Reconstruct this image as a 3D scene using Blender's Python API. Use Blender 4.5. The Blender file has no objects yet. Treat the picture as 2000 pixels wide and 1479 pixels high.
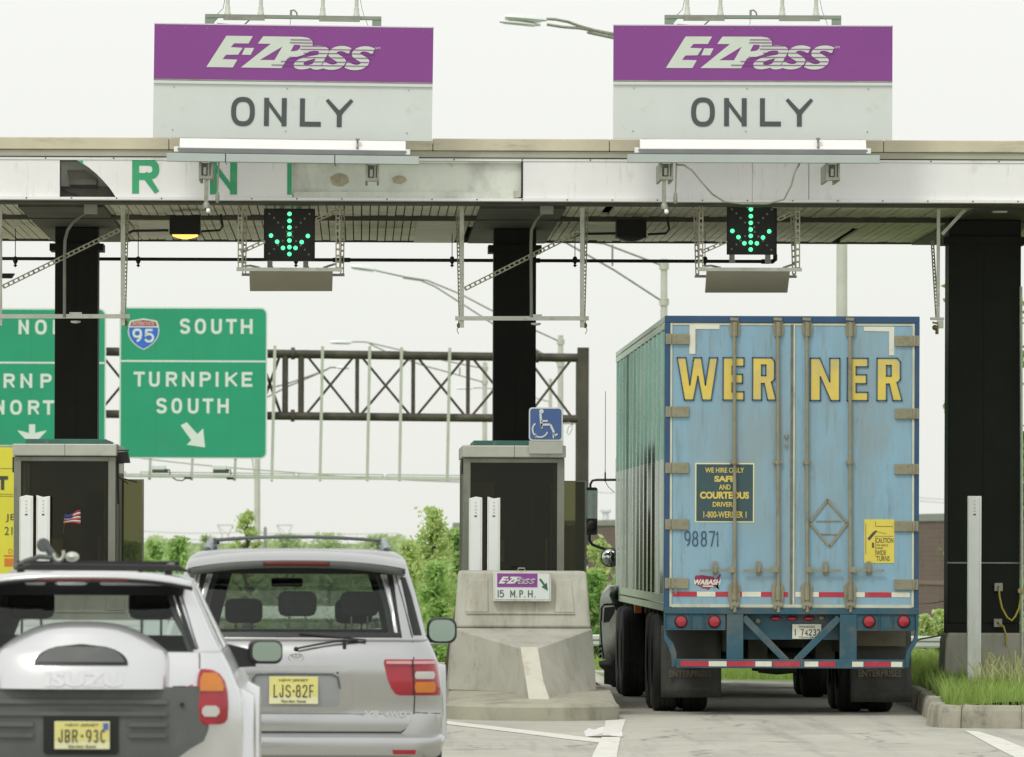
import bpy, bmesh, math, random
from mathutils import Vector, Matrix, noise
random.seed(11)
C = bpy.context.scene.collection
PI = math.pi
F = 15000.0; EYE = 1.75; VX = 702.0; HY = 1060.0; ROLL = 0.0037

def X(px, Y, py=800): return (px + ROLL*(py-HY) - VX)*Y/F
def Z(py, Y, px=1000): return EYE + (HY - (py - ROLL*(px-VX)))*Y/F
def P(px, py, Y): return Vector((X(px, Y, py), Y, Z(py, Y, px)))
def G(px, py, z=0.0):
    Y = (EYE-z)*F/((py - ROLL*(px-VX)) - HY)
    return Vector((X(px, Y, py), Y, z))

# ------------------------------------------------------------------ materials
def lin(v):
    v /= 255.0
    return v/12.92 if v <= .04045 else ((v+.055)/1.055)**2.4
def A(r, g, b, k=.7):
    return tuple(min(.88, lin(c)/k) for c in (r, g, b))
def mat(name, col, rough=.6, metal=0.0, var=.08, vs=3.0, dirt=None, bump=0.0, bs=40.0, coat=0.0, emit=None, trans=None, refl=1.0, spec=None, stretch=(1,1,1)):
    """dirt = (colour, amount 0..1, scale, (sx,sy,sz) stretch)"""
    m = bpy.data.materials.new(name); m.use_nodes = True
    nt = m.node_tree; N = nt.nodes; L = nt.links
    b = N['Principled BSDF']
    b.inputs['Roughness'].default_value = rough
    b.inputs['Metallic'].default_value = metal
    if coat: b.inputs['Coat Weight'].default_value = coat; b.inputs['Coat Roughness'].default_value = .08
    if spec is not None: b.inputs['Specular IOR Level'].default_value = spec
    tc = N.new('ShaderNodeTexCoord')
    mp = N.new('ShaderNodeMapping'); mp.inputs['Scale'].default_value = stretch
    L.new(tc.outputs['Object'], mp.inputs['Vector'])
    ns = N.new('ShaderNodeTexNoise'); ns.inputs['Scale'].default_value = vs; ns.inputs['Detail'].default_value = 6; ns.inputs['Roughness'].default_value = .62
    L.new(mp.outputs[0], ns.inputs['Vector'])
    rp = N.new('ShaderNodeValToRGB')
    rp.color_ramp.elements[0].position = .3; rp.color_ramp.elements[1].position = .7
    rp.color_ramp.elements[0].color = tuple(max(0, c*(1-var)) for c in col) + (1,)
    rp.color_ramp.elements[1].color = tuple(min(1, c*(1+var)) for c in col) + (1,)
    L.new(ns.outputs['Fac'], rp.inputs['Fac'])
    out = rp.outputs['Color']
    for d in (dirt if isinstance(dirt, list) else [dirt] if dirt else []):
        dc, amt, sc, st = d
        mp2 = N.new('ShaderNodeMapping'); mp2.inputs['Scale'].default_value = st; mp2.inputs['Location'].default_value = (sc*.37, 1.3, 2.1*amt)
        L.new(tc.outputs['Object'], mp2.inputs['Vector'])
        n2 = N.new('ShaderNodeTexNoise'); n2.inputs['Scale'].default_value = sc; n2.inputs['Detail'].default_value = 8; n2.inputs['Roughness'].default_value = .68
        L.new(mp2.outputs[0], n2.inputs['Vector'])
        r2 = N.new('ShaderNodeValToRGB')
        r2.color_ramp.elements[0].position = .62-.3*amt; r2.color_ramp.elements[1].position = .80-.2*amt
        r2.color_ramp.elements[0].color = (0,0,0,1); r2.color_ramp.elements[1].color = (min(1, .45+.5*amt),)*3+(1,)
        L.new(n2.outputs['Fac'], r2.inputs['Fac'])
        mx = N.new('ShaderNodeMixRGB'); mx.inputs['Color2'].default_value = tuple(dc)+(1,)
        L.new(r2.outputs['Color'], mx.inputs['Fac']); L.new(out, mx.inputs['Color1']); out = mx.outputs['Color']
    L.new(out, b.inputs['Base Color'])
    if bump:
        n3 = N.new('ShaderNodeTexNoise'); n3.inputs['Scale'].default_value = bs; n3.inputs['Detail'].default_value = 4
        L.new(mp.outputs[0], n3.inputs['Vector'])
        bp = N.new('ShaderNodeBump'); bp.inputs['Strength'].default_value = bump; bp.inputs['Distance'].default_value = .01
        L.new(n3.outputs['Fac'], bp.inputs['Height']); L.new(bp.outputs[0], b.inputs['Normal'])
    if emit:
        b.inputs['Emission Color'].default_value = tuple(emit[0])+(1,); b.inputs['Emission Strength'].default_value = emit[1]
    if trans:   # thin tinted pane: glossy reflection over a tinted see-through
        tr = N.new('ShaderNodeBsdfTransparent'); tr.inputs[0].default_value = tuple(trans)+(1,)
        gl = N.new('ShaderNodeBsdfGlossy'); gl.inputs['Roughness'].default_value = rough; gl.inputs[0].default_value = (.9,.95,.92,1)
        fr = N.new('ShaderNodeFresnel'); fr.inputs[0].default_value = 1.55
        mxs = N.new('ShaderNodeMixShader')
        mu = N.new('ShaderNodeMath'); mu.operation = 'MULTIPLY'; mu.inputs[1].default_value = refl; L.new(fr.outputs[0], mu.inputs[0]); L.new(mu.outputs[0], mxs.inputs[0]); L.new(tr.outputs[0], mxs.inputs[1]); L.new(gl.outputs[0], mxs.inputs[2])
        L.new(mxs.outputs[0], N['Material Output'].inputs['Surface'])
    return m

# ------------------------------------------------------------------ mesh builder
class MB:
    def __init__(s): s.v = []; s.f = []; s.sm = []
    def add(s, vs, fs, smooth=False):
        n = len(s.v); s.v += [tuple(v) for v in vs]; s.f += [tuple(i+n for i in f) for f in fs]; s.sm += [smooth]*len(fs); return s
    def box(s, x0, x1, y0, y1, z0, z1):
        if x0 > x1: x0, x1 = x1, x0
        if y0 > y1: y0, y1 = y1, y0
        if z0 > z1: z0, z1 = z1, z0
        return s.add([(x0,y0,z0),(x1,y0,z0),(x1,y1,z0),(x0,y1,z0),(x0,y0,z1),(x1,y0,z1),(x1,y1,z1),(x0,y1,z1)],
                     [(3,2,1,0),(4,5,6,7),(0,1,5,4),(1,2,6,5),(2,3,7,6),(3,0,4,7)])
    def prism(s, poly, y0, y1):           # poly in (x,z), extruded along y
        n = len(poly)
        ar = sum(poly[i][0]*poly[(i+1)%n][1]-poly[(i+1)%n][0]*poly[i][1] for i in range(n))
        if ar < 0: poly = poly[::-1]
        vs = [(x,y0,z) for x,z in poly]+[(x,y1,z) for x,z in poly]
        fs = [tuple(range(n)), tuple(range(2*n-1, n-1, -1))]
        fs += [(i, i+n, (i+1)%n+n, (i+1)%n) for i in range(n)]
        return s.add(vs, fs)
    def prism_z(s, poly, z0, z1):         # poly in (x,y), extruded along z
        n = len(poly)
        ar = sum(poly[i][0]*poly[(i+1)%n][1]-poly[(i+1)%n][0]*poly[i][1] for i in range(n))
        if ar < 0: poly = poly[::-1]
        vs = [(x,y,z0) for x,y in poly]+[(x,y,z1) for x,y in poly]
        return s.add(vs, [tuple(range(n-1,-1,-1)), tuple(range(n,2*n))]+[(i,(i+1)%n,(i+1)%n+n,i+n) for i in range(n)])
    def prism_x(s, poly, x0, x1):         # poly in (y,z), extruded along x
        n = len(poly)
        ar = sum(poly[i][0]*poly[(i+1)%n][1]-poly[(i+1)%n][0]*poly[i][1] for i in range(n))
        if ar < 0: poly = poly[::-1]
        vs = [(x0,y,z) for y,z in poly]+[(x1,y,z) for y,z in poly]
        return s.add(vs, [tuple(range(n-1,-1,-1)), tuple(range(n,2*n))]+[(i,(i+1)%n,(i+1)%n+n,i+n) for i in range(n)])
    def bar(s, p, q, w, d=None):          # rectangular bar from p to q
        p = Vector(p); q = Vector(q); d = w if d is None else d
        a = (q-p).normalized(); up = Vector((0,1,0)) if abs(a.y) < .9 else Vector((0,0,1))
        u = a.cross(up).normalized()*w/2; v = a.cross(u).normalized()*d/2
        vs = [p-u-v, p+u-v, p+u+v, p-u+v, q-u-v, q+u-v, q+u+v, q-u+v]
        return s.add(vs, [(0,1,2,3),(7,6,5,4),(4,5,1,0),(5,6,2,1),(6,7,3,2),(7,4,0,3)])
    def tube(s, pts, r, n=8, cap=True):
        pts = [Vector(p) for p in pts]; rr = r if isinstance(r, (list,tuple)) else [r]*len(pts)
        vs = []; fs = []; prev = None
        for i, p in enumerate(pts):
            a = (pts[min(i+1,len(pts)-1)]-pts[max(i-1,0)]).normalized()
            if prev is None:
                up = Vector((0,0,1)) if abs(a.z) < .9 else Vector((0,1,0))
                u = a.cross(up).normalized()
            else:
                u = (prev - a*prev.dot(a)).normalized()
            prev = u; v = a.cross(u)
            for k in range(n):
                t = 2*PI*k/n; vs.append(p+(u*math.cos(t)+v*math.sin(t))*rr[i])
        for i in range(len(pts)-1):
            for k in range(n):
                fs.append((i*n+k, i*n+(k+1)%n, (i+1)*n+(k+1)%n, (i+1)*n+k))
        s.add(vs, fs, True)
        if cap:
            m = len(s.v)-len(vs)
            s.f.append(tuple(m+k for k in range(n-1,-1,-1))); s.f.append(tuple(m+(len(pts)-1)*n+k for k in range(n))); s.sm += [False]*2
        return s
    def cyl(s, p, q, r, n=16): return s.tube([p,q], r, n)
    def lathe(s, c, axis, prof, n=24):    # prof: (radius, offset along axis)
        c = Vector(c); a = Vector(axis).normalized(); up = Vector((0,0,1)) if abs(a.z) < .9 else Vector((1,0,0))
        u = a.cross(up).normalized(); v = a.cross(u); vs = []; fs = []
        for r, o in prof:
            for k in range(n):
                t = 2*PI*k/n; vs.append(c+a*o+(u*math.cos(t)+v*math.sin(t))*r)
        for i in range(len(prof)-1):
            for k in range(n): fs.append((i*n+k, i*n+(k+1)%n, (i+1)*n+(k+1)%n, (i+1)*n+k))
        return s.add(vs, fs, True)
    def sphere(s, c, r, n=12, m=8):
        rx, ry, rz = r if isinstance(r, (tuple,list)) else (r,r,r); vs = []; fs = []
        for j in range(m+1):
            p = PI*j/m
            for k in range(n):
                t = 2*PI*k/n; vs.append((c[0]+rx*math.sin(p)*math.cos(t), c[1]+ry*math.sin(p)*math.sin(t), c[2]+rz*math.cos(p)))
        for j in range(m):
            for k in range(n): fs.append((j*n+k, (j+1)*n+k, (j+1)*n+(k+1)%n, j*n+(k+1)%n))
        return s.add(vs, fs, True)
    def rows(s, rows, closed=False, smooth=True):   # grid of points
        n = len(rows[0]); vs = [p for r in rows for p in r]; fs = []
        for i in range(len(rows)-1):
            for k in range(n if closed else n-1):
                fs.append((i*n+k, i*n+(k+1)%n, (i+1)*n+(k+1)%n, (i+1)*n+k))
        return s.add(vs, fs, smooth)
    def build(s, name, m, parent=None, local=False, bevel=0, angle=35, fix=False):
        me = bpy.data.meshes.new(name); o = bpy.data.objects.new(name, me); C.objects.link(o)
        if parent is not None:
            off = Vector((0,0,0)) if local else ORG[rootof(parent).name]
            o.parent = parent
        elif local: off = Vector((0,0,0))
        else:
            xs = [v[0] for v in s.v]; ys = [v[1] for v in s.v]; zs = [v[2] for v in s.v]
            off = Vector(((min(xs)+max(xs))/2, (min(ys)+max(ys))/2, min(zs))); o.location = off; ORG[o.name] = off
        me.from_pydata([(v[0]-off.x, v[1]-off.y, v[2]-off.z) for v in s.v], [], s.f)
        me.polygons.foreach_set('use_smooth', s.sm)
        ms = m if isinstance(m, (list,tuple)) else [m]
        for q in ms: me.materials.append(q)
        if fix or True in s.sm:
            bm = bmesh.new(); bm.from_mesh(me); 
            if fix: bmesh.ops.remove_doubles(bm, verts=bm.verts, dist=1e-5)
            bmesh.ops.recalc_face_normals(bm, faces=bm.faces); bm.to_mesh(me); bm.free()
            me.set_sharp_from_angle(angle=math.radians(angle))
        if bevel:
            b = o.modifiers.new('bevel', 'BEVEL'); b.width = bevel; b.segments = 2; b.limit_method = 'ANGLE'; b.angle_limit = math.radians(40)
        me.update()
        return o
ORG = {}
def rootof(o):
    while o.parent: o = o.parent
    return o
def tag(o, label=None, cat=None, group=None, kind=None):
    if label: o['label'] = label
    if cat: o['category'] = cat
    if group: o['group'] = group
    if kind: o['kind'] = kind
    return o
def thing(name, label, cat, loc, group=None, rot=(0,0,0)):
    o = bpy.data.objects.new(name, None); o.empty_display_size = .2; C.objects.link(o)
    o.location = loc; o.rotation_euler = rot; ORG[o.name] = Vector(loc)
    return tag(o, label, cat, group)
def copy_tree(o, parent=None):
    c = o.copy(); C.objects.link(c)
    if parent: c.parent = parent
    for ch in list(o.children): copy_tree(ch, c)
    return c

def curve_mesh(cu):
    ob = bpy.data.objects.new('tmp', cu); C.objects.link(ob)
    dg = bpy.context.evaluated_depsgraph_get(); dg.update()
    me = bpy.data.meshes.new_from_object(ob.evaluated_get(dg))
    vs = [v.co.copy() for v in me.vertices]; fs = [tuple(p.vertices) for p in me.polygons]
    bpy.data.objects.remove(ob); bpy.data.curves.remove(cu); bpy.data.meshes.remove(me)
    return vs, fs
def text(mb, s, x0, x1, z0, z1, y, bold=.0, shear=0.0, sp=1.0, th=.003):
    cu = bpy.data.curves.new('t', 'FONT'); cu.body = s; cu.size = 1; cu.offset = bold; cu.shear = shear; cu.space_character = sp
    cu.extrude = 0; cu.resolution_u = 5
    vs, fs = curve_mesh(cu)
    if not vs: return mb
    a = min(v.x for v in vs); b = max(v.x for v in vs); c = min(v.y for v in vs); d = max(v.y for v in vs)
    out = [(x0+(v.x-a)/(b-a)*(x1-x0), y, z0+(v.y-c)/(d-c)*(z1-z0)) for v in vs]
    n = len(out)
    # thin solid: front face and its rim
    ec = {}
    for f in fs:
        for i in range(len(f)):
            e = (f[i], f[(i+1)%len(f)]); ec[e] = 1
    rim = [(e[0], e[1]) for e in ec if (e[1], e[0]) not in ec]
    ff = [tuple(f) for f in fs]
    full = out+[(p[0], p[1]+th, p[2]) for p in out]
    ff += [(e[1], e[0], e[0]+n, e[1]+n) for e in rim]
    return mb.add(full, ff)
def loops(mb, ls, y, th=.003, offset=0.0):    # filled polygon loops (holes allowed), (x,z)
    cu = bpy.data.curves.new('c', 'CURVE'); cu.dimensions = '2D'; cu.fill_mode = 'BOTH' if False else 'FRONT'
    cu.offset = offset
    for l in ls:
        sp = cu.splines.new('POLY'); sp.points.add(len(l)-1)
        for i, (x, z) in enumerate(l): sp.points[i].co = (x, z, 0, 1)
        sp.use_cyclic_u = True
    vs, fs = curve_mesh(cu)
    n = len(vs); out = [(v.x, y, v.y) for v in vs]
    ec = {}
    for f in fs:
        for i in range(len(f)): ec[(f[i], f[(i+1)%len(f)])] = 1
    rim = [e for e in ec if (e[1], e[0]) not in ec]
    return mb.add(out+[(p[0], y+th, p[2]) for p in out], [tuple(f) for f in fs]+[(e[1], e[0], e[0]+n, e[1]+n) for e in rim])


# ------------------------------------------------------------------ stroke lettering
def _sm(pts, n=4, closed=False):
    out = []; m = len(pts); rng = range(m) if closed else range(m-1)
    g = lambda i: pts[i % m] if closed else pts[max(0, min(m-1, i))]
    for i in rng:
        p0, p1, p2, p3 = g(i-1), g(i), g(i+1), g(i+2)
        for k in range(n):
            t = k/n; out.append(tuple(.5*((2*p1[j])+(-p0[j]+p2[j])*t+(2*p0[j]-5*p1[j]+4*p2[j]-p3[j])*t*t+(-p0[j]+3*p1[j]-3*p2[j]+p3[j])*t**3) for j in (0,1)))
    if not closed: out.append(pts[-1])
    return out
def _se(cx, cy, rx, ry, a0=0, a1=360, n=24, e=2.5):
    o = []
    for i in range(n+1):
        t = math.radians(a0+(a1-a0)*i/n); c, s_ = math.cos(t), math.sin(t)
        o.append((cx+rx*math.copysign(abs(c)**(2/e), c), cy+ry*math.copysign(abs(s_)**(2/e), s_)))
    return o
_bowl = [(0,1),(.55,1)]+_se(.55,.745,.45,.255,90,-90,10)+[(0,.49)]
ST = {
 'O': [(_se(.5,.5,.5,.5)[:-1],1)], 'N': [([(0,0),(0,1)],0),([(0,1),(1,0)],0),([(1,0),(1,1)],0)], 'L': [([(0,1),(0,0),(1,0)],0)],
 'Y': [([(0,1),(.5,.46)],0),([(1,1),(.5,.46)],0),([(.5,.52),(.5,0)],0)],
 'S': [(_sm([(1,.80),(.86,.95),(.5,1),(.13,.94),(0,.76),(.12,.60),(.5,.52),(.88,.42),(1,.25),(.87,.06),(.5,0),(.13,.05),(0,.21)]),0)],
 'U': [([(0,1)]+_se(.5,.36,.5,.36,180,360,14)+[(1,1)],0)], 'T': [([(0,1),(1,1)],0),([(.5,1),(.5,0)],0)], 'H': [([(0,0),(0,1)],0),([(1,0),(1,1)],0),([(0,.5),(1,.5)],0)],
 'E': [([(1,1),(0,1),(0,0),(1,0)],0),([(0,.51),(.85,.51)],0)], 'F': [([(1,1),(0,1),(0,0)],0),([(0,.5),(.85,.5)],0)], 'I': [([(.5,0),(.5,1)],0)],
 'R': [([(0,0),(0,1)],0),(_bowl,0),([(.52,.49),(1,0)],0)], 'P': [([(0,0),(0,1)],0),(_bowl,0)], 'K': [([(0,0),(0,1)],0),([(1,1),(0,.36)],0),([(.33,.58),(1,0)],0)],
 'B': [([(0,0),(0,1)],0),(_bowl,0),([(0,.49),(.6,.49)]+_se(.55,.245,.45,.245,90,-90,10)+[(0,0)],0)],
 'M': [([(0,0),(0,1)],0),([(0,1),(.5,.3),(1,1)],0),([(1,0),(1,1)],0)], 'J': [([(1,1)]+_se(.5,.3,.5,.3,0,-180,12),0)], 'C': [(_se(.5,.5,.5,.5,38,322,20),0)],
 '1': [([(.1,.82),(.5,1),(.5,0)],0)], '2': [(_sm([(0,.76),(.1,.93),(.5,1),(.9,.93),(1,.74),(.85,.55),(.1,.1),(0,0)])+[(1,0)],0)],
 '3': [(_sm([(0,.85),(.2,.97),(.55,1),(.95,.9),(.95,.64),(.6,.53),(.35,.53)]),0),(_sm([(.35,.53),(.65,.52),(1,.38),(1,.15),(.6,0),(.2,.02),(0,.14)]),0)],
 '4': [([(.75,0),(.75,1),(0,.28),(1,.28)],0)], '5': [([(.95,1),(.1,1),(.04,.55)]+_sm([(.04,.55),(.35,.64),(.75,.61),(1,.42),(1,.2),(.7,.01),(.3,.0),(0,.12)])[1:],0)],
 '7': [([(0,1),(1,1),(.38,0)],0)], '8': [(_se(.5,.765,.43,.235)[:-1],1),(_se(.5,.265,.5,.265)[:-1],1)],
 '9': [(_se(.5,.70,.5,.30)[:-1],1),(_sm([(1,.72),(.98,.45),(.8,.18),(.45,0)]),0)], '.': [([(.5,0),(.5,1)],0)], 'D': [([(0,0),(0,1)],0),([(0,1),(.4,1)]+_se(.45,.5,.55,.5,90,-90,14)+[(0,0)],0)] }
def glyph(mb, ch, x0, x1, z0, z1, y, w, th=.002, slant=0):
    for si, (pts, closed) in enumerate(ST[ch]):
        c = [(x0+w/2+u*(x1-x0-w), z0+w/2+v*(z1-z0-w)) for u, v in pts] if x1-x0 > w*1.05 else [((x0+x1)/2, z0+w/2+v*(z1-z0-w)) for u, v in pts]
        m = len(c)
        if not closed:
            d0 = Vector((c[0][0]-c[1][0], c[0][1]-c[1][1])).normalized()*w*.5; d1 = Vector((c[-1][0]-c[-2][0], c[-1][1]-c[-2][1])).normalized()*w*.5
            if ch not in 'S359C2' or False: c[0] = (c[0][0]+d0.x, c[0][1]+d0.y)
            if ch not in 'S39C': c[-1] = (c[-1][0]+d1.x, c[-1][1]+d1.y)
        L_ = []; R_ = []
        for i in range(m):
            a = Vector(c[(i-1) % m] if closed or i > 0 else c[i]); b = Vector(c[(i+1) % m] if closed or i < m-1 else c[i]); p = Vector(c[i])
            t1 = (p-a).normalized() if (p-a).length > 1e-9 else (b-p).normalized(); t2 = (b-p).normalized() if (b-p).length > 1e-9 else t1
            n1 = Vector((-t1.y, t1.x)); n2 = Vector((-t2.y, t2.x)); nn_ = (n1+n2)
            if nn_.length < 1e-6: nn_ = n1
            nn_.normalize(); k = min(2.2, 1/max(.3, nn_.dot(n1)))*w/2
            for lst, sg in ((L_, 1), (R_, -1)):
                q_ = p+nn_*k*sg; zz_ = min(z1, max(z0, q_.y)); xx = min(x1, max(x0, q_.x)) if x1-x0 > w*1.05 else q_.x
                lst.append((xx+slant*(zz_-z0), y-si*.0005, zz_))
        n = m if closed else m-1; base = len(mb.v); F_ = []
        allv = L_+R_; mb.v += allv+[(v[0], y+th, v[2]) for v in allv]
        for i in range(n):
            j = (i+1) % m; F_.append((base+i, base+m+i, base+m+j, base+j))
            F_.append((base+i, base+j, base+2*m+j, base+2*m+i)); F_.append((base+m+j, base+m+i, base+3*m+i, base+3*m+j))
        if not closed: F_ += [(base, base+2*m, base+3*m, base+m), (base+m-1, base+2*m-1, base+4*m-1, base+3*m-1)]
        mb.f += F_; mb.sm += [False]*len(F_)
    return mb

# ------------------------------------------------------------------ shared materials
W_ = (1,1,1)
GRIME = (.10,.095,.08)
M = {}
M['galv'] = mat('galvanised', A(165,168,158,.62), .45, .35, .12, 6, dirt=((.25,.2,.14),.25,5,W_))
M['galv_dark'] = mat('galvanised_dark', A(120,122,112,.62), .5, .3, .15, 6, dirt=((.12,.08,.05),.3,6,W_))
M['perf'] = mat('perforated_channel', A(150,148,132,.62), .55, .3, .2, 9, dirt=((.12,.08,.05),.3,9,W_))
M['black_col'] = mat('black_column_paint', (.013,.015,.012), .6, 0, .25, 2, spec=.25, dirt=((.02,.021,.016),.35,2.2,(1,1,.25)))
M['dark'] = mat('dark_metal', (.02,.021,.02), .5, .2, .2, 6)
M['black'] = mat('black_paint', (.012,.013,.014), .4, 0, .2, 6)
M['pipe'] = mat('black_pipe', (.022,.024,.03), .45, .1, .2, 6)
M['white_panel'] = mat('white_panel', A(222,229,224,.74), .5, 0, .04, 1.4, dirt=[((.45,.43,.36),.12,3,(1,1,.5)),((.34,.32,.26),.10,7,(3,1,.3))])
M['old_panel'] = mat('stained_panel', A(196,200,190,.76), .55, .1, .10, 2.2, dirt=[((.24,.24,.20),.42,1.3,(1,1,.5)),((.70,.71,.68),.35,2.1,(1,1,.6)),((.16,.13,.09),.1,5,W_)])
M['coping'] = mat('coping_tan', A(186,180,158,.78), .6, .1, .12, 1.4, dirt=((.20,.16,.10),.3,2.4,(.4,1,1.6)))
M['coping2'] = mat('coping_grey', A(158,158,142,.78), .6, .1, .1, 1.4, dirt=((.14,.12,.09),.22,3,(.5,1,1)))
M['soffit'] = mat('soffit_metal', (.74,.71,.57), .55, .0, .15, 1.3, dirt=[((.20,.22,.10),.40,.55,(.5,.35,1)),((.50,.33,.15),.12,1.4,(1,.5,1)),((.30,.28,.2),.2,3,(1,.3,1))])
M['soffit_beam'] = mat('soffit_beam', (.085,.083,.065), .65, .1, .3, 3, dirt=((.03,.028,.02),.4,3,W_))
M['purple'] = mat('purple_sheeting', A(122,58,130,.80), .45, 0, .05, 1.2, dirt=((.24,.09,.26),.15,2.0,(.4,1,1)))
M['sign_grey'] = mat('sign_sheeting', A(197,202,199,.84), .45, 0, .03, 1.5, dirt=((.4,.4,.36),.06,3,W_))
M['sign_black'] = mat('sign_lettering_dark', A(62,70,70,.7), .5, 0, .08, 4)
M['letter_grey'] = mat('sign_lettering_pale', A(194,202,192,.84), .5, 0, .04, 4)
M['old_green'] = mat('old_green_lettering', A(52,142,98,.7), .55, 0, .08, 3, dirt=((.3,.4,.33),.15,6,W_))
M['sign_green'] = mat('green_sheeting', A(34,150,114,.84), .45, 0, .07, .8, dirt=((.06,.30,.19),.2,1.3,W_))
M['sign_white'] = mat('white_legend', A(212,222,216,.86), .45, 0, .04, 4)
M['white'] = mat('white_enamel', (.85,.86,.84), .35, 0, .02, 4)
M['white_dirty'] = mat('white_post', A(208,212,208,.74), .45, 0, .04, 3, dirt=((.40,.38,.32),.15,3,(1,1,.3)))
M['concrete'] = mat('precast_concrete', (.45,.44,.375), .85, 0, .10, 2.5, bump=.25, bs=60, dirt=[((.25,.235,.175),.42,2.2,(1.6,1,.32)),((.13,.12,.09),.16,6,(2,1,.4))])
M['concrete_light'] = mat('pale_concrete', (.56,.54,.45), .8, 0, .08, 4, bump=.2, bs=60, dirt=((.25,.22,.16),.2,6,W_))  # prow cap only, paler than the block's other concrete
M['kerb'] = mat('kerb_concrete', (.35,.335,.265), .85, 0, .14, 3, bump=.4, bs=40, dirt=[((.12,.11,.085),.45,3,(1,1,.5)),((.07,.065,.05),.2,9,W_)])
M['island'] = mat('island_concrete', (.38,.365,.285), .85, 0, .12, 2, bump=.3, bs=50, dirt=[((.13,.12,.085),.35,2.5,(1,1,.6)),((.38,.35,.27),.2,4,W_)])
M['booth_frame'] = mat('booth_frame', A(112,114,104,.68), .5, .3, .12, 3, dirt=((.07,.065,.05),.2,4,(1,1,.3)))
M['booth_fascia'] = mat('booth_fascia', A(158,160,150,.7), .45, .4, .12, 2.4, dirt=((.12,.10,.08),.2,4,(1,1,.5)))
M['teal'] = mat('teal_roof_trim', A(48,92,82,.7), .5, 0, .15, 4, dirt=((.3,.33,.3),.15,6,W_))
M['booth_glass'] = mat('booth_glass', (1,1,1), .04, trans=(.48,.46,.35), refl=.5)
M['clear_glass'] = mat('car_glass', (1,1,1), .03, trans=(.90,.94,.90), refl=.7)
M['dark_glass'] = mat('tinted_car_glass', (1,1,1), .03, trans=(.72,.78,.73), refl=.8)
M['olive_glass'] = mat('olive_perspex', (1,1,1), .15, trans=(.33,.33,.20), refl=.6)
M['booth_in'] = mat('booth_interior', (.11,.095,.06), .7, 0, .3, 2)
M['brown'] = mat('brown_panel', (.17,.13,.08), .7, 0, .2, 3)
M['yellow_paper'] = mat('manila_box', (.50,.42,.20), .7, 0, .1, 4)
M['rubber'] = mat('tyre_rubber', (.018,.018,.017), .8, 0, .25, 7, dirt=((.05,.047,.04),.3,5,W_))
M['rubber_flap'] = mat('mud_flap_rubber', (.062,.064,.058), .75, 0, .2, 3, dirt=((.13,.125,.10),.4,2.5,(1,1,.4)))
M['red_lens'] = mat('red_lens', (.36,.012,.028), .2, 0, .08, 10, coat=.6)
M['amber_lens'] = mat('amber_lens', (.62,.20,.02), .2, 0, .08, 10, coat=.6)
M['clear_lens'] = mat('clear_lens', (.55,.54,.50), .2, 0, .08, 10, coat=.6)
M['orange_lens'] = mat('marker_lens', (.7,.2,.05), .3, 0, .1, 10)
M['plate_yellow'] = mat('plate_yellow', A(206,199,122,.84), .45, 0, .06, 6)
M['plate_pale'] = mat('plate_pale', A(210,208,168,.84), .45, 0, .04, 6)
M['plate_ink'] = mat('plate_ink', (.07,.075,.05), .5, 0, .1, 6)
M['galv_lamp'] = mat('lamp_housing', A(208,210,212,.78), .4, .2, .06, 5)
M['pole'] = mat('lamp_pole', A(182,184,176,.74), .45, .25, .08, 2.5)
M['rust'] = mat('weathered_truss', (.085,.078,.062), .7, .2, .35, 2.5, dirt=[((.22,.20,.16),.3,3,(.6,1,1)),((.10,.05,.03),.3,6,W_)])
M['rail_grey'] = mat('walkway_rail', A(168,174,162,.72), .5, .25, .1, 3)
M['brick'] = mat('brick_wall', (.15,.085,.065), .85, 0, .2, .6, dirt=((.2,.15,.12),.3,1,(1,1,3)))
M['roofing'] = mat('roof_edge', (.28,.30,.27), .7, 0, .1, 1)
M['bark'] = mat('bark', (.09,.075,.05), .9, 0, .3, 6, bump=.4, bs=20)
M['yellow_hose'] = mat('yellow_cable', (.50,.40,.06), .5, 0, .1, 8)
M['outlet'] = mat('outlet_box', (.42,.42,.38), .5, .3, .1, 8)
M['blue_sign'] = mat('blue_sheeting', A(66,92,142,.86), .45, 0, .05, 4)
M['line'] = mat('road_paint', (.74,.73,.66), .7, 0, .06, 3, dirt=[((.30,.29,.25),.32,6,(1,.5,1)),((.24,.24,.2),.14,18,W_)])
M['guard'] = mat('guardrail_steel', A(170,176,170,.7), .5, .3, .1, 1)
def leafmat(name, col, var=.3):
    m = mat(name, col, .6, 0, var, .9)
    b = m.node_tree.nodes['Principled BSDF']; nt = m.node_tree
    b.inputs['Specular IOR Level'].default_value = .25
    tl = nt.nodes.new('ShaderNodeBsdfTranslucent'); tl.inputs[0].default_value = (col[0]*1.5, col[1]*1.5, col[2], 1)
    mx = nt.nodes.new('ShaderNodeMixShader'); mx.inputs[0].default_value = .35
    nt.links.new(b.outputs[0], mx.inputs[1]); nt.links.new(tl.outputs[0], mx.inputs[2])
    nt.links.new(mx.outputs[0], nt.nodes['Material Output'].inputs['Surface'])
    return m
M['leaf'] = leafmat('leaf_green', (.36,.52,.20))
M['leaf2'] = leafmat('leaf_yellow_green', (.50,.60,.28))
M['leaf3'] = leafmat('leaf_far', (.46,.56,.36))  # tree leaves lightened for haze, put into the leaf colour
M['leafd'] = leafmat('leaf_deep', (.24,.40,.13))
M['grass'] = leafmat('grass_blades', (.27,.38,.11), .45)
M['grass_dry'] = leafmat('grass_seed', (.55,.56,.32), .2)
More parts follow.
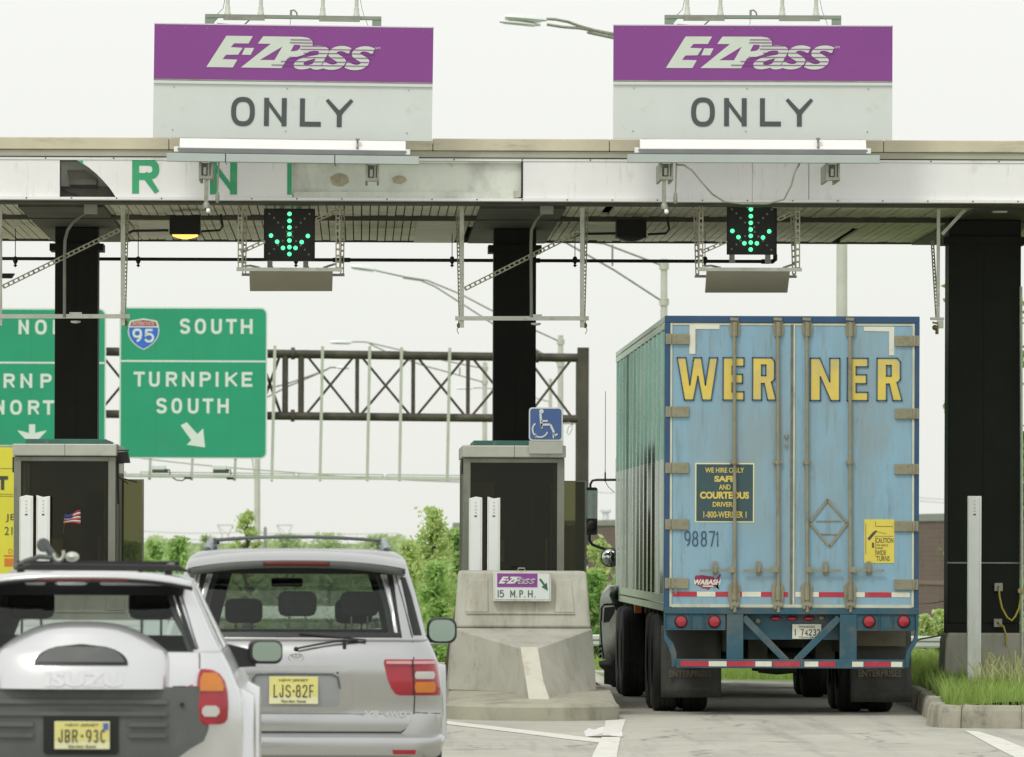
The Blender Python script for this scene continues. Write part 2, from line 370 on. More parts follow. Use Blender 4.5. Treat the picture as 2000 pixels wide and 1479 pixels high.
# ------------------------------------------------------------------ camera, world, sun
cam = bpy.data.cameras.new('camera'); co = bpy.data.objects.new('camera', cam); C.objects.link(co)
cam.sensor_width = 36; cam.lens = F/2000*36; cam.shift_x = (1000-VX)/2000; cam.shift_y = (HY-739.5)/2000
cam.clip_start = .5; cam.clip_end = 60000
co.matrix_world = Matrix.Translation((0,0,EYE)) @ Matrix.Rotation(PI/2, 4, 'X') @ Matrix.Rotation(ROLL, 4, 'Z')
cam.dof.use_dof = True; cam.dof.focus_distance = 80; cam.dof.aperture_fstop = 9
bpy.context.scene.camera = co
w = bpy.data.worlds.new('World'); bpy.context.scene.world = w; w.use_nodes = True
nt = w.node_tree; N = nt.nodes; L = nt.links
sky = N.new('ShaderNodeTexSky'); sky.sky_type = 'NISHITA'; sky.sun_disc = False
SUN_EL, SUN_AZ = math.radians(52), math.radians(-150)     # azimuth from +Y, clockwise
sky.sun_elevation = SUN_EL; sky.sun_rotation = SUN_AZ; sky.air_density = 1.5; sky.dust_density = 4
bg = N['Background']; bg.inputs[1].default_value = .10; L.new(sky.outputs[0], bg.inputs[0])
# the overcast layer: near white, a touch greyer low down
tc = N.new('ShaderNodeTexCoord'); sx = N.new('ShaderNodeSeparateXYZ'); L.new(tc.outputs['Generated'], sx.inputs[0])
cr = N.new('ShaderNodeValToRGB'); cr.color_ramp.elements[0].position = 0; cr.color_ramp.elements[0].color = (.87,.885,.825,1)
cr.color_ramp.elements[1].position = .075; cr.color_ramp.elements[1].color = (.955,.965,.935,1)
L.new(sx.outputs['Z'], cr.inputs[0])
b2 = N.new('ShaderNodeBackground'); L.new(cr.outputs[0], b2.inputs[0]); b2.inputs[1].default_value = 1.06
mx = N.new('ShaderNodeMixShader'); mx.inputs[0].default_value = .9
L.new(bg.outputs[0], mx.inputs[1]); L.new(b2.outputs[0], mx.inputs[2]); L.new(mx.outputs[0], N['World Output'].inputs[0])
sl = bpy.data.lights.new('sun', 'SUN'); so = bpy.data.objects.new('sun', sl); C.objects.link(so)
sl.energy = 1.1; sl.angle = math.radians(14); sl.color = (1,.97,.9)
d = Vector((math.sin(SUN_AZ)*math.cos(SUN_EL), math.cos(SUN_AZ)*math.cos(SUN_EL), math.sin(SUN_EL)))
so.rotation_euler = (-d).to_track_quat('-Z', 'Y').to_euler(); so.location = (0, 40, 30)
vs = bpy.context.scene.view_settings; vs.view_transform = 'Standard'; vs.look = 'None'; vs.exposure = 0; vs.gamma = 1

# ------------------------------------------------------------------ ground, road, kerb
def terr(y):
    if y < 108: return 0.0
    if y < 150: t = (y-108)/42; return -4*(t*t*(3-2*t))
    return -4.0
gm = MB(); ys = [-60,0,40,60,80,95,104,108,113,118,124,130,136,142,150,200,300,600,2000,9000,40000]
xs = [-20000,-4000,-800,-200,-60,-20,0,20,60,200,800,4000,20000]
gm.rows([[(x,y,terr(y)-.004) for x in xs] for y in ys])
m_g = mat('ground_grass', (.16,.24,.07), .9, 0, .35, .5, dirt=((.16,.15,.08),.3,1.2,W_), bump=.5, bs=10)
tag(gm.build('ground', m_g), 'green grassy ground beyond the road', kind='structure')
m_r = mat('old_asphalt', (.46,.45,.385), .9, 0, .10, 1.1, bump=.35, bs=90, stretch=(1,.35,1),
          dirt=[((.27,.275,.245),.28,.8,(1,.22,1)), ((.50,.49,.44),.12,1.6,(1,.35,1)), ((.16,.155,.14),.13,9,(1,.45,1)), ((.15,.15,.135),.34,1.4,(1.6,.06,1))])
nt_ = m_r.node_tree; nn = nt_.nodes; ll = nt_.links
vo = nn.new('ShaderNodeTexVoronoi'); vo.feature = 'DISTANCE_TO_EDGE'; vo.inputs['Scale'].default_value = .55
tcx = nn.new('ShaderNodeTexCoord'); nzz = nn.new('ShaderNodeTexNoise'); nzz.inputs['Scale'].default_value = 1.5
vm = nn.new('ShaderNodeMixRGB'); vm.inputs[0].default_value = .35
ll.new(tcx.outputs['Object'], vm.inputs[1]); ll.new(tcx.outputs['Object'], nzz.inputs['Vector']); ll.new(nzz.outputs['Color'], vm.inputs[2]); ll.new(vm.outputs[0], vo.inputs['Vector'])
rr = nn.new('ShaderNodeValToRGB'); rr.color_ramp.elements[0].color = (.7,.7,.7,1); rr.color_ramp.elements[0].position = 0; rr.color_ramp.elements[1].color = (0,0,0,1); rr.color_ramp.elements[1].position = .012
ll.new(vo.outputs[0], rr.inputs[0])
bsd = nn['Principled BSDF']; src = bsd.inputs['Base Color'].links[0].from_socket
mxx = nn.new('ShaderNodeMixRGB'); mxx.inputs[2].default_value = (.14,.135,.12,1)
ll.new(rr.outputs[0], mxx.inputs[0]); ll.new(src, mxx.inputs[1]); ll.new(mxx.outputs[0], bsd.inputs['Base Color'])
rd = MB()
rd.prism_z([(-30,-40),(30,-40),(30,72),(6.9,73.4),(6.1,74.4),(6.0,97),(3.2,99),(3.2,104),(-30,104)], -.05, .002)
tag(rd.build('road', m_r), 'pale worn asphalt of the toll lanes', kind='structure')
# far road edge strip beyond the lane's grass
tag(MB().prism_z([(3.2,103.2),(40,102),(40,104.6),(3.2,105.2)], -.03, .02).build('road', m_r), kind='structure')

def sheet(name, pts, m, z=.006, jag=0.0):
    b = MB(); n = len(pts)
    b.v = [(p[0],p[1],z) for p in pts]; b.f = [tuple(range(n))]; b.sm = [False]
    ar = sum(pts[i][0]*pts[(i+1)%n][1]-pts[(i+1)%n][0]*pts[i][1] for i in range(n))
    if ar < 0: b.f = [tuple(range(n-1,-1,-1))]
    return b.build(name, m)
def gp(px, py): g = G(px, py); return (g.x, g.y)
o = sheet('road_marking', [gp(840,1404),gp(870,1409),gp(1000,1424),gp(1120,1438),gp(1200,1447),gp(1200,1455),gp(1100,1444),gp(1000,1431),gp(868,1415),gp(838,1411)], M['line']); tag(o, 'thin white line painted past the island nose', kind='structure')
o = sheet('road_marking', [gp(1183,1409),gp(1222,1406),gp(1214,1432),gp(1206,1470),gp(1196,1560),gp(1130,1560),gp(1158,1475),gp(1176,1440)], M['line'], .0075); tag(o, 'broad white stripe painted left of the truck lane', kind='structure')
o = sheet('road_marking', [gp(1884,1428),gp(1912,1430),gp(1960,1445),gp(2010,1466),gp(2080,1500),gp(2080,1530),gp(1985,1482),gp(1945,1462)], M['line']); tag(o, 'white edge stripe painted by the right kerb', kind='structure')

# kerb of the right verge, block by block
kp = [(6.02,100),(6.0,94),(5.99,90),(5.97,86.4),(5.94,83.2),(5.84,80.2),(5.72,77.6),(5.58,75.4),(5.50,74.2),(5.50,73.7),(5.58,73.35),(5.74,73.2),(6.3,73.05),(7.0,72.95),(7.8,72.85),(9.5,72.6),(14,72)]
kroot = thing('kerb', 'weathered concrete kerb curving round the right grass verge', 'kerb', (6.0,80,0))
def off_in(i, d):
    a = Vector(kp[max(i-1,0)]); b = Vector(kp[min(i+1,len(kp)-1)]); t = (b-a).normalized()
    n = Vector((-t.y, t.x)); p = Vector(kp[i]); return (p.x+n.x*d, p.y+n.y*d)
groups = [(0,1),(1,2),(2,3),(3,4),(4,5),(5,6),(6,8),(8,11),(11,12),(12,13),(13,14),(14,15),(15,16)]
for a, b in groups:
    mbk = MB(); idx = list(range(a, b+1))
    H = .215+random.uniform(-.008,.008); j = random.uniform(-.012,.012)
    pf = []
    for i in idx:
        g = .002 if i == a else (-.002 if i == b else 0)
        t = (Vector(kp[min(i+1,len(kp)-1)])-Vector(kp[max(i-1,0)])).normalized()*g
        rings = [(off_in(i,0+j),-.02),(off_in(i,.02+j),H*.75),(off_in(i,.045+j),H),(off_in(i,.15),H),(off_in(i,.15),-.02)]
        pf.append([(p[0]+t.x,p[1]+t.y,z) for p,z in rings])
    mbk.rows(pf, closed=True, smooth=False)
    n0 = len(mbk.v)-len(idx)*5; mbk.f += [tuple(n0+k for k in range(5)), tuple(n0+(len(idx)-1)*5+k for k in range(4,-1,-1))]; mbk.sm += [False]*2
    mbk.build('kerb_block', M['kerb'], kroot, bevel=.012)
# verge soil, raised behind the kerb
vp = [off_in(i,.14) for i in range(len(kp))]
soil = MB(); NX = 24
rowsv = []
for i,(x,y) in enumerate(vp):
    rowsv.append([(x+(22-x)*(k/NX)**1.7, y+(.0 if i < 9 else -(.0)), .17+.10*min(1,k/3)*(.6+.5*noise.noise(Vector((x*1.3+k,y*.5,0))))) for k in range(NX+1)])
rowsv = [r for i, r in enumerate(rowsv) if i < 10]
soil.rows(rowsv)
soil.add([(vp[9][0],vp[9][1],.17),(vp[10][0],vp[10][1],.17),(vp[11][0],vp[11][1],.17),(vp[12][0],vp[12][1],.17),(vp[13][0],vp[13][1],.17),(vp[14][0],vp[14][1],.17),(vp[15][0],vp[15][1],.17),(22,72,.17),(22,vp[9][1],.22)], [(0,1,2,3,4,5,6,7,8)])
tag(soil.build('verge', mat('verge_soil', (.17,.20,.08), .95, 0, .35, 1.2, dirt=((.20,.17,.11),.35,3,W_), bump=.6, bs=20)), 'raised earth verge behind the right kerb', kind='structure')

# grass blades on the verge and far median
def blades(mb, pts, h0, h1, w):
    for (x,y,z) in pts:
        h = random.uniform(h0,h1); a = random.uniform(0,PI); lx = random.gauss(0,.25)*h; ly = random.gauss(0,.2)*h; ww = w*random.uniform(.6,1.3)
        dx = math.cos(a)*ww; dy = math.sin(a)*ww
        n = len(mb.v)
        mb.v += [(x-dx,y-dy,z),(x+dx,y+dy,z),(x+dx*.7+lx*.4,y+dy*.7+ly*.4,z+h*.6),(x-dx*.7+lx*.4,y-dy*.7+ly*.4,z+h*.6),(x+lx,y+ly,z+h)]
        mb.f += [(n,n+1,n+2,n+3),(n+3,n+2,n+4)]; mb.sm += [False]*2
def inner_x(y):
    for i in range(len(kp)-1):
        if kp[i][1] >= y >= kp[i+1][1]:
            t = (kp[i][1]-y)/(kp[i][1]-kp[i+1][1]+1e-9); return kp[i][0]+(kp[i+1][0]-kp[i][0])*t
    return 5.5
gb = MB(); pts = []
for _ in range(36000):
    y = random.uniform(73.25, 99); x0 = inner_x(max(y,73.36))+.17
    if y < 73.8: x0 = 5.7
    x = x0+random.random()**1.3*4.8
    if y < 73.9 and random.random() < .5: continue
    dens = noise.noise(Vector((x*1.1, y*.45, 3)))
    if dens < -.30: continue
    pts.append((x,y,.17+.03*random.random()))
blades(gb, pts, .06, .28, .010)
tag(gb.build('grass', M['grass']), 'green grass on the right verge', 'grass', kind='stuff')
gt = MB(); pts = []
for _ in range(2200):
    y = random.uniform(76.5, 88); x = inner_x(y)+.55+random.random()*3.2
    if noise.noise(Vector((x*1.6, y*.5, 9))) > -.05: pts.append((x,y,.18))
blades(gt, pts, .25, .5, .008)
for (x,y,z) in pts[::3]:
    h = random.uniform(.3,.5); gt.tube([(x,y,z),(x+random.gauss(0,.03),y,z+h*.7),(x+random.gauss(0,.06),y,z+h)], [.002,.003,.008], 4)
tag(gt.build('tall_grass', M['grass_dry']), 'tall pale seeding grass round the black column', 'grass', kind='stuff')
gf = MB(); pts = [(random.uniform(3.3,12), random.uniform(96.5,103), .0) for _ in range(9000)]
pts = [p for p in pts if p[0] > 6.2 or p[1] > 99.3]
pts += [(random.uniform(3,14), random.uniform(105,112), terr(109)) for _ in range(4000)]
blades(gf, pts, .08, .22, .014)
tag(gf.build('grass', M['grass']), 'grass ahead of the truck beyond the toll lanes', 'grass', kind='stuff')

# ------------------------------------------------------------------ litter on the road
g = G(1180,1440)
mb = MB(); mb.rows([[(g.x-.17,g.y-.16,.012),(g.x-.10,g.y-.2,.02),(g.x-.02,g.y-.2,.045),(g.x+.06,g.y-.19,.02),(g.x+.155,g.y-.25,.015)],
                    [(g.x-.18,g.y+.05,.05),(g.x-.10,g.y+.05,.04),(g.x-.01,g.y+.06,.07),(g.x+.07,g.y+.04,.035),(g.x+.165,g.y+.0,.05)],
                    [(g.x-.13,g.y+.3,.075),(g.x-.08,g.y+.3,.06),(g.x+.0,g.y+.32,.09),(g.x+.08,g.y+.3,.05),(g.x+.17,g.y+.2,.03)]], smooth=False)
o = mb.build('paper_litter', mat('litter_paper', (.72,.71,.68), .7, 0, .05, 8)); md = o.modifiers.new('solid','SOLIDIFY'); md.thickness = .004
tag(o, 'crumpled sheet of white paper lying on the white stripe', 'litter')

# ------------------------------------------------------------------ toll canopy
YF = 80.0; YB = 90.2
def fx(px): return X(px, YF, 340)
def fz(py): return EYE+(HY-py)*YF/F      # py measured without roll
XL, XR = -9.0, 11.0
cano = thing('toll_canopy', 'long flat toll plaza canopy with white fascia panels and tan coping', 'canopy', (1.5,85,fz(390)))
zb, zt = fz(392), fz(270.5)
mb = MB(); mb.box(XL, XR, YF+.36, YB-.02, fz(385)+.12, zt-.03); mb.build('roof_slab', M['soffit_beam'], cano)
mb = MB()
segs = [XL, fx(-400), fx(330), fx(845), fx(1190), fx(1725), XR]
for a, b in zip(segs[:-1], segs[1:]): mb.box(a+.003, b-.003, YF-.04, YF+.30, fz(294), zt)
mb.build('coping', M['coping'], cano, bevel=.008)
MB().box(XL, XR, YF-.015, YF+.2, fz(307), fz(295)).build('coping_strip', M['coping2'], cano)
mb = MB(); mb.box(XL, XR, YF+.0, YF+.2, fz(314), fz(309)); mb.box(XL, XR, YF-.03, YF+.2, fz(392), fz(387)); mb.build('edge_trim', M['white_panel'], cano)
# white fascia panels
pz0, pz1 = fz(386.5), fz(314.5)
def panel(a, b, name='fascia_panel', m=M['white_panel'], y=YF+.01): return MB().box(fx(a)+.003, fx(b)-.003, y, y+.15, pz0, pz1).build(name, m, cano)
panel(-700,-330); panel(-330,117)
panel(1021,1580); panel(1580,2100); panel(2100,2430); panel(2430,2758)
# broken panel with old green letters: a curved tear on its left
arc = [(150,314.5),(154,322),(162,333),(172,341),(182,352),(192,362),(203,375),(216,386.5)]
arc = [(150,314.5),(158,319),(172,328),(188,341),(202,355),(215,370),(226,386.5)]
poly = [(fx(a), fz(b)) for a, b in arc]+[(fx(571),pz0),(fx(571),pz1)]
o = MB().prism(poly, YF+.01, YF+.16).build('fascia_panel', M['white_panel'], cano); o['label'] = 'broken white fascia panel with old green letters'
lt = MB()
glyph(lt, 'R', fx(258), fx(311), fz(380), fz(311.5), YF+.006, .072); glyph(lt, 'N', fx(410), fx(463), fz(381), fz(316), YF+.006, .072)
lt.box(fx(561), fx(570), YF+.006, YF+.012, fz(381), fz(316)); lt.prism([(fx(151),fz(316)),(fx(162),fz(316)),(fx(162),fz(324)),(fx(158),fz(320.5))], YF+.006, YF+.012)
lt.build('lettering', M['old_green'], o)
# recess behind the tear, with an old light box inside
MB().box(fx(117), fx(240), YF+.30, YF+.34, pz0, pz1).build('recess_back', M['old_panel'], cano)
mb = MB(); mb.prism([(fx(130),fz(333)),(fx(166),fz(333)),(fx(186),fz(350)),(fx(190),fz(352)),(fx(134),fz(352))], YF+.12, YF+.28)
mb.box(fx(134), fx(188), YF+.10, YF+.28, fz(362), fz(352)); mb.build('old_lamp_box', M['soffit_beam'], cano)
mb = MB(); mb.bar(P(119,365,YF+.2), P(190,368,YF+.2), .012); mb.bar(P(119,371,YF+.2), P(160,386,YF+.2), .010); mb.bar(P(190,350,YF+.2),P(190,372,YF+.2), .008); mb.build('loose_wire', M['dark'], cano)
# uncovered stretch 572-1020: stained sheet with frame
MB().box(fx(571), fx(1021), YF+.07, YF+.16, pz0, pz1).build('fascia_panel', M['old_panel'], cano)
mb = MB(); mb.box(fx(573), fx(1014), YF+.02, YF+.068, fz(386.5), fz(375)); mb.box(fx(573), fx(1019), YF+.02, YF+.068, fz(318), fz(314.5))
for p, q in ((585,378),(658,381),(843,378),(868,322),(1008,377),(745,320),(920,380)): mb.cyl((fx(p),YF+.015,fz(q)), (fx(p),YF+.03,fz(q)), .012, 8)
mb.build('panel_frame', M['old_panel'], cano)
for cxp, czp, rw, rh in ((663,351,18,13),(780,350,14,8)):
    mb = MB()
    ring = [(fx(cxp+rw*math.cos(t*.393)*(1+.12*math.sin(t*2.3))), fz(czp+rh*math.sin(t*.393))) for t in range(16)]; mb.prism(ring, YF+.062, YF+.072); mb.build('glue_patch', mat('glue_patch', (.42,.38,.27), .8, 0, .3, 12), cano)
mb = MB(); mb.box(fx(1003), fx(1017), YF-.01, YF+.05, fz(384), fz(372)); mb.build('clip', M['galv'], cano)
MB().box(fx(1018), fx(1021)-.003, YF-.004, YF+.155, pz0-.001, pz1-.001).build('panel_seam', M['dark'], cano)
mb = MB()
for a in range(-300, 2300, 88): mb.cyl((fx(a),YF-.034,fz(389.3)), (fx(a),YF-.02,fz(389.3)), .008, 6)
for a in range(-310, 2300, 133): mb.cyl((fx(a),YF-.004,fz(311.3)), (fx(a),YF+.02,fz(311.3)), .008, 6)
mb.build('fixings', M['dark'], cano)
# soffit: rows of narrow trays running back, cross beams
zs = 5.30
mb = MB(); x = XL; k = 0
rnd = random.Random(4)
while x < XR:
    wdt = .092
    for (ya, yb) in ((YF+.75, 83.0), (83.03, 86.4), (86.43, YB)):
        if rnd.random() < .012: continue
        dz = rnd.uniform(-.006,.006)
        mb.box(x, x+wdt-.012, ya, yb, zs+dz, zs+.03)
    x += wdt; k += 1
mb.build('soffit', M['soffit'], cano)
mb = MB(); mb.box(XL, XR, YF+.22, YF+.72, zs-.01, zs+.16); mb.box(XL, XR, 83.4, 83.55, zs-.05, zs+.02)
for px_ in (148,1006,1925): xx = X(px_,85,400); mb.box(xx-.45, xx+.45, YF+.75, YB-.1, zs-.035, zs+.02)
mb.build('soffit_beam', M['soffit_beam'], cano)
m_sp = mat('soffit_patch', (.80,.78,.66), .6, .0, .10, 2)
for pa, pb, ya, yb in ((268,330,84.5,88.4),(815,897,84.4,89.6),(1145,1212,84.2,88.6)): MB().box(X(pa,ya,430), X(pb,ya,430), ya, yb, zs-.05, zs-.012).build('soffit_patch', m_sp, cano)
MB().box(XL, XR, YB, YB+.12, zs-.02, zs+.6).build('rear_edge', M['soffit_beam'], cano)

# ------------------------------------------------------------------ columns
def column(p0, p1, Yc, label, base=None):
    x0, x1 = X(p0,Yc,600), X(p1,Yc,600); xc = (x0+x1)/2
    r = thing('canopy_column', label, 'column', (xc,Yc+.25,0), 'black steel columns carrying the toll canopy')
    dd = x1-x0
    MB().box(x0, x1, Yc, Yc+.55, .9 if base else .0, zs-.036).build('shaft', M['black_col'], r, bevel=.012)
    mb = MB(); mb.box(x0-.06, x1+.06, Yc-.05, Yc+.6, zs-.30, zs-.22); mb.box(xc-.01, xc+.0, Yc-.006, Yc, .9, zs-.4); mb.build('collar', M['black_col'], r)
    return r, x0, x1
c1 = column(107,191,85.8,'black column standing behind the left toll booth'); c2 = column(964,1047,85.8,'black column standing behind the middle toll booth')
r, x0, x1 = column(1853,1994,83.0,'wide black column on a concrete footing in the right grass verge', True)
MB().prism([(x0-.06,.1),(x1+.07,.1),(x1+.06,.80),(x0-.005,.80),(x0-.03,.72)], 82.9, 83.7).build('footing', M['concrete'], r, bevel=.02)
MB().box(x0+.002, x1-.002, 83.01, 83.56, .79, .905).build('shaft_foot', M['black_col'], r)
MB().box(x0-.01, x1+.03, 82.985, 82.995, Z(1101,83,1900), Z(1098,83,1900)).build('band', M['galv_dark'], r)
def outlet(px, py, label):
    b = MB(); c = P(px,py,82.97); b.box(c.x-.045,c.x+.045,82.95,82.999,c.z-.045,c.z+.045); o = b.build('outlet_box', M['outlet'], bevel=.006); tag(o, label, 'outlet')
    MB().cyl((c.x,82.945,c.z),(c.x,82.955,c.z),.012,8).build('socket', M['dark'], o); return c
a = outlet(1950,1147,'grey outlet box on the right column, the upper one'); b = outlet(1949,1217,'grey outlet box on the right column, the lower one near the footing')
mb = MB(); mb.tube([P(1951,1147,82.93),P(1952,1165,82.9),P(1957,1188,82.88),P(1967,1206,82.87),P(1976,1212,82.87),P(1983,1204,82.88),P(1990,1188,82.9),P(1994,1165,82.9)], .011, 8)
tag(mb.build('cable', M['yellow_hose']), 'yellow cable looping from the upper outlet box to the pipe', 'cable')
mb = MB(); mb.tube([P(1951,1217,82.93),P(1960,1224,82.9),P(1965,1240,82.88),P(1966,1262,82.88)], .010, 8)
tag(mb.build('cable', M['yellow_hose']), 'yellow cable hanging from the lower outlet box into the grass', 'cable')
mb = MB(); mb.tube([P(1994,560,82.9),P(1995,900,82.9),P(1996,1300,82.9)], .016, 8)
o = mb.build('conduit_pipe', M['galv']); tag(o, 'slim grey pipe up the right edge of the widest column', 'pipe')
mb = MB(); mb.box(X(1988,82.9,1150), X(2003,82.9,1150), 82.86, 82.94, Z(1158,82.9,1995), Z(1150,82.9,1995)); mb.build('clamp', M['yellow_paper'], o)
# yellow rope behind the trailer reaching the column
mb = MB(); mb.tube([P(1760,1262,84),P(1800,1248,84),P(1846,1240,83.4)], .010, 6); tag(mb.build('rope', M['yellow_hose']), 'yellow rope running low from the truck side to the column footing', 'rope')
mb = MB(); mb.tube([P(1780,1180,90),P(1820,1178,87),P(1852,1172,83.4)], .008, 6); tag(mb.build('rope', M['yellow_hose']), 'yellow rope stretched in front of the brick wall to the column', 'rope')

# conduits with box on the two slim columns
for (x_, lab) in ((0,'thin grey conduit curving down in front of the left column'),(906-30+ -36,'thin grey conduit curving down in front of the middle column')):
    pass
def conduit(pts, boxc, label):
    mb = MB(); mb.tube([P(a,b,YF+.8) for a,b in pts], .017, 8); r = mb.build('conduit', mat('conduit_paint', (.20,.21,.17), .5, .2, .15, 5)); tag(r, label, 'conduit')
    c = P(boxc[0], boxc[1], YF+.6); b = MB(); b.box(c.x-.07, c.x+.07, c.y, c.y+.1, c.z-.055, c.z+.055); b.build('junction_box', M['galv_dark'], r)
conduit([(178,412),(168,416),(158,422),(142,435),(132,450),(127,470),(126,500),(126,620)], (177,408), 'thin grey conduit curving down in front of the left column')
conduit([(1070,412),(1055,420),(1046,432),(1038,450),(1037,480),(1038,620)], (1068,408), 'thin grey conduit curving down in front of the middle column')
mb = MB(); mb.box(X(1938,80.9,408), X(1966,80.9,408), 80.8, 80.95, Z(416,80.9,1950), Z(400,80.9,1950)); tag(mb.build('junction_box', M['galv']), 'small grey junction box under the canopy above the right column', 'box')
# ------------------------------------------------------------------ overhead toll signs
YS = 79.3; s = YS/F
def zc(x, y): return (x-829.0, y)       # logo tracing centre
LOGO = dict(
 E=[(378,277),(577,277),(545,333),(438,333),(412,362),(502,366),(468,418),(378,420),(352,453),(463,455),(430,514),(231,514)],
 D=[(518,366),(588,366),(562,418),(496,418)],
 ZP=[(655,277),(940,277),(990,283),(1018,298),(1029,322),(1024,350),(1008,378),(985,400),(950,416),(900,430),(840,440),(795,514),(490,514),(712,333),(615,333)],
 H1=[(800,352),(742,455),(632,455)], H2=[(888,338),(928,338),(938,346),(930,366),(915,380),(890,386),(862,387)])
def logo(mb_l, mb_s, ox, oz, k, y):     # ox,oz centre (863,400 in tracing space), k metres per unit
    q = lambda l: [(ox+(a-863)*k, oz-(b-400)*k) for a, b in l]
    loops(mb_l, [q(LOGO['E'])], y); loops(mb_l, [q(LOGO['D'])], y); loops(mb_l, [q(LOGO['ZP']), q(LOGO['H1'])[::-1], q(LOGO['H2'])[::-1]], y)
    X0, Z0 = ox+(886-863)*k, oz-(522-400)*k
    text(mb_l, 'a', X0, ox+(1150-863)*k, Z0, oz-(341-400)*k, y-.001, bold=.012, shear=.35)
    text(mb_l, 's', ox+(1092-863)*k, ox+(1318-863)*k, Z0, oz-(341-400)*k, y-.0015, bold=.016, shear=.35)
    text(mb_l, 's', ox+(1268-863)*k, ox+(1495-863)*k, Z0, oz-(341-400)*k, y-.002, bold=.016, shear=.35)
    for yy, a, b in ((300,860,1030),(322,855,1032),(346,942,1150),(370,935,1497),(399,960,1495),(431,850,1470),(463,790,1460),(491,720,1440)):
        mb_s.box(ox+(a-863)*k, ox+(b-863)*k, y-.007, y-.0045, oz-(yy+2.6-400)*k, oz-(yy-2.6-400)*k)
def toll_sign(cx, tilt, dx, label, rack_label, light_label, light_dx, caps):
    base = Vector((X(cx,YS,272), YS, EYE+(HY-272+ROLL*(cx-VX))*s))
    r = thing('overhead_sign', label, 'sign', base, 'toll lane signs on the canopy edge', (0,tilt,0))
    W = 272.5*s; zb1 = 112*s; H = 221*s
    MB().box(-W, W, 0, .05, 0, zb1-.002).build('lower_panel', M['sign_grey'], r, True)
    up = MB().box(-W, W, -.004, .05, zb1, H).build('upper_panel', M['purple'], r, True)
    mb = MB(); mb.box(-W-.004, W+.006, .0, .056, H, H+.012); mb.box(-W, W, -.02, -.0, zb1-.035, zb1-.006)
    mb.box(-W+.3, -W+.36, .058, .1, -.12, H); mb.box(W-.36, W-.3, .058, .1, -.12, H)
    mb.build('frame', M['sign_grey'], r, True)
    mb = MB(); mb.box(-W, W, -.006, -.0045, zb1+.0, zb1+.012)
    for q in range(13): mb.cyl((-W+.1+q*(2*W-.2)/12, -.012, H-.035), (-W+.1+q*(2*W-.2)/12, -.004, H-.035), .006, 6)
    for q in (-.86,-.05,.82): 
        for zq in (.08, zb1-.07): mb.cyl((q*W+.02*zq,-.008,zq), (q*W+.02*zq,0,zq), .007, 6)
    mb.build('screws', M['galv_dark'], r, True)
    ml = MB(); ms = MB(); k = s/3.846; u = lambda px: (px-1470-dx)*s; v = lambda py: (272-py)*s
    logo(ml, ms, u(1464.4), v(104), k, -.009)
    text(ml, 'SM', u(1629.5), u(1639), v(94), v(90), -.009)
    ml.build('logo', M['letter_grey'], up, True); ms.build('logo_stripes', M['purple'], up, True)
    mb = MB()
    for ch, a, b in (('O',1349.5,1396),('N',1414,1458),('L',1484,1525),('Y',1534,1588)):
        e = 1.2 if ch == 'O' else 0
        glyph(mb, ch, (a-1470+caps)*s, (b-1470+caps)*s, v(247+e), v(192-e), -.006, .0505)
    mb.build('lettering', M['sign_black'], r, True)
    # antenna rack on top, its own thing
    rk = thing('antenna_rack', rack_label, 'antenna', base+Vector((0,.1,H+.0)), 'antenna racks above the toll signs', (0,tilt,0))
    mb = MB(); z1 = 22*s; uu = lambda px: (px-1470)*s
    mb.box(uu(1298), uu(1643), -.04, .06, z1-.035, z1); 
    mb.prism([(uu(1298),-.1),(uu(1314),-.1),(uu(1316),z1-.08),(uu(1324),z1-.034),(uu(1298),z1-.034)], -.03, .05)
    mb.prism([(uu(1625),-.1),(uu(1643),-.1),(uu(1643),z1-.034),(uu(1625),z1-.034)], -.03, .05)
    mb.build('rack_frame', mat('rack_paint', A(120,130,118,.7), .5, .2, .1, 4), rk, True)
    for a, b in ((1334,1415),(1521,1601)):
        mb = MB(); mb.box(uu(a), uu(b), -.06, -.042, z1-.062, z1-.015); mb.build('mounting_bracket', M['galv_dark'], rk, True)
    for a in (1342,1407,1528,1594):
        mb = MB(); x = uu(a); mb.lathe((x,0,z1), (0,0,1), [(.036,0),(.034,.02),(.028,.03),(.026,.085),(.020,.09),(.018,.6),(.0,.61)], 12); mb.build('antenna', mat('antenna_grey', A(176,180,170,.72), .5, .1, .06, 4) if 'antenna_grey' not in bpy.data.materials else bpy.data.materials['antenna_grey'], rk, True)
    mb = MB(); mb.cyl((uu(1466),0,z1), (uu(1466),0,z1+.055), .012, 8); mb.tube([(uu(1466),0,z1+.05),(uu(1472),0,z1+.055),(uu(1477),0,z1+.03),(uu(1478),0,z1+.0)], .010, 6); mb.cyl((uu(1464),0,-.05),(uu(1466),0,z1+.02),.003,5)
    mb.tube([(uu(1322),0,z1),(uu(1333),0,z1+.06),(uu(1338),0,z1+.2)], .004, 5); mb.tube([(uu(1620),0,-.02),(uu(1606),0,z1+.05),(uu(1600),0,z1+.2)], .003, 5)
    mb.tube([(uu(1322),.0,.02),(uu(1350),0,.01),(uu(1375),0,.012),(uu(1390),0,z1-.03)], .008, 6)
    mb.build('wiring', M['galv_dark'], rk, True)
    # strip light and its beam in front of the sign foot
    Yl = 78.9; bl = P(cx+light_dx, 300, Yl); kk = Yl/F
    lr = thing('sign_light', light_label, 'light fixture', bl, 'strip lights below the toll signs', (0,tilt*.9,0))
    p_ = lambda px: (px-1471)*kk; q_ = lambda py: (300-py)*kk
    mb = MB(); mb.prism_x([(-.06,q_(298)),(-.09,q_(292)),(-.02,q_(274)),(.12,q_(271.5)),(.12,q_(298))], p_(1251), p_(1692)); mb.build('reflector', M['white'], lr, True, bevel=.004)
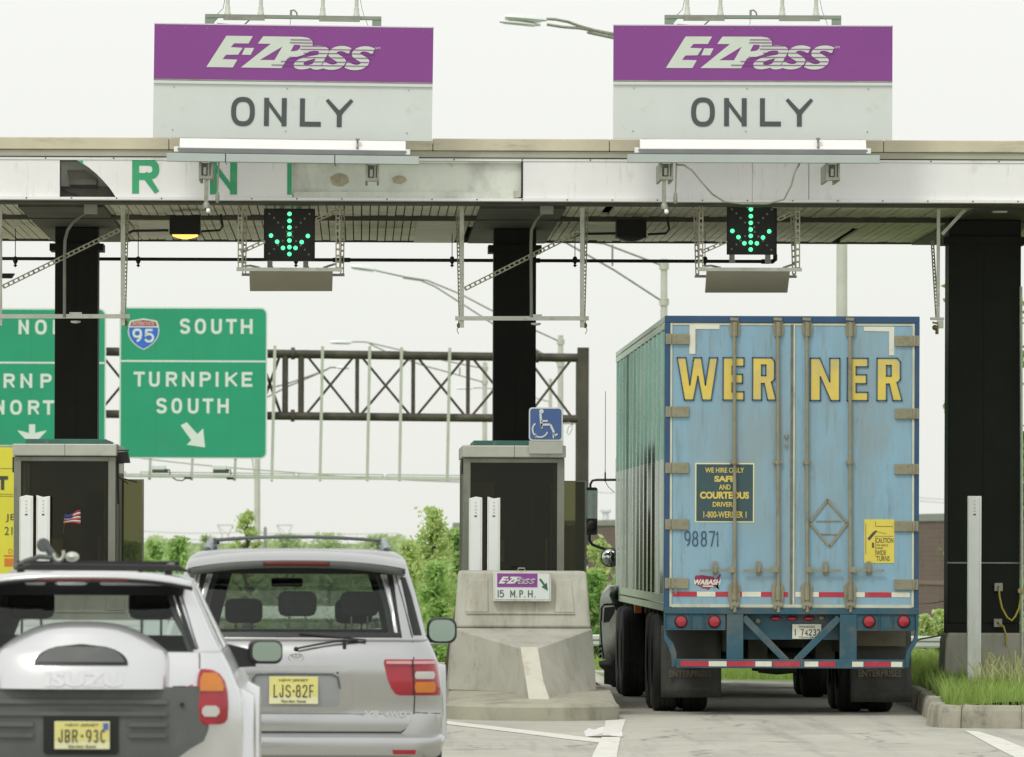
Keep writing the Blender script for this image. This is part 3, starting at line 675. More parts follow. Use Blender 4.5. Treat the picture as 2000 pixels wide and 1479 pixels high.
    mb = MB(); mb.prism_x([(-.08,q_(301.5)),(-.10,q_(293.5)),(-.06,q_(293.5)),(.0,q_(301.5))], p_(1247), p_(1694)); mb.build('lens', mat('strip_light_lens', A(120,120,124,.6), .35, .1, .1, 3) if 'strip_light_lens' not in bpy.data.materials else bpy.data.materials['strip_light_lens'], lr, True)
    for a in (1245,1697):
        mb = MB(); mb.box(p_(a-5), p_(a+4), -.09, .0, q_(300), q_(290)); mb.build('end_cap', M['white'], lr, True, bevel=.004)
    mb = MB(); mb.cyl((p_(1598),-.10,q_(288)),(p_(1598),-.06,q_(270)),.010,8); mb.sphere((p_(1597.5),-.10,q_(288)), .014, 8, 6); mb.box(p_(1594),p_(1602),-.11,-.05,q_(274),q_(270)); mb.build('photocell', M['galv_dark'], lr, True)
    mb = MB(); mb.box(p_(1226), p_(1718), -.12, .02, q_(319), q_(303.6)); mb.build('beam', mat('beam_paint', A(158,166,163,.72), .5, .2, .05, 3) if 'beam_paint' not in bpy.data.materials else bpy.data.materials['beam_paint'], lr, True, bevel=.003)
    for a in (1303,1628):
        mb = MB(); mb.box(p_(a-14), p_(a-9), -.05, .9, q_(353), q_(319)); mb.box(p_(a+9), p_(a+13), -.05, .9, q_(353), q_(319)); mb.box(p_(a-9), p_(a+9), .05, .1, q_(352), q_(320)); mb.box(p_(a-12), p_(a+13), -.06, .0, q_(352), q_(346)); mb.cyl((p_(a-2),-.06,q_(330)),(p_(a-2),-.06,q_(344)),.018,8); mb.cyl((p_(a+5),-.05,q_(322)),(p_(a+5),-.05,q_(346)),.012,8)
        mb.build('bracket', M['galv_dark'], lr, True)
    return r, lr, p_, q_
r, lr, p_, q_ = toll_sign(1470, 0.0, 0, 'purple and pale grey toll sign reading ONLY above the truck lane', 'green grey rack of four antennas above the sign over the truck', 'white strip light and grey beam under the sign over the truck', 0, 0)
mb = MB()
mb.tube([(p_(1322),-.05,q_(323)),(p_(1336),-.08,q_(324)),(p_(1352),-.08,q_(334)),(p_(1372),-.08,q_(358)),(p_(1392),-.06,q_(380)),(p_(1415),-.02,q_(394)),(p_(1450),.0,q_(398)),(p_(1500),.0,q_(398)),(p_(1532),-.04,q_(390)),(p_(1546),-.08,q_(362)),(p_(1552),-.08,q_(338)),(p_(1562),-.06,q_(320))], .0095, 8)
mb.cyl((p_(1470),-.05,q_(319)),(p_(1470),-.05,q_(400)), .0035, 5)
mb.build('cable', M['galv_dark'], lr, True)
r, lr2, p_, q_ = toll_sign(571, 0.0108, 0, 'purple and pale grey toll sign reading ONLY above the cars, tilted slightly', 'green grey rack of four antennas above the sign over the cars', 'white strip light and grey beam under the sign over the cars', 0, 0)
for L_, off in ((lr, 0), (lr2, 6)):
    p_ = lambda px: (px-1471)*78.9/F
    q_ = lambda py: (300-py)*78.9/F
    mb = MB(); mb.box(p_(1294+off), p_(1302+off), -.04, .0, q_(402), q_(352)); mb.lathe((p_(1298+off),-.03,q_(401)), (.2,-.5,-1), [(.0,-.01),(.035,0),(.035,.04),(.03,.06)], 12); mb.build('drop_arm', M['galv_dark'], L_, True)
    mb = MB(); mb.lathe((p_(1301+off),-.05,q_(409)), (.25,-.5,-1), [(.0,0),(.02,.0),(.022,.05),(.0,.055)], 10); mb.build('lamp_glass', M['white'], L_, True)
    mb = MB(); mb.tube([(p_(1322+off),-.05,q_(318)),(p_(1320+off),-.05,q_(380))], .008, 6); mb.lathe((p_(1320+off),-.05,q_(376)), (0,0,-1), [(.0,0),(.016,.01),(.022,.05),(.022,.1),(.012,.12),(0,.125)], 10); mb.build('power_plug', M['galv_dark'], L_, True)
mb = MB()
for a in (441,654): xx = (a-571)*78.9/F; mb.box(xx-.004, xx+.004, -.124, -.12, -.102, -.012); mb.cyl((xx,-.125,-.10),(xx+.01,-.12,-.13),.004,5)
mb.build('strap', M['dark'], lr2, True)

# ------------------------------------------------------------------ lane signals
m_led = mat('green_lamp', (.1,.9,.5), .3, emit=((.10,1.0,.36), 1.7)); m_led_off = mat('unlit_lamp', (.28,.27,.22), .35)
def signal(px, py0, py1, half, label, dxl):
    Yg = 81.0; k = Yg/F; top = P(px, py0, Yg)
    base = Vector((top.x, Yg, P(px,py1,Yg).z)); H = (py1-py0)*k; Wd = half*k
    r = thing('lane_signal', label, 'traffic signal', base, 'green arrow lane signals under the canopy')
    MB().box(-Wd, Wd, 0, .12, 0, H).build('housing', M['dark'], r, True, bevel=.004)
    mb = MB(); mb.box(-Wd-.003, Wd+.003, -.012, -.001, H, H+.008); mb.box(-Wd-.005,-Wd,-.02,.01,0,H+.004); mb.box(Wd,Wd+.005,-.02,.01,0,H+.004); mb.build('rim', M['black'], r, True)
    pos = [(0,9),(0,22.5),(0,35.5),(0,48.5),(0,61),(0,74),(0,87.5),(-36,51.5),(-24,63.5),(-12.5,75.5),(36,52),(24,64),(12,75.5)]
    for a, b in pos:
        mb = MB(); mb.lathe((a*k+dxl*k,0,H-b*k), (0,-1,0), [(.0225,.0),(.0225,.006),(.019,.013),(.010,.018),(0,.02)], 12); mb.build('green_lamp', m_led, r, True)
    for a, b in [(-39,9),(-30,17),(-22,26),(-13,35),(39,9),(30,18),(22,26),(13,35),(-5,43.5),(-5,53),(5,43.5),(6,53),(-13,61.5),(13,62),(-22,70),(22,70.5),(-30,78),(30,79),(-39,87),(38,88)]:
        mb = MB(); mb.lathe((a*k,0,H-b*k), (0,-1,0), [(.012,.0),(.011,.006),(0,.01)], 8); mb.build('unlit_lamp', m_led_off, r, True)
    mb = MB()
    for a in (-37,33): mb.box((a-6)*k,(a+4)*k,.02,.10,-.09,0); mb.cyl(((a)*k,.06,-.09),((a)*k,.06,-.06),.03,8)
    mb.box(-20*k, -14*k, .02, .08, H, H+.14); mb.box(14*k, 20*k, .02, .08, H, H+.14)
    mb.build('mount', M['galv_dark'], r, True)
    return r
signal(565.5, 409, 509, 49, 'black lane signal with lit green down arrow above the cars', 0)
signal(1468.5, 400, 497, 48, 'black lane signal with lit green down arrow above the truck', -2)

# perforated channel helper: rails with rungs so that light shows through the slots
def perf(mb, p, q, w, pitch=.052, axis=Vector((1,0,0))):
    p = Vector(p); q = Vector(q); L_ = (q-p).length; a = (q-p)/L_; u = (axis-a*axis.dot(a)).normalized()*(w/2-.006)
    mb.bar(p-u, q-u, .012, .03); mb.bar(p+u, q+u, .012, .03)
    n = max(2, int(L_/pitch))
    for i in range(n+1): c = p+a*(L_*i/n); mb.bar(c-u*.9, c+u*.9, pitch*.36, .012)
# hangers holding the reader tray below each signal
def hanger(pl, pr, ptop, pbot, tray, label, lean):
    Yh = 80.6; r = thing('reader_hanger', label, 'hanger', P((pl+pr)/2, pbot, Yh), 'galvanised hangers below the lane signals')
    for px, l in ((pl,1),(pr,-1)):
        mb = MB(); perf(mb, P(px,ptop,Yh), P(px,pbot,Yh), .050, .06); mb.bar(P(px-4,ptop,Yh+.02), P(px-4,pbot,Yh+.02), .008, .04); mb.build('front_leg', M['perf'], r)
        mb = MB(); perf(mb, P(px+lean[0],ptop+8,Yh+.8), P(px+lean[1],pbot+12,Yh+.7), .042, .06); mb.build('rear_leg', M['perf'], r)
    mb = MB(); mb.box(X(pl-7,Yh,pbot), X(pr+8,Yh,pbot), Yh-.03, Yh+.02, Z(pbot+6,Yh,(pl+pr)/2), Z(pbot-1,Yh,(pl+pr)/2)); mb.build('crossbar', M['galv'], r)
    mb = MB(); mb.box(X(pl+lean[1]-5,Yh+.7,pbot), X(pr+lean[1]+5,Yh+.7,pbot), Yh+.68, Yh+.73, Z(pbot+17,Yh+.7), Z(pbot+12,Yh+.7)); mb.build('rear_crossbar', M['galv_dark'], r)
    mb = MB(); perf(mb, P(pl+3,pbot-32,Yh+.1), P(tray[4],pbot-52,Yh+.1), .042, .06, Vector((0,0,1))); perf(mb, P(tray[5],pbot-95,Yh+.1), P(pr,pbot-112,Yh+.1), .042, .06, Vector((0,0,1))); mb.build('brace', M['perf'], r)
    a = P(tray[0],pbot+6,Yh+.02); b = P(tray[1],pbot+6,Yh+.02); c = P(tray[3],tray[2],Yh+.62); d_ = P(tray[6],tray[2],Yh+.62)
    mb = MB(); t = Vector((0,.004,.02)); mb.add([a,b,c,d_,a+t,b+t,c+t,d_+t], [(0,1,2,3),(7,6,5,4),(0,4,5,1),(1,5,6,2),(2,6,7,3),(3,7,4,0)]); mb.build('tray', mat('tray_metal', A(128,126,112,.42), .55, .1, .05, 3) if 'tray_metal' not in bpy.data.materials else bpy.data.materials['tray_metal'], r)
    mb = MB(); mb.tube([P(pl+8,pbot-4,Yh),P(pl+20,pbot-5,Yh+.1),P(pl+38,pbot-1,Yh+.2)], .012, 6); mb.tube([P(pr-28,pbot-1,Yh),P(pr-16,pbot-5,Yh+.1),P(pr-6,pbot-8,Yh+.2)], .012, 6); mb.build('pivot', M['galv'], r)
hanger(469, 660, 402, 524, (487,650,569,649,516,618,488), 'galvanised hanger and sloping tray below the signal above the cars', (10,8))
hanger(1369, 1558, 402, 524, (1380,1543,572,1538,1418,1520,1377), 'galvanised hanger and sloping tray below the signal above the truck', (-11,-7))
# square end brackets on the beam edge
# long hanging frames over each island
def hang_frame(pl, pr, ptop, pbar, label, diag=True, bar=None):
    Yh = 81.2; r = thing('hanging_frame', label, 'frame', P((pl+pr)/2, pbar+15, Yh), 'galvanised frames hanging over the islands')
    for i, px in enumerate((pl, pr)):
        sgn = -1 if i == 0 else 1
        mb = MB(); mb.bar(P(px,ptop,Yh), P(px,pbar+18,Yh), .045, .04); mb.bar(P(px-2.2*sgn,ptop,Yh-.021), P(px-2.2*sgn,pbar+18,Yh-.021), .008, .004); mb.build('post', M['galv'], r)
        mb = MB(); perf(mb, P(px+sgn*9,ptop,Yh+1.0), P(px+sgn*3,pbar-2,Yh+.35), .036, .047); mb.build('perforated_strut', M['perf'], r)
        mb = MB(); c = P(px+sgn*6, pbar+14, Yh+.05); mb.sphere(c, (.022,.02,.028), 8, 6); mb.tube([c,c+Vector((sgn*.02,0,-.05)),c+Vector((sgn*.0,0,-.09))], .004, 5); mb.bar(c+Vector((0,0,.06)), c, .012); mb.build('cable_end', mat('brass_fitting', (.22,.19,.08), .5, .5, .3, 8) if 'brass_fitting' not in bpy.data.materials else bpy.data.materials['brass_fitting'], r)
    a, b = bar or (pl-13, pr+13)
    mb = MB(); mb.bar(P(a,pbar,Yh-.03), P(b,pbar,Yh-.03), .045, .04); cx = (pl*1.0+pr*1.6)/2.6; mb.bar(P(cx-12,pbar-6,Yh-.03),P(cx+12,pbar-6,Yh-.03),.02,.04); mb.lathe(P(cx,pbar+9,Yh-.03), (0,0,-1), [(0,0),(.055,0),(.05,.02),(0,.03)], 14); mb.build('crossbar', M['galv'], r)
    if diag: mb = MB(); perf(mb, P(pl+7,pbar-58,Yh+.12), P(pr-8,pbar-168,Yh+.5), .048, .06, Vector((0,0,1))); mb.build('diagonal_brace', M['perf'], r)
hang_frame(902, 1137, 402, 622, 'galvanised hanging frame with sloping brace before the middle column')
hang_frame(0, 240, 402, 618, 'galvanised hanging frame with sloping brace before the left column', bar=(-12,254))
r = thing('hanging_frame', 'single galvanised hanging post with a cable box left of the wide column', 'frame', P(1832,640,81.2), 'galvanised frames hanging over the islands')
mb = MB(); mb.bar(P(1833,402,81.2), P(1832,625,81.2), .034, .04); mb.build('post', M['galv'], r)
mb = MB(); perf(mb, P(1821,472,82.2), P(1830,618,81.6), .036, .047); mb.build('perforated_strut', M['perf'], r)
mb = MB(); mb.bar(P(1888,406,81.3), P(1840,458,81.3), .035, .03); mb.build('diagonal_brace', M['galv'], r)
mb = MB(); mb.box(X(1818,81.1,620), X(1844,81.1,620), 81.1, 81.2, Z(625,81.1,1830), Z(620,81.1,1830)); mb.box(X(1831,81.1,630), X(1843,81.1,630), 81.1, 81.2, Z(641,81.1,1830), Z(626,81.1,1830)); mb.build('cable_box', M['galv'], r)
mb = MB(); mb.sphere(P(1826,640,81.1), (.03,.03,.03), 8, 6); mb.bar(P(1821,630,81.1),P(1832,632,81.1),.02); mb.cyl(P(1830,636,81.1),P(1830,653,81.1),.018,8); mb.build('cable_end', bpy.data.materials['brass_fitting'], r)

# black overhead pipe with drop fittings
Yp = 86.9
r = thing('sprinkler_pipe', 'long black pipe hung beneath the canopy with small drop fittings', 'pipe', P(700,508,Yp))
mb = MB(); ends = [P(-60,505,Yp), P(1515,510,Yp)]; mb.tube([ends[0], P(700,508,Yp), P(1500,511,Yp)], .020, 10); mb.tube([P(1500,511,Yp),P(1509,511,Yp),P(1514,507,Yp),P(1514,497,Yp)], [.027,.027,.027,.025], 10); mb.tube([P(1487,511,Yp),P(1502,511,Yp)], .028, 10)
mb.tube([P(650,508,Yp),P(684,508,Yp)], .027, 10); mb.tube([P(1047,509,Yp),P(1055,509,Yp)], .028, 10); mb.build('main_pipe', M['pipe'], r)
for px, rod in ((30,1),(270,1),(578,0),(883,1),(1123,1),(1377,1)):
    mb = MB(); a = P(px,508,Yp)
    mb.lathe(a+Vector((0,0,.045)), (0,0,-1), [(0,0),(.02,.01),(.03,.035),(.03,.055),(.02,.08),(.012,.09),(.012,.1),(.026,.105),(.0,.13)], 10)
    if rod: mb.cyl(a, Vector((a.x, a.y, zs-.01)), .005, 5)
    mb.build('drop_fitting', M['pipe'], r)
for px_, y_, lab in ((36,512,'left'),): pass
# small dark edge of a lamp head at the far left
mb = MB(); mb.prism([(X(-30,86,540),Z(543,86,0)),(X(22,86,540),Z(543,86,0)),(X(28,86,540),Z(534,86,0)),(X(-30,86,540),Z(534,86,0))], 86, 86.2); tag(mb.build('flat_lamp', M['dark']), 'dark flat lamp head at the far left edge under the pipe', 'lamp')

# floodlight boxes on the soffit
m_glow = mat('warm_lamp', (1,.5,.1), .4, emit=((1,.42,.06), 3.2))
def flood(p0, p1, q0, q1, Yc, lit, label):
    r = thing('floodlight', label, 'floodlight', P((p0+p1)/2,q1,Yc), 'black floodlights fixed under the canopy')
    x0, x1, z0, z1 = X(p0,Yc,440), X(p1,Yc,440), Z(q1,Yc,(p0+p1)/2), Z(q0,Yc,(p0+p1)/2)
    MB().prism_x([(Yc,z0),(Yc+.05,z1),(Yc+.4,z1),(Yc+.4,z0)], x0, x1).build('housing', M['black'], r, bevel=.006)
    mb = MB(); n = 12; lens = [(x0+.03+(x1-x0-.06)*i/n, z0-.002) for i in range(n+1)]; low = [(x0+.03+(x1-x0-.06)*(n-i)/n, z0-.004-.032*math.sin(PI*(n-i)/n)) for i in range(n+1)]
    mb.prism(lens+low, Yc+.04, Yc+.36); mb.build('lamp', m_glow if lit else M['clear_lens'] if False else (m_glow if lit else M['dark']), r)
    mb = MB(); mb.tube([P(p1+2,q1-6,Yc+.2),P(p1+38,q1-8,Yc+.2),P(p1+44,q1-16,Yc+.2),P(p1+40,q1-40,Yc+.2)], .012, 8); mb.tube([P(p0-2,q1-8,Yc+.2),P(p0-70,q1-7,Yc+.2),P(p0-90,q1+1,Yc+.3)], .014, 8); mb.build('conduit', M['dark'], r)
flood(331,391,420,458,82.0,True,'black floodlight under the canopy with an orange lit lamp')
flood(1204,1263,428,464,82.6,False,'black unlit floodlight under the canopy left of the truck signal')

# ------------------------------------------------------------------ islands, crash block, booths
def island(xl, xr, ynose, yend, label, h=.165):
    mb = MB(); xc = (xl+xr)/2; wv = (xr-xl)/2; pts = []
    for i in range(33):
        t = PI+PI*i/32; pts.append((xc+wv*math.cos(t), ynose+1.05+1.05*math.sin(t)))
    pts += [(xr,yend),(xl,yend)]
    rr_ = []
    for z_, ins, dy in ((-.02,0,0),(h*.8,.0,0),(h,.035,.035),(.26,.05,1.3)):
        rr_.append([(xc+(x-xc)*(1-ins/wv), y+(dy if y < yend-.1 else 0), z_) for x, y in pts])
    mb.rows(rr_, closed=True); mb.f.append(tuple(len(mb.v)-len(pts)+k for k in range(len(pts)))); mb.sm.append(False)
    return tag(mb.build('toll_island', M['island'], angle=30), label, 'island', 'raised concrete toll islands')
ix0, ix1 = .86, 2.60
island(ix0, ix1, 75.55, 96, 'rounded concrete toll island under the middle booth')
island(-4.0, -2.2, 75.6, 96, 'concrete toll island under the left booth, hidden by the cars')
# crash block: stepped concrete block with a central prow
def crash_block(xc, label):
    r = thing('crash_block', label, 'barrier', (xc,77.2,.2), 'concrete crash blocks on the island noses')
    k = 77.0/F; u = lambda px: xc+(px-1027)*k; v = lambda py: EYE+(HY-(py-1.2))*k
    Y0 = 77.0; zf = .2
    # lower body: front face swept back to the sides, top slopes up to the step line
    mb = MB()
    a0 = [(u(887),Y0+.93,v(1229.5)),(u(1016),Y0-.35,v(1265)),(u(1048),Y0-.35,v(1265)),(u(1162),Y0+.93,v(1229.5)),(u(1162),Y0+2.3,v(1229.5)),(u(887),Y0+2.3,v(1229.5))]
    b0 = [(u(878),Y0+.62,.26),(u(1030),Y0-.86,.17),(u(1066),Y0-.86,.17),(u(1169),Y0+.62,.26),(u(1169),Y0+2.4,.26),(u(878),Y0+2.4,.26),(u(985),Y0+.18,.25)]
    mb.add(a0+b0, [(0,1,12,6),(1,7,12),(1,2,8,7),(2,3,9,8),(3,4,10,9),(4,5,11,10),(5,0,6,11),(0,3,2,1),(0,5,4,3),(6,12,7,8,9,10,11)])
    mb.build('base_block', M['concrete'], r, bevel=.012, fix=True)
    # 
    # pale prow cap running down
    mb = MB(); q = []
    for (xa,xb,yy,pz) in ((1015,1049,-.375,1263),(1019,1053,-.51,1290),(1025,1059,-.70,1328),(1030,1071,-.89,1366)):
        q.append([(u(xa),Y0+yy+.25,v(pz)),(u(xa),Y0+yy,v(pz)),(u(xb),Y0+yy,v(pz)),(u(xb),Y0+yy+.25,v(pz))])
    mb.rows(q, smooth=False); n = len(mb.v); mb.f += [(n-4,n-3,n-2,n-1),(3,2,1,0)]; mb.sm += [False]*2
    mb.build('prow_cap', M['concrete_light'], r, bevel=.006)
    # upper block, battered sides and recessed panels
    mb = MB(); yt = Y0+.95
    f0 = [(u(897),yt+.12,v(1116)),(u(1151),yt+.12,v(1116)),(u(1160),yt,v(1229)),(u(889),yt,v(1229))]
    b0 = [(u(900),yt+1.2,v(1116)),(u(1148),yt+1.2,v(1116)),(u(1157),yt+1.2,v(1229)),(u(892),yt+1.2,v(1229))]
    mb.add(f0+b0, [(0,3,2,1),(4,5,6,7),(0,1,5,4),(1,2,6,5),(2,3,7,6),(3,0,4,7)])
    mb.build('upper_block', M['concrete'], r, bevel=.03, fix=True)
    for xa, xb, xs_ in ((913,959,-4),(1087,1124,7)):
        mb = MB(); poly = [(u(xa+4),v(1133)),(u(xb-3),v(1133)),(u(xb+xs_*.5),v(1198)),(u(xa-1+xs_*.3),v(1198))]
        zt_, zb_ = poly[0][1], poly[2][1]
        yy = lambda z_: yt+.12*(z_-v(1229))/(v(1116)-v(1229))-.014
        ring = [(p[0],yy(p[1]),p[1]) for p in poly]; cxp = sum(p[0] for p in poly)/4
        mb.add(ring+[(p[0],p[1]+.05,p[2]) for p in ring], [(0,3,2,1),(0,1,5,4),(1,2,6,5),(2,3,7,6),(3,0,4,7)]); mb.build('raised_panel', M['concrete'], r, bevel=.008, fix=True)
    mb = MB(); a = v(1199); yy_ = yt+.028
    mb.box(u(913), u(1128), yy_-.016, yy_+.03, a-.012, a+.004); mb.build('step_line', M['concrete'], r, bevel=.004)
    mb = MB(); mb.tube([(u(1017),yt+.5,v(1116)),(u(1018),yt+.5,v(1111)),(u(1030),yt+.5,v(1111)),(u(1031),yt+.5,v(1116))], .008, 6); mb.build('lifting_loop', M['galv_dark'], r)
    return r, u, v, yt
r, u, v, yt = crash_block(X(1027,77,1200), 'grey concrete crash block with a pale prow below the middle booth')
crash_block(X(138,77,1200), 'grey concrete crash block below the left booth, mostly hidden by the cars')
# lane sign on the block
sg = thing('speed_sign', 'small white speed sign with purple band and arrow on the crash block', 'sign', (u(1023),yt,v(1176)))
MB().box(u(966), u(1081), yt-.035, yt+.06, v(1176), v(1118)).build('frame', M['galv'], sg, bevel=.004)
MB().box(u(970), u(1077), yt-.042, yt-.036, v(1172), v(1121.5)).build('panel', M['sign_grey'], sg)
MB().box(u(974), u(1053.5), yt-.046, yt-.043, v(1148), v(1121)).build('purple_band', M['purple'], sg)
ml = MB(); ms = MB(); logo(ml, ms, u(1013), v(1134.5), (u(1050)-u(977))/1266., yt-.049); ml.build('logo', M['letter_grey'], sg); ms.build('logo_stripes', M['purple'], sg)
mb = MB(); yy = yt-.046
for ch, a, b in (('I',974.5,977.5),('5',979,987.5),('M',1000,1009.5),('.',1012,1013.5),('P',1018,1025),('.',1028,1029.5),('H',1035,1044),('.',1048,1049.5)):
    glyph(mb, ch, u(a), u(b), v(1168.3), v(1168.3-1.8) if ch == '.' else v(1154), yy, .0095)
mb.build('lettering', M['sign_black'], sg)
mb = MB(); mb.prism([(u(a),v(b)) for a, b in ((1057,1133),(1060,1130.5),(1068.5,1142),(1072,1139),(1074,1155),(1062,1147.5),(1065.5,1144.5))], yy, yy+.002); mb.build('arrow', mat('arrow_green', (.03,.12,.08), .5), sg)
# brown board leaning at the block's left
mb = MB(); mb.add([P(862,1330,80.2),P(876,1330,80.2),P(891,1190,80.2),P(889,1190,80.2),P(862,1330,81),P(876,1330,81),P(891,1190,81),P(889,1190,81)], [(0,1,2,3),(7,6,5,4),(1,5,6,2),(4,0,3,7),(3,2,6,7),(0,4,5,1)])
tag(mb.build('board', mat('rust_board', (.10,.08,.05), .8, 0, .3, 5)), 'narrow brown board leaning at the left of the crash block', 'board')

def booth(px0, px1, label, flip=None):
    Yb0 = 80.2; k = Yb0/F; x0, x1 = X(px0,Yb0,880), X(px1,Yb0,880); w_ = x1-x0; D = 2.9
    r = thing('toll_booth', label, 'toll booth', ((x0+x1)/2, Yb0+1, .2), 'glazed toll booths on the islands')
    zt_ = EYE+(HY-868)*k; u = lambda d: x0+d*k; v = lambda py: EYE+(HY-py)*k
    MB().box(x0, x1, Yb0-.05, Yb0+D, v(893), v(869)).build('roof_fascia', M['booth_fascia'], r, bevel=.012)
    mb = MB(); mb.box(x0+.12, x1-.12, Yb0+.25, Yb0+D-.2, v(868.5), v(859)); mb.build('roof_cap', M['teal'], r, bevel=.006)
    mb = MB(); mb.box(x0+.5*w_, x0+.5*w_+.004, Yb0-.052, Yb0-.05, v(893), v(869))
    mb.build('roof_joint', M['dark'], r)
    fr = MB(); a, b = x0+.012, x1-.012
    fr.box(a, a+.075, Yb0, Yb0+.08, .2, v(894)); fr.box(b-.075, b, Yb0, Yb0+.08, .2, v(894)); fr.box(a+.075, b-.075, Yb0, Yb0+.08, v(903), v(894)); fr.box(a+.075, b-.075, Yb0, Yb0+.08, .95, 1.02)
    for yy in (Yb0+.95, Yb0+1.9, Yb0+D-.1): fr.box(a, a+.05, yy, yy+.08, .2, v(894)); fr.box(b-.05, b, yy, yy+.08, .2, v(894))
    fr.box(a, a+.05, Yb0+.08, Yb0+D-.02, v(903), v(894)-.003); fr.box(b-.05, b, Yb0+.08, Yb0+D-.02, v(903), v(894)-.003)
    fr.build('frame', M['booth_frame'], r, bevel=.004)
    MB().box(a+.075, b-.075, Yb0+.01, Yb0+.07, .2, .948).build('front_panel', M['booth_frame'], r)
    mb = MB(); mb.box(a+.0, a+.03, Yb0+.08, Yb0+D-.02, .2, .95); mb.box(b-.03, b, Yb0+.08, Yb0+D-.02, .2, .95); mb.build('side_panel', M['booth_frame'], r)
    gl = MB(); gl.box(a+.075, b-.075, Yb0+.035, Yb0+.041, 1.02, v(903)); gl.build('front_window', M['booth_glass'], r)
    gl = MB(); gl.box(a+.02, a+.026, Yb0+.08, Yb0+.95, .96, v(903)); gl.box(b-.026, b-.02, Yb0+.08, Yb0+.95, .96, v(903)); gl.build('side_window', M['booth_glass'], r)
    mb = MB(); mb.box(a+.05, b-.05, Yb0+D-.08, Yb0+D-.02, .2, v(894)); mb.box(a+.05, b-.05, Yb0+.08, Yb0+D-.1, .2, .24); mb.box(a+.05, b-.05, Yb0+.08, Yb0+D-.1, v(897), v(894)); mb.build('inner_wall', M['booth_in'], r)
    mb = MB(); mb.box(a+.14, b-.2, Yb0+1.5, Yb0+2.2, .24, 1.9+.25); mb.box(b-.33, b-.12, Yb0+.5, Yb0+.9, .24, 2.28); mb.build('cabinet', M['brown'], r)
    mb = MB(); mb.box(b-.135, b-.115, Yb0+.42, Yb0+.45, 1.1, v(942)); mb.box(b-.19, b-.165, Yb0+.3, Yb0+.32, 1.4, 1.8); mb.build('door_edge', M['yellow_paper'], r)
    mb = MB(); mb.box(a+.08, b-.08, Yb0+.1, Yb0+.5, 1.03, 1.09); mb.build('counter', M['booth_frame'], r)
    mb = MB(); mb.box(a+.42, a+.62, Yb0+.2, Yb0+.4, 1.09, 1.30); mb.prism_x([(Yb0+.14,1.09),(Yb0+.14,1.14),(Yb0+.3,1.22),(Yb0+.3,1.09)], a+.66, a+.84); mb.build('till', M['dark'], r)
    mb = MB(); mb.box(a+.30, a+.46, Yb0+1.47, Yb0+1.49, 1.55, 1.78); mb.build('notice', M['yellow_paper'], r)
    # perspex screen standing out at the right side
    mb = MB(); mb.box(b+.03, b+.25, Yb0+1.15, Yb0+1.16, .9, v(938)); mb.build('side_screen', M['olive_glass'], r)
    mb = MB(); mb.box(b+.245, b+.265, Yb0+1.13, Yb0+1.18, .88, v(938)); mb.box(b+.02, b+.265, Yb0+1.13, Yb0+1.18, v(938), v(936)); mb.box(b+.0, b+.24, Yb0+1.10, Yb0+1.13, .2, 1.35); mb.build('screen_frame', M['booth_frame'], r)
    mb = MB(); mb.box(a-.02, a-.002, Yb0+.1, Yb0+.5, v(925), v(895)); mb.build('louvre', M['dark'], r)
    return r, u, v, a, b
bm_, u2, v2, a2, b2_ = booth(903, 1105, 'middle glazed toll booth with the blue wheelchair sign on its roof edge')
MB().box(X(923,80.5,950), X(964,80.5,950), 80.45, 80.62, Z(973,80.5,940), Z(942,80.5,940)).build('document_box', M['yellow_paper'])
o = bpy.data.objects['document_box']; tag(o, 'pale yellow box behind the window of the middle booth', 'box')
bl_, u3, v3, a3, b3 = booth(25, 228, 'left glazed toll booth with a small flag in its window')
# bracket arm with folded barrier light on the left booth
r = thing('booth_bracket', 'dark folding bracket fixed to the right side of the left booth', 'bracket', P(240,985,80.6))
mb = MB(); mb.bar(P(229,868,80.5), P(231,985,80.5), .02); mb.bar(P(236,905,80.6),P(236,925,80.6),.03); mb.bar(P(229,930,80.6),P(250,945,80.6),.012,.03); mb.bar(P(240,935,80.6),P(268,942,80.6),.016,.03); mb.bar(P(230,880,80.6),P(252,880,80.6),.012,.03); mb.build('arm', M['dark'], r)
mb = MB(); mb.prism([(X(231,80.6,890),Z(905,80.6,240)),(X(231,80.6,890),Z(884,80.6,240)),(X(250,80.6,890),Z(882,80.6,240)),(X(254,80.6,890),Z(904,80.6,240))], 80.5, 80.8); mb.build('lamp_box', M['dark'], r)
mb = MB(); mb.box(X(233,80.55,910),X(241,80.55,910),80.5,80.6,Z(925,80.55,240),Z(906,80.55,240)); mb.build('canister', M['galv'], r)
# flag in the left booth window
fl = thing('small_flag', 'small striped flag of red, white and blue hanging in the left booth window', 'flag', P(140,1030,80.16))
Yf = 80.16
def flagpt(i, j, ni, nj):
    t = i/ni; q = j/nj
    xa = 128+ (156-128)*t if False else 127+30*t; top = 1004-8*t+6*math.sin(t*4)*(1-t) ; bot = 1024+1*t+5*math.sin(t*3.2)*-.6
    px = xa-(3*q)+2.0*t*q*2; py = top+(bot-top)*q
    return P(px, py, Yf+.012*math.sin(t*7))
for name, m_, js in (('red_stripes', mat('flag_red', (.38,.03,.04), .7), (0,2,4,6)), ('white_stripes', mat('flag_white', (.62,.60,.56), .7), (1,3,5))):
    mb = MB()
    for j in js: mb.rows([[flagpt(i,j+e,10,7) for i in range(11)] for e in (0,1)])
    o = mb.build(name, m_, fl); md = o.modifiers.new('s','SOLIDIFY'); md.thickness = .002
mb = MB(); mb.rows([[flagpt(i,j,10,7)+Vector((0,-.004,0)) for i in range(6)] for j in range(4)]); o = mb.build('canton', mat('flag_blue', (.03,.05,.2), .7), fl); md = o.modifiers.new('s','SOLIDIFY'); md.thickness = .002
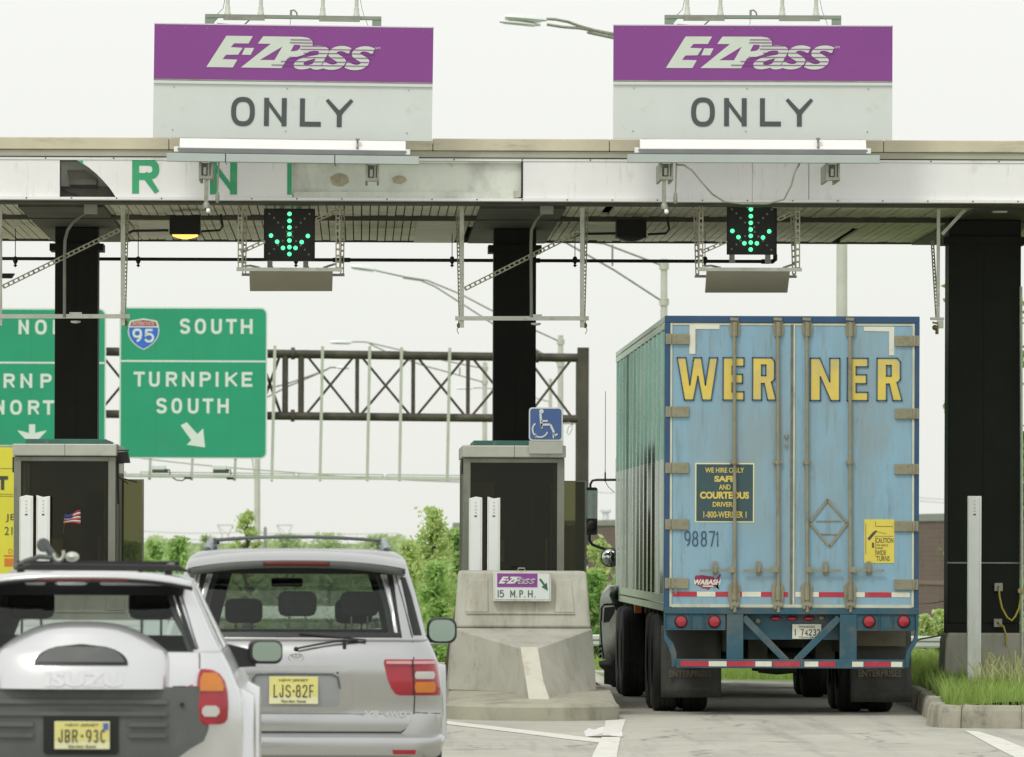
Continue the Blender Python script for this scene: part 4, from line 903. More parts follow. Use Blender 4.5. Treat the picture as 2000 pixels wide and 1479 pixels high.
mb = MB(); mb.tube([P(128,1004,Yf),P(124,1040,Yf)], .003, 5); mb.build('stick', M['brown'], fl)
# blue wheelchair sign on the booth roof edge
ws = thing('wheelchair_sign', 'blue wheelchair symbol sign on the roof edge of the middle booth', 'sign', P(1065,886,80.1))
Yw = 80.1
def rrect(x0,x1,z0,z1,r,n=5):
    pts = []
    for cx_, cz_, a0 in ((x1-r,z1-r,0),(x0+r,z1-r,90),(x0+r,z0+r,180),(x1-r,z0+r,270)):
        for i in range(n+1): t = math.radians(a0+90*i/n); pts.append((cx_+r*math.cos(t), cz_+r*math.sin(t)))
    return pts
MB().box(X(1033,Yw,870), X(1099,Yw,870), Yw, Yw+.035, Z(886,Yw,1066), Z(861,Yw,1066)).build('backing', M['booth_fascia'], ws)
MB().prism(rrect(X(1033,Yw,830),X(1099,Yw,830),Z(861,Yw,1066),Z(796,Yw,1066),.035), Yw-.006, Yw+.02).build('border', M['sign_grey'], ws)
MB().prism(rrect(X(1035.5,Yw,830),X(1096.5,Yw,830),Z(858.5,Yw,1066),Z(798.5,Yw,1066),.03), Yw-.010, Yw-.007).build('panel', M['blue_sign'], ws)
mb = MB(); yq = Yw-.014
def stroke(pts, wpx):
    for a, b in zip(pts[:-1], pts[1:]):
        A_ = P(a[0],a[1],yq); B_ = P(b[0],b[1],yq); mb.bar(A_, B_, wpx*Yw/F, .004)
h = P(1057.5,803.5,yq); mb.lathe(h, (0,-1,0), [(.024,-.002),(.024,.002),(0,.002)], 14)
stroke([(1055.5,807),(1057,826),(1058,835)], 4.5); stroke([(1057,822.5),(1070,822.5)], 3.6); stroke([(1056,829.5),(1075,829.5),(1082,845)], 4.2); stroke([(1080,845),(1083,851),(1089,848)], 3.4)
stroke([(1055+15*math.cos(math.radians(a)), 838-15*math.sin(math.radians(a))+1) for a in range(130, 355, 15)], 3.0)
stroke([(1046,847),(1046.5,855)],2.4); stroke([(1080,846),(1081,856)],2.4); stroke([(1056,832),(1059,837)],3)
mb.build('wheelchair_symbol', M['sign_grey'], ws)
# white flat marker posts
def post(p0, p1, ptop, Yq, zbase, label, lean=0, grp='flat white marker posts by the booths'):
    xa, xb = X(p0,Yq,1000), X(p1,Yq,1000); zt_ = Z(ptop,Yq,p0)
    r = thing('marker_post', label, 'post', ((xa+xb)/2, Yq, zbase), grp)
    mb = MB(); mb.prism([(xa,zbase),(xb,zbase),(xb,zt_+.0),((xa+xb)/2,zt_-lean*.01),(xa,zt_+lean*.01)], Yq, Yq+.05); mb.build('body', M['white_dirty'], r, bevel=.006)
    mb = MB(); mb.box(xa+.008, xa+.012, Yq-.002, Yq, zbase, zt_-.02); mb.box(xb-.022, xb-.018, Yq-.002, Yq, zbase, zt_-.02); mb.build('groove', M['galv'], r)
    mb = MB(); xm = (xa+xb)/2
    for q in (8,15,22,28): mb.box(xm-.009, xm+.009, Yq-.004, Yq, zt_-(q+2.5)*.0053, zt_-q*.0053)
    mb.build('print_mark', M['galv'], r); mb = MB(); mb.box(xm-.013, xm+.013, Yq-.004, Yq, zt_-.20, zt_-.185); mb.build('print_block', M['sign_black'], r)
    return r
post(38,64.5,969,79.9,.2,'flat white marker post, outer one before the left booth',-1); post(71,97.5,969,79.9,.2,'flat white marker post, inner one before the left booth',1)
post(916,942,972,79.9,.2,'flat white marker post, outer one before the middle booth',-1); post(952,977,972,79.9,.2,'flat white marker post, inner one before the middle booth',1)
post(1890,1917,969,80.2,.18,'tall flat white marker post in the grass before the wide column',0)
# ------------------------------------------------------------------ sign gantry and highway signs
YG = 190.0; kg = YG/F
def gx(px, py=750): return X(px,YG,py)
def gz(py, px=700): return Z(py,YG,px)
gt_ = thing('sign_gantry', 'dark weathered tubular truss gantry spanning the road beyond the toll plaza', 'gantry', (gx(1139),YG+.6,-4))
xe = gx(1128)
mb = MB()
def gline(px, pya, pyb): # chord height at px between left and right samples
    return pya+(pyb-pya)*(px-530)/(1100-530)
for yo in (0, 1.3):
    n = 14
    mb.tube([Vector((gx(-300+i*110), YG+yo, gz(gline(-300+i*110, 690, 697.5), -300+i*110))) for i in range(n)], .095, 10)
    mb.tube([Vector((gx(-300+i*110), YG+yo, gz(gline(-300+i*110, 811.5, 817.5), -300+i*110))) for i in range(n)], .095, 10)
mb.build('chord', M['rust'], gt_)
mb = MB()
nodes = [-335,-230,-125,-20,85,190,295,400,505,545,588] + []
vert = [-20,85,190,295,400,505,557,588,697.5,807,914,1022]
tp = lambda px: Vector((gx(px), YG, gz(gline(px,690,697.5), px))); bt = lambda px: Vector((gx(px), YG, gz(gline(px,811.5,817.5), px)))
for px in vert:
    w_ = .075 if px in (557,588) else .05
    mb.tube([tp(px), bt(px)], w_, 8)
    a = tp(px); b = bt(px); mb.tube([a, a+Vector((0,1.3,0))], .03, 6); mb.tube([b, b+Vector((0,1.3,0))], .03, 6)
pairs = [(-20,85),(85,190),(190,295),(295,400),(400,505),(505,557-4),(594,697.5),(700,807),(810,914),(917,1022),(1026,1122)]
for a, b in pairs:
    if a == 505: continue
    mb.tube([tp(a+2), bt(b-3)], .036, 6); mb.tube([bt(a+2), tp(b-3)], .036, 6)
mb.tube([tp(548), bt(505)], .036, 6); mb.tube([bt(550), tp(505)], .036, 6)
mb.build('lattice', M['rust'], gt_)
mb = MB()
for px in (572,1048):
    for f_ in (tp, bt):
        c = f_(px); mb.lathe(c-Vector((.05,0,0)), (1,0,0), [(0,0),(.15,0),(.15,.1),(0,.1)], 12)
mb.build('flange', M['rust'], gt_)
mb = MB(); mb.box(gx(1128), gx(1150), YG-.1, YG+.35, -4, gz(679,1140)); mb.build('end_post', mat('gantry_post', (.075,.068,.056), .7, .2, .25, 2, dirt=((.14,.12,.09),.3,2,(1,1,.3))), gt_)
mb = MB(); mb.box(gx(1128), gx(1150), YG+1.2, YG+1.6, -4, gz(690,1140)); mb.build('end_post', bpy.data.materials['gantry_post'], gt_)
mb = MB(); mb.tube([P(1108,824,YG-.1),P(1118,827,YG-.1),P(1117,840,YG-.1),P(1111,850,YG-.1),P(1107,846,YG-.1),P(1110,835,YG-.1),P(1118,828,YG-.1)], .010, 6); mb.tube([P(1060,815,YG-.1),P(1095,828,YG-.1),P(1126,828,YG-.1)],.012,6); mb.build('loose_cable', M['galv_dark'], gt_)
# vertical hanger bars and the lamp walkway
for i, (a, b, t) in enumerate(((537,532,680),(630,626,681),(722,718,681),(784,781,683),(878,874,684))):
    mb = MB(); mb.bar(Vector((gx(a),YG-.28,gz(t-4,a))), Vector((gx(b),YG-.28,gz(930+i*2,b))), .075, .06); mb.build('hanger_bar', M['rail_grey'], gt_)
    mb = MB(); mb.bar(Vector((gx(b),YG-.3,gz(930,b))), Vector((gx(b),YG-.3,gz(941,b))), .03, .03); mb.bar(Vector((gx(b-3),YG-.3,gz(939.5,b))), Vector((gx(b+3),YG-.3,gz(939.5,b))), .02, .02); mb.build('hanger_foot', M['rail_grey'], gt_)
wk = thing('lamp_walkway', 'thin grey walkway rail hanging below the green highway signs', 'walkway', Vector((gx(600),YG-1.2,gz(933,600))))
mb = MB(); Yq = YG-.5
def wz(px): return 929+(936-929)*(px-250)/(900-250)
for a, b in ((-250,245),(275,575),(583,748),(756,905)):
    mb.bar(P(a,wz(a)-7,Yq), P(b,wz(b)-7,Yq), .03, .03); mb.bar(P(a,wz(a)-7,Yq), P(a,wz(a),Yq), .03, .03); mb.bar(P(b,wz(b)-7,Yq), P(b,wz(b),Yq), .03, .03)
mb.bar(P(-250,wz(-250)-2.5,Yq), P(905,wz(905)-2.5,Yq), .035, .04); mb.bar(P(-250,wz(-250)+1.5,Yq), P(905,wz(905)+1.5,Yq), .05, .06); mb.build('rail', M['rail_grey'], wk)
for a in (294,376,460,492):
    mb = MB(); mb.bar(P(a,893,Yq+.1), P(a-2 if a != 492 else 497,wz(a)+8 if a != 492 else wz(a),Yq+.1), .065 if a != 492 else .03, .05); mb.build('rail_hanger', M['rail_grey'], wk)
mb = MB(); mb.tube([P(335,wz(335)+2,Yq),P(345,wz(340)+8,Yq),P(356,wz(350)+9,Yq),P(362,wz(360)+5,Yq)], .015, 5); mb.box(X(360,Yq,930),X(374,Yq,930),Yq-.1,Yq,Z(936,Yq,367),Z(932,Yq,367)); mb.box(X(443,Yq,930),X(456,Yq,930),Yq-.1,Yq,Z(937,Yq,450),Z(932.5,Yq,450)); mb.build('ballast_box', M['dark'], wk)
for a, lab in ((312,'white sign lamp on the walkway, the one nearer the left booth'), (431,'white sign lamp on the walkway, the one below the slanting arrow')):
    r = thing('sign_lamp', lab, 'lamp', P(a,924,YG-1.1), 'lamps below the highway sign'); Yl = YG-1.1
    mb = MB(); mb.box(X(a-16,Yl,910), X(a+12,Yl,910), Yl, Yl+.3, Z(918,Yl,a), Z(908,Yl,a)); mb.build('shade', M['galv_lamp'], r, bevel=.02)
    mb = MB(); mb.box(X(a-15,Yl,920), X(a+16,Yl,920), Yl, Yl+.3, Z(924,Yl,a), Z(918.2,Yl,a)); mb.tube([P(a+10,917,Yl),P(a+19,918,Yl),P(a+20,927,Yl)], .02, 6); mb.build('base', mat('lamp_base_green', (.07,.10,.07), .6), r)
# green signs
def rsign(px0, px1, py0, py1, label, name='highway_sign'):
    Yq = YG-.45; r = thing(name, label, 'road sign', P((px0+px1)/2, py1, Yq), 'green highway signs on the gantry')
    q = lambda px: X(px,Yq,(py0+py1)/2); zz = lambda py: Z(py,Yq,(px0+px1)/2)
    MB().prism(rrect(q(px0),q(px1),zz(py1),zz(py0),.16,6), Yq, Yq+.06).build('border', M['sign_white'], r)
    MB().prism(rrect(q(px0+3),q(px1-3),zz(py1-3),zz(py0+3),.13,6), Yq-.012, Yq-.001).build('panel', M['sign_green'], r)
    mb = MB()
    for i in range(1,4): xx = q(px0+(px1-px0)*i/4); mb.box(xx-.004, xx+.004, Yq-.0135, Yq-.0125, zz(py1-4), zz(py0+4))
    mb.build('panel_seam', mat('green_seam', (.04,.24,.15), .5) if 'green_seam' not in bpy.data.materials else bpy.data.materials['green_seam'], r)
    return r, q, zz, Yq-.016
r, q, zz, yq = rsign(233, 522, 600, 896, 'green highway sign reading SOUTH and TURNPIKE SOUTH with slanting arrow')
MB().box(q(236), q(519), yq, yq+.003, zz(707.5), zz(704)).build('divider', M['sign_white'], r)
mb = MB()
def word(s_, spans, z0, z1, yy=None):
    for ch, (a, b) in zip(s_, spans): e = .6 if ch in 'OSU' else 0; glyph(mb, ch, q(a), q(b), zz(z1+e), zz(z0-(e if ch != 'U' else 0)), yq, .072)
word('SOUTH', [(351,371),(380,402),(412,433),(441,462),(470,493)], 623, 652)
word('TURNPIKE', [(261,283),(291,312),(324,346),(356,379),(390,412),(421,427),(440,464),(472,493)], 726.5, 755.5)
word('SOUTH', [(305.5,326),(335,356),(367,388),(396,417),(425,447)], 778.5, 807.5)
mb.prism([(q(a),zz(b)) for a, b in ((353,831),(365,825),(386,848),(397,837),(401,874),(365,869),(374,860))], yq, yq+.003)
mb.build('lettering', M['sign_white'], r)
# shield
def sh(k_): return [(280+(a-280)*k_, 653+(b-653)*k_) for a, b in ((254,627),(262,625.5),(271,624),(280,622.5),(289,624),(298,625.5),(306,627),(309.5,636),(311,646),(309.5,656),(305,665),(298,673),(289,679.5),(280,684),(271,679.5),(262,673),(255,665),(250.5,656),(249,646),(250.5,636))]
shd = MB().prism([(q(a),zz(b)) for a, b in sh(1.0)], yq-.004, yq+.003).build('route_shield', M['sign_white'], r)
MB().prism([(q(a),zz(b)) for a, b in sh(.93) if b > 638] + [(q(251.6),zz(640)),(q(308.6),zz(640))] if False else [(q(a),zz(b)) for a, b in [(252,640),(308,640)]+[p for p in sh(.93)[7:] if p[1] > 641][:14]], yq-.008, yq-.005).build('blue_field', mat('shield_blue', A(52,98,190,.75), .45), shd)
MB().prism([(q(a),zz(b)) for a, b in ((253.5,637.5),(256.5,629),(268,627),(280,625.5),(292,627),(303.5,629),(306.5,637.5))], yq-.008, yq-.005).build('red_crown', mat('shield_red', A(150,48,52,.75), .45), shd)
mb = MB(); text(mb, 'INTERSTATE', q(259), q(301), zz(636), zz(629), yq-.011); glyph(mb, '9', q(258.5), q(277), zz(669.5), zz(642.5), yq-.011, .055); glyph(mb, '5', q(282), q(300.5), zz(669.5), zz(643), yq-.011, .055); mb.build('shield_lettering', M['sign_white'], shd)
r, q, zz, yq = rsign(-86, 207, 602, 900, 'green highway sign reading NORTH and TURNPIKE NORTH behind the left column')
MB().box(q(-83), q(204), yq, yq+.003, zz(710.5), zz(707)).build('divider', M['sign_white'], r)
mb = MB(); word('NORTH', [(36,56),(68,91),(103,125),(133,154),(163,185)], 625, 653)
word('TURNPIKE', [(-58,-36),(-28,-7),(7,29),(40,63),(79,101),(110,116),(128,150),(158,178)], 730, 758)
word('NORTH', [(-8,9),(20,43),(55,77),(84,106),(116,138)], 782, 810)
mb.prism([(q(a),zz(b)) for a, b in ((57,829),(69,829),(69,846),(80,843),(92,841),(78,856),(63,868),(48,856),(34,841),(46,843),(57,846))], yq, yq+.003)
mb.build('lettering', M['sign_white'], r)

# ------------------------------------------------------------------ street lamps
def slamp(px, ptop, Yq, r0, arms, heads, label, clamps=(), zb=-4):
    base = Vector((X(px,Yq,900),Yq,zb)); r = thing('street_lamp', label, 'street lamp', base, 'tall grey street lamps beyond the plaza')
    top = P(px,ptop,Yq); mb = MB(); mb.tube([(base.x,Yq,zb),(top.x,Yq,top.z)], [r0*1.25, r0*.85], 14); mb.build('pole', M['pole'], r)
    for pts in arms:
        mb = MB(); mb.tube([P(a,b,Yq) for a, b in pts], r0*.26, 7); mb.build('arm', M['galv_dark'], r)
    for (a0,b0,a1,b1,th) in heads:
        A_ = P(a0,b0,Yq); B_ = P(a1,b1,Yq); mb = MB(); d_ = B_-A_; n = 8; rws = []
        for i in range(n+1):
            t = i/n; c = A_+d_*t; hh = th*Yq/F*(.35+.65*math.sin(PI*min(1,.16+t*.84))**.5) ; ww = hh*1.5
            rws.append([(c.x, c.y+ww*math.cos(a_)*.5, c.z+hh*(.5*math.sin(a_) if math.sin(a_) > 0 else .28*math.sin(a_))) for a_ in [2*PI*k/12 for k in range(12)]])
        mb.rows(rws, closed=True); m0 = len(mb.v)-12; mb.f += [tuple(range(11,-1,-1)), tuple(range(m0,m0+12))]; mb.sm += [False]*2
        hd = mb.build('lamp_head', M['galv_lamp'], r, fix=True)
        mb = MB(); a = A_+d_*.08; b = A_+d_*.85; mb.bar(a-Vector((0,0,th*.20*Yq/F)), b-Vector((0,0,th*.20*Yq/F)), th*.22*Yq/F, th*1.1*Yq/F); mb.build('lens', mat('lamp_lens', A(150,156,154,.7), .3, 0, .05, 3) if 'lamp_lens' not in bpy.data.materials else bpy.data.materials['lamp_lens'], hd)
    for (c,) in clamps:
        mb = MB(); cc = P(px,c,Yq); mb.cyl(cc-Vector((0,0,.09)), cc+Vector((0,0,.09)), r0*1.25, 12); mb.build('clamp', M['galv'], r)
    return r
slamp(1645, 90, 150, .11, [[(1067,37),(1085,38),(1110,43),(1132,51),(1160,59),(1197,66),(1400,100),(1642,140)], [(1068,48),(1100,53),(1130,55),(1160,60),(1197,68),(1400,104)], [(1147,62),(1150,64),(1197,74),(1420,150),(1642,230)]],
      [(986,33,1068,40,17),(976,42,1056,50,12)], 'tallest street lamp, its arm reaching left above the canopy', zb=-4)
slamp(1297, 506, 206, .105, [[(1010,452),(1040,458),(1180,476),(1297,520)], [(1050,462),(1105,474),(1200,528),(1297,591)], [(1196,478),(1196,520)]], [(955,440,1012,452,14)],
      'street lamp pole rising just left of the truck trailer', ((520,),(590,)))
slamp(1095, 655, 275, .11, [[(735,529),(790,541),(835,548),(900,575),(965,609),(1095,668)], [(787,543),(822,548),(850,560),(900,592),(965,634),(1095,712)]], [(686,521,737,528,14)],
      'street lamp pole between the middle column and the gantry post', ((668,),(712,)))
slamp(947, 708, 330, .11, [[(686,668),(712,668),(740,674),(800,688),(870,705),(945,720)], [(722,672),(760,690),(830,715),(875,727),(945,747)], [(898,718),(898,732)]], [(646,669,688,670,10)],
      'thin street lamp pole just left of the middle column', ((720,),(747,)))
slamp(1075, 740, 430, .11, [[(924,758),(950,758),(1000,765),(1073,785)]], [(891,759,926,759,6)], 'farthest street lamp, mostly hidden behind the middle column')
slamp(503, 770, 290, .115, [[(657,718),(645,718),(632,725),(560,750),(505,764)], [(640,721),(610,735),(560,756),(505,785)]], [(682,719,656,718,8)], 'street lamp pole rising below the green sign, arm to the right')
# thin stack and pylons far off
mb = MB(); mb.tube([Vector((X(518,400,1040),400,-4)), P(518,1032,400), P(518,1029,400)], [.09,.09,.04], 8); tag(mb.build('vent_pipe', mat('far_pipe', (.25,.28,.27), .6)), 'short dark pipe standing above the roof of the silver car', 'pipe')

# power pylons and lines in the haze
m_wire = mat('far_wire', (.42,.43,.42), .7)
def pylon(px, lab):
    Yq = 900; r = thing('power_pylon', lab, 'pylon', (X(px,Yq,1040),Yq,-4), 'faint power pylons on the horizon'); mb = MB(); t = P(px,1026,Yq); b = Vector((X(px,Yq,1040),Yq,-4))
    for sg_ in (-1,1): mb.bar((b.x+sg_*1.1,Yq,-4),(t.x+sg_*.35,Yq,t.z-1.2),.1); mb.bar((t.x+sg_*.35,Yq,t.z-1.2),(t.x+sg_*.9,Yq,t.z),.08)
    mb.bar((t.x-.95,Yq,t.z),(t.x+.95,Yq,t.z),.09); mb.bar((t.x-.9,Yq,t.z-.02),(t.x+.35,Yq,t.z-1.2),.05); mb.build('lattice', m_wire, r)
pylon(440,'faint power pylon on the horizon by the wispy tree'); pylon(556,'faint power pylon on the horizon above the silver car roof')
def wires(name, lab, lines, Yq=600, rad=.022):
    mb = MB()
    for a, b, c, d_ in lines:
        pts = [P(a+(c-a)*i/10, b+(d_-b)*i/10+2.5*math.sin(PI*i/10), Yq) for i in range(11)]; mb.tube(pts, rad, 4)
    tag(mb.build(name, m_wire), lab, 'power line')
wires('power_line', 'faint power lines crossing the sky left of the silver car', [(270,1037,450,1041),(270,1052,450,1052),(450,1040,780,1042)])
wires('power_line', 'faint power lines above the brick building at the right', [(1760,970,2040,982),(1760,976,2040,990),(1150,958,1210,962)])
wires('power_line', 'grey cable sagging past the foot of the green signs', [(250,892,560,922),(560,922,905,942)], 260, .02)

# ------------------------------------------------------------------ brick building
b0 = Vector((X(886,400,1022),400)); b1 = Vector((X(2150,232,1000),232)); zr = 2.80
bb = thing('brick_building', 'long low brown brick building behind the trees and the trailer', 'building', (b0.x,b0.y,-4))
dv = (b1-b0).normalized(); nv = Vector((-dv.y, dv.x)); 
if nv.y < 0: nv = -nv
m_b = mat('brickwork', (.16,.115,.10), .85, 0, .12, .4, dirt=((.24,.19,.17),.25,.8,(1,1,2)))
nt = m_b.node_tree; bk = nt.nodes.new('ShaderNodeTexBrick'); bk.inputs['Scale'].default_value = 1.0; bk.inputs['Color1'].default_value = (.16,.09,.07,1); bk.inputs['Color2'].default_value = (.20,.125,.10,1); bk.inputs['Mortar'].default_value = (.26,.23,.2,1)
bk.inputs['Brick Width'].default_value = .45; bk.inputs['Row Height'].default_value = .16; bk.inputs['Mortar Size'].default_value = .012
tcc = nt.nodes.new('ShaderNodeTexCoord'); sp_ = nt.nodes.new('ShaderNodeSeparateXYZ'); cb = nt.nodes.new('ShaderNodeCombineXYZ')
nt.links.new(tcc.outputs['Object'], sp_.inputs[0]); nt.links.new(sp_.outputs['X'], cb.inputs[0]); nt.links.new(sp_.outputs['Z'], cb.inputs[1]); nt.links.new(cb.outputs[0], bk.inputs['Vector'])
bs_ = nt.nodes['Principled BSDF']; s_ = bs_.inputs['Base Color'].links[0].from_socket; mm = nt.nodes.new('ShaderNodeMixRGB'); mm.inputs[0].default_value = .3; nt.links.new(s_, mm.inputs[1]); nt.links.new(bk.outputs['Color'], mm.inputs[2]); nt.links.new(mm.outputs[0], bs_.inputs['Base Color'])
poly = [tuple(b0), tuple(b1), tuple(b1+nv*25), tuple(b0+nv*25)]
MB().prism_z(poly, -4, zr-.25).build('wall', m_b, bb)
MB().prism_z([tuple(b0-nv*.05-dv*.05), tuple(b1-nv*.05), tuple(b1+nv*25), tuple(b0+nv*25-dv*.05)], zr-.25, zr).build('roof', M['roofing'], bb)
MB().prism_z([tuple(b0-nv*.04), tuple(b1-nv*.04), tuple(b1+nv*.01), tuple(b0+nv*.01)], .4, .55).build('wall_band', mat('band_brick', (.24,.17,.14), .85), bb)
mb = MB(); c = P(1183,1016,352); mb.lathe((c.x,c.y,zr-.1), (0,0,1), [(.15,0),(.15,.45),(.26,.5),(.26,.6),(0,.62)], 12); mb.build('roof_vent', M['galv_lamp'], bb)

# ------------------------------------------------------------------ trees
def tree(px, ptop, Yq, wpx, label, m, n=9000, zb=-4.0, leaf=.06, sparse=0, grp='young trees beyond the plaza', low=.18, trunk=True, seed=None, name='tree', clumps=None):
    rd_ = random.Random(seed if seed is not None else int(px*7+Yq))
    top = P(px,ptop,Yq).z; H = top-zb; W = wpx*Yq/F/2; base = Vector((X(px,Yq,1050),Yq,zb))
    r = thing(name, label, 'tree', base, grp)
    tk = MB(); tk.tube([(0,0,0),(.05*W,.0,H*.3),(-.04*W,.03,H*.6),(.02*W,0,H*.93)], [.05*H**.5+.02,.04*H**.5,.025*H**.5,.008], 8)
    nb = clumps or 34; cl = []
    for i in range(nb):
        t = low+(1-low)*(i+.5)/nb; t = min(.99, t+rd_.uniform(-.03,.03)); prof = math.sin(PI*min(1,max(.02,max(0,(t-low)/(1-low))**.75*.92+.08)))**.7
        a = rd_.uniform(0,2*PI); rad = W*prof*rd_.uniform(.35,1.0)
        c = Vector((rad*math.cos(a), rad*math.sin(a)*.9, H*t+rd_.uniform(-.02,.05)*H*.5)); cl.append((c, W*rd_.uniform(.16,.36)*(1 if not sparse else .7)))
        if i % 2 == 0 or sparse:
            st = Vector((0,0,max(H*t-rad*.9, H*.12))); md = (st+c)/2+Vector((0,0,rad*.12)); tk.tube([st, md, c], [.02+.006*H, .012+.002*H, .008], 5)
    tk.build('trunk', M['bark'], r, True)
    lf = MB(); V = lf.v; Fc = lf.f
    for _ in range(n):
        c, rr = rd_.choice(cl)
        if sparse: d_ = Vector((rd_.gauss(0,.9), rd_.gauss(0,.6), rd_.gauss(0,.55)))*rr*.6
        else: d_ = Vector((rd_.gauss(0,1), rd_.gauss(0,1), rd_.gauss(0,.8)))*rr*.62
        p = c+d_
        if p.z < .05*H: continue
        if p.z > H*1.03: p.z = H*1.03-rd_.random()*.2
        a = Vector((rd_.gauss(0,1),rd_.gauss(0,1),rd_.gauss(0,1))).normalized(); b = a.cross(Vector((rd_.gauss(0,1),rd_.gauss(0,1),rd_.gauss(0,1)))).normalized()
        l = leaf*rd_.uniform(.6,1.5); k = len(V)
        V += [tuple(p-a*l), tuple(p+b*l*.5), tuple(p+a*l), tuple(p-b*l*.5)]; Fc.append((k,k+1,k+2,k+3)); lf.sm.append(False)
    lf.build('crown', m, r, True)
    return r
tree(300,1064,172,105,'round green tree just right of the left booth', M['leaf'])
tree(350,1060,176,110,'green tree between the left booth and the silver car', M['leaf'])
tree(250,1075,168,90,'small green tree half hidden by the left booth', M['leaf'])
tree(482,1006,215,95,'wispy thin tree by the pole below the green sign', M['leaf2'], 3200, sparse=1, low=.42, clumps=70, leaf=.055)
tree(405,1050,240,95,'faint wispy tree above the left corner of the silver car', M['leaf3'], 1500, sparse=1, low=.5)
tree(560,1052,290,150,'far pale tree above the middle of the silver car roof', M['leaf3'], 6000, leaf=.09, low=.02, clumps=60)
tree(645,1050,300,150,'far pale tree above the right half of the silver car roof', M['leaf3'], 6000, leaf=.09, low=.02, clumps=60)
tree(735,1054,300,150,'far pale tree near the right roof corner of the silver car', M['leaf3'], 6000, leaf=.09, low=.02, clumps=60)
tree(845,1006,150,105,'tall feathery yellow green tree right of the silver car', M['leaf2'], 9000, low=.3, clumps=60, leaf=.05)
tree(800,1075,146,85,'yellow green tree just right of the silver car rear corner', M['leaf2'], 8000, clumps=50, leaf=.055)
tree(892,1034,152,90,'deep green tree against the left side of the middle booth', M['leaf'], 10000, clumps=50, leaf=.055)
tree(850,1110,140,110,'low bushy green tree behind the silver car mirror', M['leaf'], 12000, leaf=.055, low=.1, clumps=60)
tree(915,1120,138,90,'low green tree hidden mostly by the crash block', M['leafd'], 5000, leaf=.07, low=.1)
tree(1172,1062,150,80,'yellow green tree between the gantry post and the trailer', M['leaf2'], 9000, leaf=.055, clumps=50)
tree(1160,1130,142,90,'low deep green tree right of the crash block', M['leafd'], 10000, leaf=.055, low=.1, clumps=50)
tree(1215,1110,146,90,'low green tree hidden by the truck cab', M['leaf'], 5000, leaf=.07, low=.1)
tree(1838,1196,108,60,'small weedy bush behind the right verge by the column', M['leaf2'], 3500, leaf=.04, zb=-.2, low=.05, name='bush', grp='weedy bushes beyond the verge')
tree(1806,1206,106,50,'small weedy bush just right of the trailer', M['leaf2'], 3500, leaf=.04, zb=-.2, low=.05, name='bush', grp='weedy bushes beyond the verge')
tree(1931,430,125,178,'tall tree hidden behind the wide column with leaves at its edges', M['leafd'], 9000, leaf=.07, zb=-2, low=.3)
tree(2010,1140,112,80,'weedy bush at the right edge behind the column', M['leaf'], 4500, leaf=.05, zb=-.3, low=.05, name='bush', grp='weedy bushes beyond the verge')
tree(2010,1210,104,60,'weedy low bush at the right edge beside the pipe', M['leaf2'], 3500, leaf=.04, zb=-.2, low=.05, name='bush', grp='weedy bushes beyond the verge')
# distant woods
fw = MB(); rd_ = random.Random(5)
for _ in range(16000):
    x = rd_.uniform(-40,60); h_ = 5.6+1.0*noise.noise(Vector((x*.25,0,0)))+.6*noise.noise(Vector((x*.9,4,0))); z_ = -4+h_*rd_.random()**.6; y_ = 520+rd_.uniform(-4,4)
    a = Vector((rd_.gauss(0,1),rd_.gauss(0,1),rd_.gauss(0,1))).normalized(); b = a.cross(Vector((rd_.gauss(0,1),rd_.gauss(0,1),rd_.gauss(0,1)))).normalized(); l = .32*rd_.uniform(.6,1.4); k = len(fw.v); p = Vector((x,y_,z_))
    fw.v += [tuple(p-a*l), tuple(p+b*l*.6), tuple(p+a*l), tuple(p-b*l*.6)]; fw.f.append((k,k+1,k+2,k+3)); fw.sm.append(False)
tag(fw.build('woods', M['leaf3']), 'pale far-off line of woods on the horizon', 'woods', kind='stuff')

# guardrail across the far verge
gr = thing('guardrail', 'pale steel guardrail running across behind the truck and trees', 'guardrail', (3,104.6,0))
mb = MB(); prof = [(0,.36),(-.04,.38),(-.04,.41),(.0,.43),(-.04,.45),(-.04,.48),(0,.50)]
mb.rows([[(x_,104.8+(x_-3)*-.08+a,b) for a, b in prof] for x_ in (-12,0,4,8,14,22)], smooth=False); o = mb.build('rail', M['guard'], gr); md = o.modifiers.new('s','SOLIDIFY'); md.thickness = .01
for x_ in range(-12,22,2): MB().box(x_, x_+.15, 104.95-(x_-3)*.08, 105.1-(x_-3)*.08, -.1, .62).build('post', M['galv'], gr)

# ------------------------------------------------------------------ yellow truck at far left
Yt = 118; r = thing('delivery_truck', 'yellow box truck at the far left edge behind the left booth', 'truck', (X(-60,Yt,1000),Yt+3,0))
q = lambda px: X(px,Yt,1000); zz = lambda py: Z(py,Yt,10)
m_y = mat('truck_yellow', A(210,200,66,.80), .45, 0, .05, 2, dirt=((.5,.42,.12),.2,3,(1,1,.3)))
MB().box(q(-300), q(33), Yt, Yt+8, .9, zz(873)).build('cargo_box', m_y, r, bevel=.02)
mb = MB(); mb.box(q(-300), q(34), Yt-.01, Yt+.02, zz(872), zz(869)); mb.box(q(30.5), q(34), Yt-.02, Yt+8.01, .85, zz(869)); mb.build('edge_rail', M['galv'], r)
mb = MB(); text(mb, 'T', q(-6), q(15.5), zz(957), zz(930), Yt-.005, bold=.06); text(mb, 'N', q(-42), q(-14), zz(957), zz(930), Yt-.005, bold=.06)
text(mb, 'JB', q(11), q(32), zz(1020), zz(1004), Yt-.005, bold=-.0); text(mb, '214', q(9), q(38), zz(1045), zz(1029), Yt-.005)
for pz in (915,965,969): mb.box(q(-200), q(26), Yt-.004, Yt-.001, zz(pz+.8), zz(pz))
mb.build('lettering', M['plate_ink'], r)
